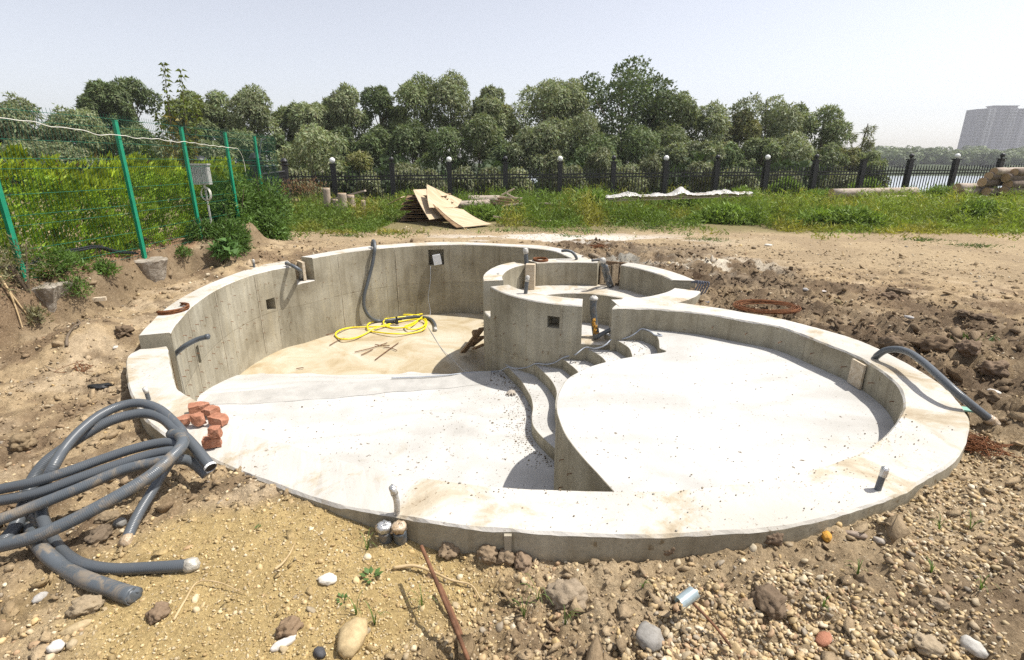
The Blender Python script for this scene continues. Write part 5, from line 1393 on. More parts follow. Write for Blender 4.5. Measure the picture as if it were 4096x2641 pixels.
hose('bent_pipe', [P(2307, 1042, -.03), P(2304, 1028, .06), P(2290, 1010, .14), P(2270, 1003, .17), P(2246, 1004, .16)], .026, M['hose'], 'curved grey pipe rising from the junction of the deep wall and hot tub', 'pipe', n=30)
# big pipe arching over the right rim
h, s = hose('arched_pipe', [P(3503, 1437, -.04), P(3508, 1424, .03), P(3540, 1403, .10), P(3583, 1397, .14), P(3630, 1408, .16), P(3690, 1447, .17), P(3760, 1510, .155), P(3830, 1574, .11), P(3900, 1632, .03), P(3972, 1688, -.07)], .029, M['hose'], 'grey pipe arching out of the right rim down to the dirt', 'pipe', n=80)
end_cap(h, s, .029, M['brownfilm'], -1, .10)
# hose hanging over the deep wall
z2 = lambda x, y: (1000 + x / 1.54, 550 + y / 1.54)
def onw(x, y, z): return P(*z2(x, y), z)
h, s = hose('wall_hose', [onw(752, 672, .02), onw(757, 640, .13), onw(766, 645, .13), np.array([-2.817, 10.614, .001]), np.array([-2.837, 10.604, -.098]), np.array([-2.887, 10.565, -.327]), np.array([-2.936, 10.535, -.489]), np.array([-3.0, 10.46, -.72]), np.array([-3.055, 10.41, -.909]), np.array([-3.075, 10.39, -1.05]), np.array([-3.07, 10.39, -1.2]), np.array([-2.99, 10.44, -1.40]), onw(790, 1131, -1.535), onw(850, 1128, -1.535), onw(950, 1110, -1.535), onw(1040, 1106, -1.535), onw(1105, 1117, -1.535), onw(1135, 1145, -1.535), onw(1143, 1183, -1.535)], .035, M['hose'], 'black hose hanging over the back wall and running along the deep floor', n=130)
end_cap(h, s, .035, M['film'], -1, .09)
h, s = hose('wall_hose', [onw(312, 878, -.42), onw(313, 850, -.30), onw(303, 815, -.12), onw(270, 795, -.06), onw(226, 777, -.04)], .032, M['muddy_hose'], 'short bent hose poking out of the notch in the left wall', n=30)
end_cap(h, s, .032, M['hose'], -1, .05)
h, s = hose('wall_hose', [P(678, 1462, -.50), P(683, 1440, -.44), P(700, 1418, -.36), P(740, 1384, -.26), P(790, 1358, -.20), P(832, 1347, -.17)], .028, M['hose'], 'grey hose bending out of the step between low rim and left wall', n=40)
end_cap(h, s, .028, M['hose'], -1, .04)
# yellow garden hose
yp = [(1075, 1085), (1000, 1098), (900, 1110), (820, 1122), (745, 1140), (722, 1165), (735, 1190), (800, 1202), (900, 1210), (1000, 1205), (1065, 1185), (1088, 1150), (1075, 1115), (1040, 1098), (960, 1092), (880, 1102), (830, 1125), (826, 1150), (850, 1168), (920, 1174), (980, 1165), (1030, 1135), (1060, 1105), (1050, 1115), (990, 1150), (955, 1165), (985, 1182), (1040, 1178), (1080, 1150), (1060, 1120), (960, 1128), (860, 1150), (760, 1180), (710, 1210), (650, 1235), (580, 1243), (535, 1230), (527, 1210), (550, 1190), (620, 1172), (700, 1168), (790, 1165), (860, 1160)]
ys_ = spline([onw(x, y, -1.545 + .020 * (k % 3)) for k, (x, y) in enumerate(yp)], 420)
V, F = tube(ys_, .0165, 8); tag(link('garden_hose', new_mesh('garden_hose', V, F, M['yellow'], True)), 'bright yellow garden hose in loose loops on the deep floor', 'hose')
c = onw(905, 1150, -1.54); b = MB(); b.lathe([(.035, 0), (.035, .07), (.02, .09), (.02, .16)], c, 8); b.box(c + (0.06, 0, .1), (.10, .04, .03)); b.tube([c + (-.02, 0, .04), c + (-.22, -.02, .03)], .022, 6)
tag(b.build('hose_valve', M['black']), 'small black valve lying inside the yellow hose loops', 'valve')
# rusty rods on the deep floor
for k, (a, q, lab) in enumerate([((645, 1322), (845, 1265), 'longest rusty rod lying on the sandy deep floor'), ((685, 1340), (757, 1305), 'short rusty rod in front of the longest one'), ((770, 1275), (860, 1283), 'rusty rod crossing the far end of the longest one'), ((822, 1292), (905, 1312), 'rusty rod right of the crossed pair'), ((770, 1370), (915, 1265), 'thin bent wire lying furthest right of the rods'), ((285, 1424), (330, 1420), 'tiny rusty rod alone near the left wall foot'), ((455, 1218), (560, 1188), 'rusty rod left of the yellow hose loop'), ((490, 1280), (580, 1236), 'rusty rod under the left loop of the yellow hose'), ((545, 1180), (640, 1162), 'rusty rod close to the wall behind the yellow hose')]):
    b = MB(); A, Q = onw(*a, -1.545), onw(*q, -1.545); mid = (A + Q) / 2 + np.array([RNG.normal(0, .03), RNG.normal(0, .03), .0]); b.tube(spline([A, mid, Q], 8), .008, 5)
    tag(b.build('rusty_rod', M['rebar']), lab, 'rod', 'rusty rods on the deep floor')
# grey cable over the steps
r3p = lambda x, y, z: P(1800 + x / 3.85, 1250 + y / 3.85, z); r4p = lambda x, y, z: P(2200 + x / 3.85, 1150 + y / 3.85, z)
cab = spline([r3p(-900, 1010, -1.13), r3p(-300, 985, -1.13), r3p(0, 960, -1.135), r3p(300, 925, -1.155), r3p(700, 907, -1.155), r3p(800, 890, -1.08), r3p(885, 845, -1.00), r3p(1030, 862, -.99), r3p(1180, 848, -.95), r3p(1330, 788, -.845), r3p(1480, 800, -.825), r3p(1600, 778, -.79), r3p(1750, 695, -.695), r3p(1900, 655, -.665), r4p(400, 1030, -.60), r4p(545, 925, -.535), r4p(700, 940, -.515), r4p(840, 895, -.46), r4p(985, 778, -.395), r4p(1120, 790, -.40), r4p(1290, 725, -.33), r4p(1410, 638, -.26), r4p(1480, 650, -.26), r4p(1560, 690, -.26), r4p(1620, 735, -.262), r4p(1725, 745, -.262), r4p(1660, 705, -.262)], 220)
V, F = tube(cab, .008, 6); tag(link('grey_cable', new_mesh('grey_cable', V, F, M['cable'], True)), 'pale grey cable running up over the curved steps', 'cable')
cab = spline([np.array([-1.78, 11.19, -.46]), np.array([-1.80, 11.17, -.8]), np.array([-1.86, 11.14, -1.15]), np.array([-1.82, 11.1, -1.5]), onw(1085, 1130, -1.56), onw(1130, 1220, -1.56), onw(1180, 1300, -1.56), onw(1250, 1370, -1.5), onw(1320, 1440, -1.22), onw(1345, 1450, -1.16)], 80)
V, F = tube(cab, .005, 5); tag(link('thin_wire', new_mesh('thin_wire', V, F, M['cable'], True)), 'thin dark wire dropping from the wall box and crossing the deep floor', 'wire')
# wires hanging at the hot tub end
b = MB()
for k in range(5):
    c = np.array([2.62, 7.36, 0.0]); t = np.linspace(0, 1, 20)
    b.tube(np.column_stack([c[0] - .02 + .09 * np.sin(t * math.pi * 1.2) + .03 * k, c[1] - .12 * t - .02 * k, .04 - .30 * t + .15 * np.sin(t * math.pi)]), .011, 6)
b.tube(spline([(2.68, 7.2, -.15), (2.76, 7.08, -.16), (2.72, 6.95, -.15), (2.62, 6.9, -.12)], 14), .012, 6)
tag(b.build('wire_bundle', simple('dark_cable', (.05, .055, .075), (.12, .13, .16), 9, .45, .4), smooth=True), 'bundle of grey wires drooping over the outer end of the hot tub wall', 'wires')

# ------------------------------------------------------------------ bricks, boxes, boards in and around the pool
def broken(name, size, mat, seed, cuts=3, label=None, cat=None, loc=(0, 0, 0), rot=(0, 0, 0), group=None, rough=.006):
    rg = random.Random(seed); bm = bmesh.new(); bmesh.ops.create_cube(bm, size=1)
    for v in bm.verts: v.co = Vector((v.co.x * size[0], v.co.y * size[1], v.co.z * size[2]))
    for k in range(cuts):
        n = Vector((rg.uniform(-1, 1), rg.uniform(-1, 1), rg.uniform(-.6, 1))).normalized()
        ext = max(abs(v.co.dot(n)) for v in bm.verts)
        r_ = bmesh.ops.bisect_plane(bm, geom=bm.verts[:] + bm.edges[:] + bm.faces[:], plane_co=n * ext * rg.uniform(.62, .8), plane_no=n, clear_outer=True)
        ed = [e for e in bm.edges if e.is_boundary]
        if ed: bmesh.ops.contextual_create(bm, geom=ed)
    bmesh.ops.triangulate(bm, faces=bm.faces)
    bmesh.ops.subdivide_edges(bm, edges=bm.edges, cuts=3, use_grid_fill=True)
    for v in bm.verts:
        c = v.co * 30 + Vector((seed, seed * 2, 0)); v.co += Vector((mnoise.noise(c), mnoise.noise(c + Vector((7, 0, 0))), mnoise.noise(c + Vector((0, 9, 0))))) * rough
    me = bpy.data.meshes.new(name); bm.to_mesh(me); bm.free(); me.materials.append(mat)
    o = link(name, me, None, loc, rot); return tag(o, label, cat, group)
zl = lambda x, y: (600 + x / 2.309, 1400 + y / 2.309)
BR = [((300, 690), (.10, .085, .06), 1, .3, 'small broken brick nearest the hose arch, leftmost of the brick pieces'),
      ((440, 575), (.17, .11, .065), 2, .5, 'largest brick piece at the back left of the brick heap'),
      ((545, 610), (.12, .10, .065), 3, -.4, 'brick piece wedged behind the front three'),
      ((432, 705), (.085, .11, .085), 4, .9, 'upright stubby brick half in the middle of the heap'),
      ((625, 695), (.15, .10, .07), 5, -.3, 'chamfered brick piece at the right of the heap'),
      ((565, 905), (.13, .08, .075), 6, .35, 'lower half of the notched brick pile nearest the camera'),
      ((590, 830), (.085, .075, .09), 7, .2, 'brick stub standing on top of the nearest brick')]
for (px, sz, sd, rz, lab) in BR:
    zz = -.185 if sd not in (7,) else -.185 + .072
    p = P(*zl(*px), zz); broken('brick', tuple(q_ * .86 for q_ in sz), M['brick'], sd, 3 if sd not in (6,) else 1, lab, 'brick', (p[0], p[1] + sz[1] * .3, zz + sz[2] * .47), (0, 0, rz), 'broken bricks on the rim')
# boards leaning on the hot tub wall
r3q = lambda x, y: (1800 + x / 3.85, 1250 + y / 3.85)
for k, (a, q, w_, lab) in enumerate([((205, 615), (480, 130), .10, 'longest brown board leaning against the hot tub wall'), ((320, 520), (490, 215), .10, 'brown board behind the longest leaning one'), ((370, 560), (500, 290), .07, 'short board at the right of the leaning boards')]):
    A = P(*r3q(*a), -1.5); top_xy = np.array([-.47, 7.75 + .12 * k]); Q = np.array([*top_xy, -.78 - .18 * k]); 
    d = Q - A; b = MB(); M3 = Vector(tuple(d)).to_track_quat('Z', 'Y').to_matrix()
    b.box((A + Q) / 2, (w_, .03, np.linalg.norm(d)), M=M3)
    o = b.build('leaning_board', M['plank']); tag(o, lab, 'board', 'boards leaning on the hot tub wall')
    if k < 2:
        b = MB(); b.box(A + d * (.86 - .1 * k) + np.array([-.05, -.03, .0]), (.11, .07, .09), M=M3); o2 = b.build('cross_cleat', M['plank'], o)
# boxed-out timber in the gap, wood lining at the back gap, board in the wall notch, patch in the toddler wall
q = ang_pt(129, 1.33, -.2)
b = MB(); b.box((q[0] + .03, q[1] - .06, -.20), (.16, .14, .44), R(-10)); tag(b.build('timber_form', M['palewood']), 'upright pale plywood box in the gap behind the hot tub', 'form box')
q = ang_pt(61, 1.60, -.2); b = MB(); b.box((q[0], q[1], -.22), (.62, .03, .40), R(-30)); tag(b.build('form_board', M['plank']), 'dark board closing the back gap of the hot tub behind the brown pipes', 'board')
b = MB(); b.box((-3.98, 9.66, -.24), (.05, .30, .34), R(40)); tag(b.build('form_board', M['palewood']), 'pale board at the back of the notch in the left wall', 'board')
q = P(3427, 1490, -.13); th_ = math.atan2(q[1] - 4.35, q[0] - 1.5)
inpool(link('wall_patch', (lambda b: (b.box((0, 0, 0), (.02, .17, .235), th_), b.mesh('wall_patch', M['palewood']))[1])(MB()), pool, (1.5 + 1.66 * math.cos(th_), 4.35 + 1.66 * math.sin(th_) + 0.0, -.145)))
b = MB(); b.box((0, 0, 0), (.17, .10, .22), R(14), Matrix.Rotation(R(-9), 3, 'Y') @ Matrix.Rotation(R(8), 3, 'Z')); tag(b.build('junction_box', M['whitebox'], None, loc=(-1.64, 11.26, -.325)), 'white junction box tilted inside the square hole in the back wall', 'junction box')
# work glove
p = P(*r3q(940, 1255), -1.17); root = empty('work_glove', p, R(20), 'dirty beige work glove lying crumpled by the lowest step', 'glove')
link('palm', rock_mesh('palm', (.055, .05, .022), 5, M['glove'], 3, .25), root, (0, 0, .018))
for k in range(5):
    a = R(200 + k * 32) if k < 4 else R(60); b = MB(); d = np.array([math.cos(a), math.sin(a), 0])
    b.tube(spline([d * .03 + (0, 0, .02), d * .065 + (0, 0, .026), d * (.095 - .006 * abs(k - 1)) + (0, .004, .010)], 8), [.012, .0125, .0125, .012, .0115, .011, .010, .006], 7); b.build('finger', M['glove'], root, True)
# pair of taped pipes at the front
base = GP_px(1560, 2225, -.22)
for k, (px, lab, mt) in enumerate([((1536, 2108), 'left of the two taped drain pipes at the front wall, silver top', 'foil'), ((1596, 2108), 'right of the two taped drain pipes at the front wall, brown film over the top', 'brownfilm')]):
    T = P(*px, -.055); 
    h, s = hose('drain_pipe', [T + (.004 * (1 - 2 * k), .05, -.2), T + (0, .02, -.1), T + (0, 0, -.02)], .034, M['muddy_hose'], lab, 'drain pipe', n=14, sides=18)
    b = MB(); b.lathe([(.0345, -.02), (.037, .005), (.034, .015), (.015, .02), (.001, .018)], T, 18)
    for i, v in enumerate(b.v): b.v[i] = tuple(np.array(v) + RNG.normal(0, .0022, 3))
    b.build('taped_lid', M[mt], h, True)
b = MB(); c = P(1566, 2112, -.09); t = np.linspace(0, 2 * np.pi, 30)
b.tube(np.column_stack([c[0] + .075 * np.cos(t), c[1] + .042 * np.sin(t) + .006, c[2] + .004 * np.sin(3 * t)]), .011, 6, False); tag(b.build('film_band', M['brownfilm'], smooth=True), 'band of brown film wound round the two taped drain pipes', 'film band')
# rusty rings and tangles
def ring_coil(c, r_, n, mat, label, thick=.006, squash=1.0, zs=.012, arc=(0, 2 * np.pi), name='wire_coil', wob=.06):
    b = MB(); rg = np.random.default_rng(int(abs(c[0]) * 100))
    for k in range(n):
        t = np.linspace(arc[0] + rg.uniform(-.1, .1), arc[1] + rg.uniform(-.1, .1), 30); q = r_ * (1 + rg.uniform(-wob, wob))
        b.tube(np.column_stack([c[0] + q * np.cos(t) + rg.normal(0, .006), c[1] + q * squash * np.sin(t), c[2] + thick + rg.uniform(0, zs * 2.2) + .004 * np.sin(2 * t + k)]), thick, 5)
    return tag(b.build(name, mat, smooth=True), label, 'wire coil')
c = P(690, 1243, -.09); ring_coil(c, .165, 12, M['rust'], 'rusty half ring of bundled wire lying on the left wall top', .006, 1.25, .02, (-1.9, 1.7))
c = P(2163, 1044, .0); ring_coil(c, .13, 9, M['rust'], 'rusty wire ring lying on the wall top beside the hot tub gap', .007, 1.2, .016)
c = GP_px(3065, 1240, -.1); ring_coil(c + (0, 0, .02), .33, 18, M['rust'], 'large rusty wire coil lying on the dirt behind the right rim', .0045, .75, .016, wob=.22)
def tangle(c, r_, n, label, seed, mat='rust', thick=.004):
    rg = np.random.default_rng(seed); b = MB()
    for k in range(n):
        p = [np.array([rg.normal(0, r_), rg.normal(0, r_ * .7), abs(rg.normal(0, r_ * .35))]) + c for _ in range(5)]; b.tube(spline(p, 22), thick, 4)
    o = tag(b.build('wire_tangle', M[mat], smooth=True), label, 'wire tangle')
c = GP_px(3900, 1790, -.12); tangle(c, .085, 30, 'tangle of thin red-rusty binding wire beside the right end of the rim', 3, thick=.003)
c = GP_px(330, 1480, -.3); tangle(c, .10, 8, 'flattened tangle of rusty wire on the dirt left of the low rim', 4, thick=.003)
c = GP_px(2390, 990, -.1); tangle(c, .12, 10, 'small red wire tangle in the dirt behind the hot tub', 5, thick=.004)
# rods sticking up in front
z6 = lambda x, y: (1000 + x / 1.831, 1800 + y / 1.831); z7 = lambda x, y: (2200 + x / 1.831, 1800 + y / 1.831)
def ribbed(name, pts, r_, label):
    s = spline(pts, 140); rr_ = r_ * (1 + .13 * (np.arange(140) % 3 == 0)); V, F = tube(s, rr_, 8)
    tag(link(name, new_mesh(name, V, F, M['rebar'], True)), label, 'steel rod', 'rusty reinforcing rods')
ribbed('reinforcing_rod', [P(*z6(1600, 1540), -.14), P(*z6(1430, 1120), -.02), P(*z6(1255, 705), .02)], .0085, 'rusty ribbed steel rod slanting up to the front wall, upper of the pair')
ribbed('reinforcing_rod', [P(*z6(1640, 1610), -.19), P(*z6(1500, 1240), -.145), P(*z6(1388, 985), -.13)], .0085, 'second rusty ribbed rod lying tight along the first one')
ribbed('reinforcing_rod', [P(*z7(1500, 1700), -.16), P(*z7(1240, 1330), -.10), P(*z7(1045, 1120), -.06)], .0055, 'thin rusty rod carrying the torn zinc sleeve at lower right')
ribbed('reinforcing_rod', [P(*z7(1430, 1680), -.17), P(*z7(1330, 1530), -.15), P(*z7(1245, 1395), -.13)], .0055, 'short rusty rod beside the one carrying the zinc sleeve')
ribbed('reinforcing_rod', [P(*z7(165, 838), -.19), P(*z7(290, 780), -.17), P(*z7(395, 738), -.15)], .009, 'short rusty rod lying at the foot of the front wall')
A, Q = P(*z7(955, 1120), -.045), P(*z7(1040, 1055), -.03)
d = (Q - A); d = d / np.linalg.norm(d); b = MB(); n_ = 18; V = []; F = []
side = np.cross(d, [0, 0, 1]); side /= np.linalg.norm(side); up_ = np.cross(side, d)
for j in range(5):
    for i in range(n_):
        a_ = R(-60 + 280 * i / (n_ - 1)); rr_ = .028; e = RNG.uniform(-.012, .012) if j in (0, 4) and i < 8 else 0
        V.append(A + (Q - A) * (j / 4 * 1.25 - .1) + d * e + rr_ * (math.cos(a_) * side + math.sin(a_) * up_))
for j in range(4):
    for i in range(n_ - 1): F.append((j * n_ + i, j * n_ + i + 1, (j + 1) * n_ + i + 1, (j + 1) * n_ + i))
tag(link('zinc_sleeve', new_mesh('zinc_sleeve', np.array(V), F, M['zinc'], True)), 'torn blue-grey zinc sleeve stuck on the thin rod at lower right', 'metal sleeve')
# roots and twigs
def twig(pts, r0, label, name='dry_root', mat='twig', cat='root'):
    s = spline(pts, 40); V, F = tube(s, np.linspace(r0, r0 * .3, 40), 6); tag(link(name, new_mesh(name, V, F, M[mat], True)), label, cat)
g6 = lambda x, y, l=.012: GP_px(*z6(x, y)) + np.array([0, 0, l])
twig([g6(1050, 880), g6(1200, 885, .03), g6(1330, 925, .03), g6(1480, 980, .02), g6(1620, 1005), g6(1690, 1105)], .009, 'pale dry root lying under the rod in front of the wall')
twig([g6(185, 890), g6(240, 850, .015), g6(290, 780), g6(330, 695)], .007, 'grey dry stick on the yellow sand', 'dry_stick', 'twig', 'stick')
g5 = lambda x, y, l=.01: GP_px(*z5(x, y)) + np.array([0, 0, l])
twig([g5(865, 1350), g5(920, 1260, .015), g5(985, 1170, .02), g5(1090, 1180, .03), g5(1210, 1215)], .0055, 'straw-coloured curved stalk by the lying hose end', 'dry_stalk', 'twig', 'stalk')
g55 = lambda x, y, l=.02: GP_px(x / 2.567, 900 + y / 2.567) + np.array([0, 0, l])
twig([g55(20, 620, .12), g55(120, 770, .10), g55(170, 880, .06), g55(240, 1080)], .016, 'thick dry root hanging down the earth bank at the left edge')
twig([g55(100, 740, .10), g55(230, 890, .06), g55(300, 960), g55(370, 1070)], .012, 'right branch of the dry roots on the earth bank')
twig([g55(690, 1260), g55(700, 1170, .03), g55(770, 1090, .05), g55(825, 1050, .04), g55(800, 990)], .016, 'dark bent branch lying on the dirt left of the pool', 'bent_branch', 'bark', 'branch')
b = MB(); p = g55(990, 780, .02); b.box(p, (.22, .06, .05), R(25)); tag(b.build('wood_offcut', M['palewood']), 'small orange-brown wood offcut on the dirt below the earth bank', 'offcut')
p = GP_px(400, 1548, -.3); tag(link('rubber_scrap', rock_mesh('rubber_scrap', (.10, .05, .012), 4, M['black'], 3, .5), None, p + (0, 0, .01)), 'torn black rubber scrap on the dirt left of the low rim', 'scrap')
p = GP_px(3845, 1640, -.12); b = MB(); b.box(p + (0, 0, .01), (.16, .07, .012), R(-20)); tag(b.build('green_sheet', simple('green_plastic', (.18, .36, .28), (.25, .45, .36), 6)), 'pale green plastic sheet under the end of the arched pipe', 'plastic sheet')
for k in (0,):
    p = GP_px(2992, 888, -.1); b = MB(); b.box(p + (0, 0, .05), (.42, .3, .03), R(10), Matrix.Rotation(R(18), 3, 'X')); tag(b.build('white_board', M['film']), 'small white board lying at the edge of the weeds', 'board')
    p = P(2770, 1122, -.1); b = MB(); b.box(p + (0.12, 0.1, .03), (.12, .22, .12), R(30), Matrix.Rotation(R(30), 3, 'Y')); tag(b.build('wood_block', M['plank']), 'brown wood block behind the drooping grey wires', 'block')

# ------------------------------------------------------------------ lumber, logs and boards by the fence
def slab_quad(name, pts, t, mat, label, cat, group=None, bend=0.0, n=8):
    """sheet of real thickness through four corners, slightly warped"""
    p = [np.array(q, float) for q in pts]; nv = np.cross(p[1] - p[0], p[3] - p[0]); nv /= np.linalg.norm(nv)
    V = []; F = []
    for s_ in (0, 1):
        for i in range(n + 1):
            for j in range(n + 1):
                u, v = i / n, j / n; q = (p[0] * (1 - u) + p[1] * u) * (1 - v) + (p[3] * (1 - u) + p[2] * u) * v
                V.append(q + nv * (bend * 4 * v * (1 - v) + (t if s_ else 0)))
    m = (n + 1) ** 2; g = lambda i, j: i * (n + 1) + j
    for i in range(n):
        for j in range(n):
            F.append((g(i, j), g(i + 1, j), g(i + 1, j + 1), g(i, j + 1))); F.append((m + g(i, j), m + g(i, j + 1), m + g(i + 1, j + 1), m + g(i + 1, j)))
    for k in range(n):
        for (a, q) in ((g(k, 0), g(k + 1, 0)), (g(k + 1, n), g(k, n)), (g(0, k + 1), g(0, k)), (g(n, k), g(n, k + 1))): F.append((a, q, m + q, m + a))
    me = new_mesh(name, np.array(V), F, mat); bm = bmesh.new(); bm.from_mesh(me); bmesh.ops.recalc_face_normals(bm, faces=bm.faces); bm.to_mesh(me); bm.free()
    return tag(link(name, me), label, cat, group)
SY = 16.6; gz = -.14
rngp = random.Random(4)
x0 = at(1600, 870, SY)[0]; x1 = at(1815, 870, SY)[0]
for k in range(24):
    z = gz + .02 + k * .036; a = R(rngp.uniform(-9, 9)); c = np.array([(x0 + x1) / 2 + rngp.uniform(-.16, .16), SY + .7 + rngp.uniform(-.06, .06), z])
    w_, d_ = (x1 - x0) / 2 * rngp.uniform(.86, 1.05) * (1 - .014 * k), .55
    ca, sa = math.cos(a), math.sin(a); q = []
    for sx, sy in ((-1, -1), (1, -1), (1, 1), (-1, 1)): q.append(c + np.array([sx * w_ * ca - sy * d_ * sa, sx * w_ * sa + sy * d_ * ca, sx * rngp.uniform(-.05, .05)]))
    lab = '%s board from the bottom of the warped stack left of the big plywood sheets' % (['first', 'second', 'third', 'fourth', 'fifth', 'sixth', 'seventh', 'eighth', 'ninth', 'tenth', 'eleventh', 'twelfth', 'thirteenth', 'fourteenth', 'fifteenth', 'sixteenth', 'seventeenth', 'eighteenth', 'nineteenth', 'twentieth', 'twenty-first', 'twenty-second', 'twenty-third', 'last'][k])
    if k == 0: lab = 'bottom board of the warped stack left of the big sheets'
    if k == 23: lab = 'top board of the warped stack left of the big sheets'
    slab_quad('stacked_board', q, .018, M['plyedge'], lab, 'board', 'warped boards in the stack', rngp.uniform(-.03, .05), 4)
slab_quad('loose_board', [at(*z2(845, 415), 16.9), at(*z2(930, 372), 16.3), at(*z2(955, 365), 16.9), at(*z2(870, 405), 17.5)], .02, M['ply'], 'board sliding off the left top of the warped stack', 'board')
slab_quad('plywood_sheet', [at(*z2(1005, 322), 16.75), at(*z2(1085, 318), 17.3), at(*z2(1185, 495), 15.8), at(*z2(1105, 506), 15.3)], .02, M['ply'], 'plywood sheet leaning down the front of the stack, leftmost of the big sheets', 'plywood sheet', 'big plywood sheets', .03)
slab_quad('plywood_sheet', [at(*z2(1090, 289), 16.6), at(*z2(1235, 358), 17.2), at(*z2(1252, 432), 16.3), at(*z2(1105, 432), 15.6)], .02, M['ply'], 'plywood sheet with one corner pointing up highest on the pile', 'plywood sheet', 'big plywood sheets', .04)
slab_quad('plywood_sheet', [at(*z2(1232, 352), 17.3), at(*z2(1305, 385), 17.5), at(*z2(1280, 425), 17.0), at(*z2(1248, 435), 16.7)], .02, M['ply'], 'small plywood piece right of the highest corner', 'plywood sheet', 'big plywood sheets', .01)
slab_quad('plywood_sheet', [at(*z2(1140, 412), 16.0), at(*z2(1315, 444), 16.6), at(*z2(1492, 534), 15.35), at(*z2(1315, 553), 14.55)], .02, M['ply'], 'biggest plywood sheet lying tilted nearest the camera', 'plywood sheet', 'big plywood sheets', .05)
slab_quad('plywood_sheet', [at(*z2(1126, 410), 15.9), at(*z2(1150, 420), 16.0), at(*z2(1310, 553), 14.6), at(*z2(1275, 556), 14.5)], .02, M['plyedge'], 'dark-edged sheet sticking out under the biggest plywood sheet', 'plywood sheet', 'big plywood sheets', .05)
def log(name, A, Q, r_, mat, label, group=None, cat='log'):
    A = np.array(A); Q = np.array(Q); d = Q - A; s = [A + d * t for t in np.linspace(0, 1, 9)]
    V, F = tube(s, r_ * (1 + RNG.normal(0, .02, 9)), 16); me = new_mesh(name, np.array(V), F, [mat, M['logend']], False, None, [0] * (len(F) - 2) + [1, 1])
    for pg in me.polygons: pg.use_smooth = len(pg.vertices) == 4
    bm = bmesh.new(); bm.from_mesh(me); bmesh.ops.recalc_face_normals(bm, faces=bm.faces); bm.to_mesh(me); bm.free()
    return tag(link(name, me), label, cat, group)
z3 = lambda x, y: (900 + x / 2.986, 500 + y / 2.986)
UY = 18.6
for k, (b_, t_, r_, Y, lab) in enumerate([((1225, 930), (1207, 752), .125, 19.3, 'tallest upright log post at the left of the group'), ((1405, 945), (1395, 815), .145, 18.2, 'half-round log post tilted forward in the middle'), ((1400, 1020), (1408, 950), .10, 18.4, 'short dark stump under the tilted half-round log'),
        ((1510, 1025), (1498, 838), .125, 18.6, 'upright log post bound with rope right of the middle'), ((1545, 1020), (1530, 915), .08, 18.9, 'thin upright log tied behind the bound one'), ((1320, 965), (1315, 890), .09, 19.0, 'low stump behind the tilted log'), ((1648, 1030), (1648, 900), .08, 18.6, 'pointed split log standing alone at the right')]):
    A = at(*z3(*b_), Y); Q = at(*z3(*t_), Y); A[2] -= .15
    o = log('log_post', A, Q, r_, M['post_log'], lab, 'upright logs in the weeds', 'log post')
a, q = at(*z3(1180, 915), 19.4), at(*z3(1675, 785), 19.2)
b = MB(); d = q - a; b.box((a + q) / 2, (.17, .06, np.linalg.norm(d)), M=Vector(tuple(d)).to_track_quat('Z', 'Y').to_matrix()); tag(b.build('plank', M['log']), 'long grey plank propped slanting across the upright logs', 'plank')
b = MB(); b.tube(spline([at(*z3(1455, 905), 18.4), at(*z3(1500, 960), 18.3), at(*z3(1580, 970), 18.4), at(*z3(1660, 895), 18.5)], 16), .012, 5); tag(b.build('rope', M['twig'], smooth=True), 'slack rope between the bound log and the pointed split log', 'rope')
v = lambda x, y, Y: at(*vpx(x, y), Y)
log('log', v(1093, 467, 19.5), v(1165, 467, 19.5), .17, M['log'], 'thick pale log lying behind the plywood pile')
log('log', v(1065, 478, 18.6), v(1140, 474, 19.2), .13, M['log'], 'grey log in front of the thick pale one')
for k, (a, q, Y, w_, lab) in enumerate([((1160, 462), (1215, 470), 19, .14, 'top plank of the broken wood pieces'), ((1170, 455), (1200, 440), 19.3, .14, 'plank sticking up from the broken wood pieces'), ((1182, 452), (1207, 466), 19.1, .12, 'short upper offcut in the broken wood heap'), ((1150, 475), (1225, 478), 18.8, .10, 'lowest plank of the broken wood pieces'), ((1178, 488), (1195, 500), 18.4, .1, 'offcut fallen in the weeds before the broken wood'),
        ((1255, 474), (1340, 478), 19.5, .08, 'thin plank lying in the weeds under the third white globe'), ((1340, 474), (1355, 482), 19.4, .09, 'short plank end right of the thin plank'), ((1225, 517), (1285, 516), 15.8, .06, 'narrow plank at the near edge of the weeds'), ((1150, 505), (1240, 520), 15.9, .03, 'thin lath lying in the grass by the biggest sheet'), ((1155, 468), (1210, 474), 18.9, .16, 'wide plank lying flat in the middle of the broken wood'), ((1165, 459), (1218, 463), 19.1, .13, 'upper flat plank crossing the broken wood heap'), ((1172, 481), (1222, 474), 18.7, .10, 'slanting plank at the front of the broken wood')]):
    A, Q = v(*a, Y), v(*q, Y); d = Q - A; b = MB(); b.box((A + Q) / 2, (w_, .05, np.linalg.norm(d)), M=Vector(tuple(d)).to_track_quat('Z', 'Y').to_matrix()); tag(b.build('plank', M['palewood'] if k % 3 else M['plank']), lab, 'plank')
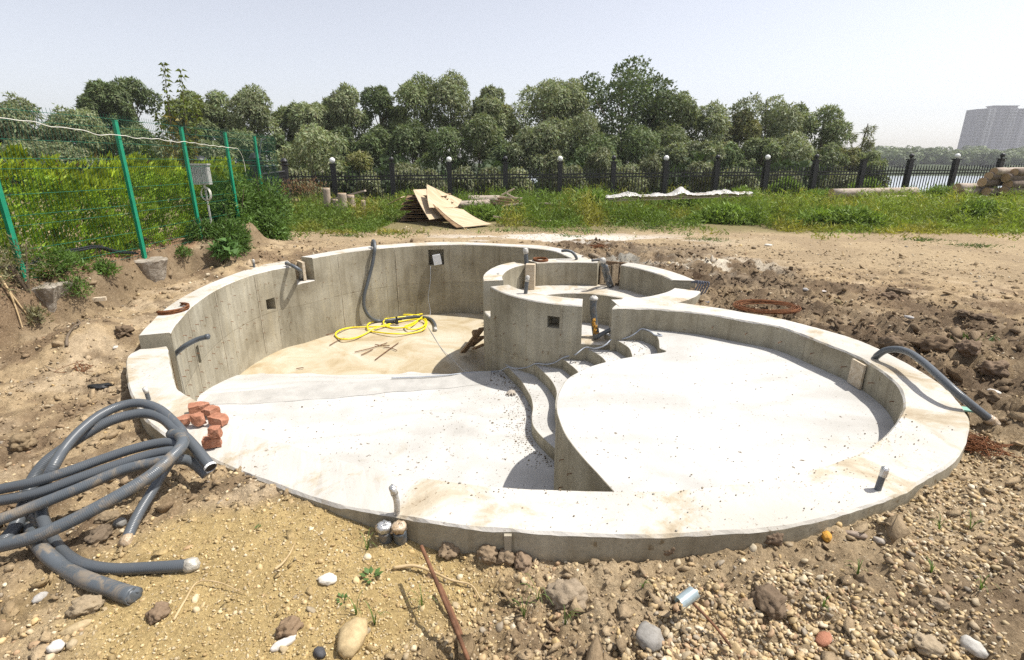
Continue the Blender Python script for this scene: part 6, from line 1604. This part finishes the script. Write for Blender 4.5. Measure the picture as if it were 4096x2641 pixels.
# long planks under white film
rgl = random.Random(9)
for k in range(7):
    yy = 19.7 + (k % 3) * .16; zz = (v(1420, 470, 20)[2]) + .03 + (k // 3) * .065
    A = v(1405 + rgl.uniform(-2, 14), 468, yy); Q = v(1752 + rgl.uniform(-20, 4), 458, yy + 1.6); A[2] = zz; Q[2] = zz + .10
    d = Q - A; b = MB(); b.box((A + Q) / 2, (.14, .05, np.linalg.norm(d)), M=Vector(tuple(d)).to_track_quat('Z', 'Y').to_matrix())
    tag(b.build('long_plank', M['palewood']), 'long plank in the low pile under crumpled white film', 'plank', 'long planks under white film')
V = []; F = []; nx, ny = 90, 9
A0, Q0 = v(1406, 462, 19.6), v(1756, 452, 21.2)
for i in range(nx):
    t = i / (nx - 1); base = A0 + (Q0 - A0) * t
    hh = .10 + .22 * max(0, mnoise.noise(Vector((t * 9, 2.2, 0)))) + .13 * math.exp(-((t - .5) / .05) ** 2) + .06 * math.exp(-((t - .78) / .07) ** 2)
    for j in range(ny):
        s_ = j / (ny - 1); V.append(base + np.array([RNG.normal(0, .008), -.10 + s_ * .6, -.03 + hh * math.sin(math.pi * (.12 + .76 * s_)) + .05 * mnoise.noise(Vector((t * 40, s_ * 6, 1)))]))
for i in range(nx - 1):
    for j in range(ny - 1): F.append((i * ny + j, (i + 1) * ny + j, (i + 1) * ny + j + 1, i * ny + j + 1))
tag(link('plastic_film', new_mesh('plastic_film', np.array(V), F, M['film'], True)), 'crumpled white plastic film thrown over the long planks', 'plastic film')
# logs at the right
log('log', v(1938, 451, 24.2), v(2135, 447, 25.2), .20, M['log'], 'long pale round log on the right meadow, upper of two')
log('log', v(2030, 462, 23.6), v(2110, 461, 24.2), .10, M['palewood'], 'squared pale timber just below the long round log')
RL = [((2232, 437), (2302, 437), .17, 0), ((2240, 447), (2312, 447), .15, 0), ((2290, 425), (2350, 424), .18, 1), ((2305, 411), (2360, 409), .17, 1), ((2318, 400), (2400, 399), .16, 0), ((2350, 430), (2420, 428), .20, 1), ((2345, 415), (2420, 412), .18, 1), ((2365, 402), (2430, 401), .16, 1), ((2300, 447), (2360, 449), .17, 1), ((2340, 445), (2420, 446), .18, 1)]
LB = ['lowest left log of the right log pile, pale', 'log lying in front of the lowest left one', 'dark log sticking out left in the middle of the right pile', 'dark log in the third layer of the right pile', 'pale top log of the right pile', 'big dark log end at the right edge, low layer', 'dark log at the right edge, middle layer', 'dark log at the right edge, upper layer', 'log half sunk in weeds at the foot of the right pile', 'bottom log of the right pile by the frame edge']
for (a, q, r_, dk), lab in zip(RL, LB): log('log', v(*a, 23.4), v(*q, 24.2), r_, M['darklog'] if dk else M['log'], lab, 'logs in the right pile')

# ------------------------------------------------------------------ loose stones, clods, gravel
STN = [  # px (4096 frame), (rx, ry, rz), material, colour, label
    ((1308, 2338), (.040, .030, .022), 'pebble', (.66, .62, .54), 'smooth white oval stone on the sand in front of the pool'),
    ((1405, 2590), (.085, .055, .045), 'pebble', (.47, .36, .20), 'big tan rounded boulder at the bottom edge left of the rods'),
    ((2605, 2590), (.055, .055, .035), 'pebble', (.27, .255, .23), 'grey round boulder half buried at the bottom edge'),
    ((3090, 2450), (.072, .058, .05), 'clod', (.17, .125, .085), 'large dark earth clod right of the thin rods'),
    ((2270, 2420), (.085, .07, .05), 'clod', (.30, .24, .17), 'pale lumpy cement clod left of the grey boulder'),
    ((3310, 2160), (.034, .022, .020), 'foam', None, 'orange-yellow foam lump by the right front wall'),
    ((3425, 2150), (.055, .02, .016), 'pebble', (.28, .22, .17), 'flat brown stone beside the orange lump'),
    ((3520, 2175), (.028, .018, .016), 'pebble', (.36, .32, .27), 'grey-beige oval stone below the right rim stub'),
    ((3300, 2575), (.045, .025, .02), 'brick', None, 'red brick chip near the bottom right'),
    ((3900, 2610), (.05, .036, .025), 'pebble', (.46, .44, .40), 'pale angular stone at the bottom right corner'),
    ((3760, 2430), (.035, .025, .02), 'clod', (.3, .24, .17), 'clod on the gravel slope at lower right'),
    ((3720, 2610), (.055, .04, .03), 'clod', (.36, .29, .2), 'sandy clod at the bottom edge left of the pale angular stone'),
    ((2560, 2205), (.05, .04, .045), 'clod', (.21, .155, .105), 'dark clod standing against the front wall, left of two'),
    ((2660, 2205), (.055, .045, .05), 'clod', (.19, .14, .095), 'dark clod standing against the front wall, right of two'),
    ((3090, 2170), (.05, .04, .04), 'clod', (.18, .13, .09), 'dark round clod under the right front wall'),
    ((1800, 2215), (.065, .05, .04), 'clod', (.27, .20, .13), 'brown clod beside the taped drain pipes'),
    ((1950, 2240), (.05, .045, .038), 'clod', (.25, .185, .12), 'brown clod left of the seam fin on the front wall'),
    ((2020, 2250), (.05, .045, .04), 'clod', (.24, .18, .12), 'brown clod just under the seam fin on the front wall'),
    ((2090, 2270), (.06, .04, .035), 'clod', (.26, .19, .13), 'brown clod right of the seam fin on the front wall'),
    ((1150, 2540), (.05, .042, .034), 'clod', (.235, .165, .105), 'dark earth clod at the lower left of the tan boulder'),
    ((1130, 2590), (.05, .02, .015), 'pebble', (.62, .58, .52), 'white chalky flake below the dark earth clod'),
    ((1275, 2630), (.028, .02, .02), 'pebble', (.07, .07, .075), 'dark grey pebble at the left of the tan boulder'),
    ((625, 2480), (.042, .04, .03), 'clod', (.225, .16, .105), 'dark crumbly clod under the torn hose end'),
    ((330, 2455), (.06, .042, .035), 'clod', (.33, .26, .17), 'big pale clod left of the dark crumbly clod'),
    ((300, 2530), (.052, .024, .018), 'pebble', (.40, .31, .18), 'long tan stone at lower left'),
    ((215, 2610), (.028, .024, .022), 'pebble', (.62, .58, .52), 'white stone at the lower left corner'),
    ((155, 2405), (.03, .02, .018), 'pebble', (.40, .38, .35), 'pale stone under the fat muddy hose'),
    ((390, 2160), (.06, .045, .035), 'clod', (.17, .13, .09), 'dark clod in the shade under the straight hoses'),
    ((475, 2110), (.03, .035, .025), 'pebble', (.22, .21, .19), 'slate grey stone in the shade of the hoses'),
    ((420, 2090), (.05, .04, .035), 'clod', (.26, .2, .13), 'reddish clod between the short hose and the straight ones'),
    ((80, 1790), (.08, .07, .06), 'clod', (.24, .18, .11), 'large clod at the left edge above the straight hoses'),
    ((490, 1340), (.09, .08, .06), 'clod', (.16, .115, .075), 'dark clod left of the end of the raised wall'),
    ((155, 1880), (.05, .045, .035), 'pebble', (.44, .34, .22), 'tan stone resting behind the arch feet'),
    ((460, 1395), (.035, .025, .018), 'pebble', (.55, .52, .47), 'white stone on the dirt beside the wall step'),
    ((830, 1103), (.04, .03, .025), 'pebble', (.5, .42, .3), 'pale stone behind the left wall top'),
    ((3580, 1400), (.16, .12, .09), 'clod', (.17, .125, .085), 'large clod ridge behind the arched pipe'),
    ((3760, 1415), (.20, .13, .12), 'clod', (.16, .115, .075), 'biggest dark clod at the right above the arched pipe'),
    ((3890, 1420), (.13, .11, .09), 'clod', (.18, .13, .09), 'round clod right of the biggest dark clod'),
    ((3990, 1500), (.13, .10, .09), 'clod', (.2, .145, .1), 'lumpy clod at the right edge above the pipe end'),
    ((3970, 1600), (.09, .05, .04), 'clod', (.19, .14, .09), 'low clod beside the pipe end at right'),
    ((3280, 1345), (.11, .05, .04), 'clod', (.15, .105, .07), 'flat clod against the back of the right rim'),
    ((3220, 1165), (.05, .04, .03), 'pebble', (.32, .31, .3), 'grey angular stone in the dark clods behind the rim'),
    ((3295, 1170), (.08, .05, .02), 'pebble', (.45, .41, .38), 'flat pale stone right of the grey angular one'),
    ((3350, 1218), (.06, .05, .04), 'clod', (.2, .16, .09), 'olive-brown clod right of the rusty coil'),
    ((3775, 1385), (.07, .035, .03), 'pebble', (.5, .45, .36), 'pale flat stone on top of the biggest dark clod'),
    ((3980, 1580), (.05, .03, .025), 'pebble', (.58, .55, .5), 'white stone right of the arched pipe'),
    ((3640, 1275), (.05, .03, .02), 'pebble', (.42, .40, .38), 'bluish stone on the dark dirt'),
    ((3075, 985), (.09, .06, .03), 'pebble', (.6, .57, .5), 'white flat stone on the dry yard'),
    ((3600, 1178), (.18, .10, .06), 'clod', (.16, .12, .08), 'dark clod at the edge of the dry track'),
    ((3560, 1195), (.10, .07, .05), 'clod', (.18, .13, .09), 'dark clod left of the clod at the dry track'),
    ((3950, 1290), (.16, .11, .07), 'clod', (.15, .11, .075), 'dark clod near the right frame edge'),
    ((3860, 1268), (.11, .08, .06), 'clod', (.17, .125, .085), 'clod left of the one near the right frame edge'),
    ((3140, 1150), (.14, .09, .06), 'clod', (.15, .11, .07), 'dark clod on the ridge behind the rusty coil')]
for k, (px, sz, mt, col, lab) in enumerate(STN):
    p = GP_px(*px, -.15); m_ = M[mt]
    tag(link('clod' if mt == 'clod' else ('stone' if mt == 'pebble' else 'lump'), rock_mesh('stone', tuple(q_ * (.72 if mt == 'clod' and max(sz) > .1 else 1) for q_ in sz), 200 + k, m_, 4 if mt == 'clod' else 3, (.34 if max(sz) > .085 else .24) if mt == 'clod' else .13, 1, col, 1.6), None, (p[0], p[1] + sz[1] * .5, p[2] + sz[2] * (.45 if mt == 'clod' else .6)), (0, 0, random.uniform(0, 6))), lab, 'stone' if mt == 'pebble' else ('clod' if mt == 'clod' else 'lump'))

def ico(sub, seed, rough, flat):
    bm = bmesh.new(); bmesh.ops.create_icosphere(bm, subdivisions=sub, radius=1)
    V = np.array([v.co[:] for v in bm.verts]); F = np.array([[v.index for v in f.verts] for f in bm.faces]); bm.free()
    k = 1 + rough * (vn(V[:, 0] * 1.5 + seed * 7, V[:, 1] * 1.5 + 3, V[:, 2] * 1.5 + 5.5, seed) - .5) * 2 + rough * .5 * (vn(V[:, 0] * 4 + seed, V[:, 1] * 4, V[:, 2] * 4 + 5.5, seed + 1) - .5) * 2
    return V * k[:, None] * np.array([1, 1, flat]), F
def scatter(name, mat, n, accept, size, cols, subs, flat=(.5, .9), rough=.3, embed=.3, seed=1, rmax=9.0, smooth=True, rmin=1.25, dust=.3):
    rng = np.random.default_rng(seed)
    th = rng.uniform(-1.0, 1.0, n); r_ = np.exp(rng.uniform(math.log(rmin), math.log(rmax), n)); x = r_ * np.sin(th); y = r_ * np.cos(th)
    zn = zones(x, y); keep = (rng.random(n) < accept(x, y, zn)) & ~(pip(OUT1, x, y) | pip(OUT2, x, y) | pip(OUT3, x, y))
    x, y, r_ = x[keep], y[keep], r_[keep]; z = ground_h(x, y); n = len(x)
    s_ = size(rng, n, r_); ax = np.column_stack([s_ * rng.uniform(.8, 1.35, n), s_ * rng.uniform(.7, 1.05, n), s_ * rng.uniform(*flat, n)])
    ry = rng.uniform(0, 2 * np.pi, n); tl = rng.normal(0, .35, (n, 2)); pal = np.array(cols); c = pal[rng.integers(0, len(pal), n)] * rng.uniform(.75, 1.2, (n, 1))
    zs_ = tuple(q[keep] for q in zn); soil = ground_col(x, y, z, zs_); c = c * (1 - dust) + soil * dust * rng.uniform(.8, 1.1, (n, 1))
    big = s_ / r_ > .0060; Vs, Fs, Cs, off = [], [], [], 0
    for lod, sel in ((subs[0], big), (subs[1], ~big)):
        idx = np.where(sel)[0]
        for v_ in range(6):
            T, F = ico(lod, seed * 10 + v_, rough, 1.0); ii = idx[v_::6]
            if not len(ii): continue
            L = T[None] * ax[ii][:, None]
            ca, sa = np.cos(ry[ii])[:, None], np.sin(ry[ii])[:, None]
            X = L[..., 0] * ca - L[..., 1] * sa; Yv = L[..., 0] * sa + L[..., 1] * ca; Zv = L[..., 2] + X * tl[ii, 0:1] + Yv * tl[ii, 1:2]
            W = np.stack([X + x[ii][:, None], Yv + y[ii][:, None], Zv + (z[ii] + ax[ii, 2] * (1 - 2 * embed))[:, None]], -1)
            k = len(T); Vs.append(W.reshape(-1, 3)); Fs.append((F[None] + (np.arange(len(ii)) * k)[:, None, None] + off).reshape(-1, 3)); Cs.append(np.repeat(c[ii], k, 0)); off += k * len(ii)
    o = link(name, new_mesh(name, np.vstack(Vs), np.vstack(Fs), mat, smooth, np.vstack(Cs))); o['kind'] = 'stuff'
PEB = [tuple(min(.7, v * k) for v, k in zip(q, (1.16, 1.12, 1.02))) for q in [(.46, .37, .23), (.50, .41, .26), (.40, .30, .17), (.36, .27, .16), (.53, .46, .34), (.32, .265, .19), (.22, .20, .175), (.46, .34, .17), (.40, .34, .25), (.60, .55, .45), (.33, .22, .14), (.44, .35, .21), (.48, .38, .23)]]
scatter('gravel', M['pebble'], 76000, lambda x, y, zn: np.clip(zn[4] * 1.0 * (1 - .85 * np.clip(np.exp(-((x - .42) ** 2 / .1 + (y - 1.32) ** 2 / .03)) + np.exp(-((x - 2.5) ** 2 / .6 + (y - 1.75) ** 2 / .04)), 0, 1)), 0, 1) * sstep(.36, .5, fbm(x, y, 1.9, 3, 151)), lambda g, n, r_: np.clip(g.lognormal(-4.86, .36, n), .004, .018), PEB, (2, 1), seed=3, rmax=4.6)
scatter('pebbles', M['pebble'], 54000, lambda x, y, zn: (.20 + .40 * sstep(.42, .6, fbm(x, y, 1.4, 3, 153))) * (1 - .75 * zn[2]) * (1 - .5 * zn[4]) * (1 - .25 * zn[1]) * (y < 16), lambda g, n, r_: np.clip(g.lognormal(-4.85, .45, n), .003, .022) * (.75 + .075 * r_), PEB, (2, 1), seed=5, rmax=16.0, embed=.42)
scatter('sand_grains', M['pebble'], 38000, lambda x, y, zn: zn[2] * .9, lambda g, n, r_: np.clip(g.lognormal(-5.5, .4, n), .0022, .009), [(.52, .40, .20), (.60, .50, .30), (.44, .32, .15), (.55, .46, .32), (.36, .25, .12)], (1, 1), seed=7, rmax=3.6)
scatter('earth_crumbs', M['clod'], 108000, lambda x, y, zn: np.clip(.20 + .35 * zn[1] + .25 * sstep(.5, .65, fbm(x, y, 1.6, 3, 155)), 0, 1) * (1 - .92 * zn[2]) * (1 - .6 * zn[4]) * (y < 12), lambda g, n, r_: np.clip(g.lognormal(-4.75, .6, n), .003, .06) * (.8 + .06 * r_), [(.29, .215, .135), (.24, .175, .11), (.33, .25, .16), (.20, .145, .095), (.27, .195, .125)], (1, 1), flat=(.5, .9), rough=1.1, embed=.40, seed=9, rmax=13.0, smooth=False, dust=.75)
# crumbs of soil and mortar lying on the pool floors, steps and rim: far too many to count
def grit():
    rng = np.random.default_rng(71); pts = []
    r1c = spline(RIS[0][1], 80)
    for k in range(900):      # gathered along the foot of the lowest step
        q = r1c[rng.integers(6, 74)]; d = abs(rng.normal(0, .16)) + .01
        pts.append((q[0] - d, q[1] - d * .2, -1.166, rng.lognormal(-5.6, .5)))
    for k in range(650):      # on the treads
        i = rng.integers(0, 5); c = spline(RIS[i][1], 60); q = c[rng.integers(10, 46)]; d = rng.uniform(.02, .2)
        if not pip(ke, np.array([q[0] + d]), np.array([q[1] + d * .3]))[0] or True: pts.append((q[0] + d * .8, q[1] + d * .3, RIS[i][0] + .003, rng.lognormal(-5.9, .45)))
    for k in range(500): x, y = rng.uniform(-2.6, .15), rng.uniform(2.75, 6.3); pts.append((x, y, -1.166, rng.lognormal(-5.9, .5)))
    inner = np.vstack([np.array([P(*c) for c in ci])[:, :2], np.array(PL(KI_R, 0))[:, :2]]); zi = np.r_[[c[2] for c in ci], np.zeros(len(KI_R))]
    outer = np.vstack([np.array([P(*c) for c in cz[2:]])[:, :2], np.array(PL(KO_R, 0))[:, :2]])
    L_ = spline(np.column_stack([inner, zi]), 200); O_ = spline(np.column_stack([outer, 0 * outer[:, 0]]), 200)
    for k in range(520):
        i = rng.integers(0, 200); t = rng.random() ** 2.2 * .9 + .03; q = L_[i, :2] * (1 - t) + O_[i, :2] * t; pts.append((q[0], q[1], L_[i, 2] + .004, rng.lognormal(-6.2, .45)))
    for k in range(260): a = rng.uniform(0, 6.28); r_ = 1.55 * math.sqrt(rng.random()); pts.append((1.45 + r_ * math.cos(a), 4.3 + r_ * math.sin(a), -.267, rng.lognormal(-6.0, .45)))
    T, F = ico(1, 5, .6, .7); k = len(T); pts = np.array(pts); n = len(pts)
    s_ = np.clip(pts[:, 3], .0015, .012)[:, None, None]; V = T[None] * s_ * rng.uniform(.6, 1.3, (n, 1, 3)) + pts[:, None, :3]
    col = np.array([(.22, .17, .11), (.30, .25, .18), (.16, .12, .08), (.36, .34, .30)])[rng.integers(0, 4, n)]
    o = link('floor_grit', new_mesh('floor_grit', V.reshape(-1, 3), (F[None] + (np.arange(n) * k)[:, None, None]).reshape(-1, 3), M['clod'], False, np.repeat(col, k, 0))); o['kind'] = 'stuff'
grit()
# weeds in the near dirt
WD = [((1485, 2310), 'leafy', .055, 'round-leaved weed standing left of the rusty rods'), ((1370, 2400), 'leafy', .03, 'tiny weed left of the round-leaved one'), ((1425, 2460), 'grass', .11, 'arching grass sprout above the tan boulder'), ((1500, 2500), 'grass', .10, 'grass sprout right above the tan boulder'), ((1690, 2430), 'grass', .10, 'thin sprout just left of the rods'), ((2150, 2400), 'grass', .13, 'taller fine grass tuft right of the rods'), ((2095, 2470), 'grass', .10, 'grass tuft below the taller one'), ((2260, 2500), 'grass', .09, 'sprout on the pale cement clod'), ((1032, 2110), 'leafy', .018, 'lone green seedling on the yellow sand'), ((1470, 2200), 'grass', .09, 'blade of grass by the taped pipes'),
      ((3755, 2120), 'grass', .08, 'grass sprout on the right gravel, upper left'), ((3880, 2120), 'grass', .09, 'grass sprout on the right gravel, upper right'), ((3430, 2300), 'grass', .07, 'sprout below the orange lump'), ((3725, 2290), 'grass', .06, 'single blade in the middle of the right gravel'), ((3920, 2360), 'grass', .08, 'wide sprout on the right gravel, lowest'), ((3290, 2430), 'grass', .05, 'small blade right of the large clod'), ((2570, 2350), 'grass', .05, 'short sprout left of the zinc sleeve')]
for k, (px, typ, s_, lab) in enumerate(WD):
    rng = np.random.default_rng(500 + k); p = GP_px(*px, -.18)
    if typ == 'grass':
        root = empty('grass_sprout', p, 0, lab, 'grass')
        for q in range(6):
            a = rng.uniform(0, 6.28); d = np.array([math.cos(a), math.sin(a), 0]) * rng.uniform(.3, .8) * s_; up_ = np.array([0, 0, s_ * rng.uniform(.6, 1.1)])
            s = spline([(0, 0, -.005), d * .35 + up_ * .7, d * .8 + up_ * .95, d * 1.25 + up_ * .75], 9); w_ = np.linspace(.0034, .0004, 9); sd_ = np.cross(d, [0, 0, 1]); sd_ = sd_ / (np.linalg.norm(sd_) + 1e-9)
            V = np.concatenate([s - sd_ * w_[:, None], s + sd_ * w_[:, None]]); F = np.array([[i, i + 9, i + 10, i + 1] for i in range(8)])
            link('blade', new_mesh('blade', V, F, M['grassblade'], True, np.tile(np.array([.13, .20, .05]) * rng.uniform(.8, 1.2), (18, 1))), root)
    else:
        root = empty('leafy_weed', p, 0, lab, 'weed')
        for q in range(9):
            a = q * 2.4; d = np.array([math.cos(a), math.sin(a), rng.uniform(.15, .9)]); d /= np.linalg.norm(d); c0 = d * s_ * rng.uniform(.5, 1.0); sd_ = np.cross(d, [0, 0, 1]); sd_ /= np.linalg.norm(sd_)
            L = s_ * .75; V = [c0 - d * L * .5, c0 + sd_ * L * .32, c0 + d * L * .5, c0 - sd_ * L * .32, c0 + np.array([0, 0, .004])]
            link('leaf', new_mesh('leaf', np.array(V), np.array([[0, 1, 4], [1, 2, 4], [2, 3, 4], [3, 0, 4]]), M['leaf'], True, np.tile(np.array([.10, .17, .05]) * rng.uniform(.8, 1.2), (5, 1))), root)

# ------------------------------------------------------------------ the summer haze
hz = MB(); hz.box((0, 0, 39), (1640, 1640, 98)); hm = bpy.data.materials.new('haze'); hm.use_nodes = True; ht = hm.node_tree; ht.nodes.clear()
hv = ht.nodes.new('ShaderNodeVolumePrincipled'); hv.inputs['Color'].default_value = (0.95, 0.96, 1.0, 1); hv.inputs['Density'].default_value = 0.00042; hv.inputs['Anisotropy'].default_value = 0.2
ho = ht.nodes.new('ShaderNodeOutputMaterial'); ht.links.new(hv.outputs[0], ho.inputs['Volume'])
tag(hz.build('haze', hm), kind='stuff')
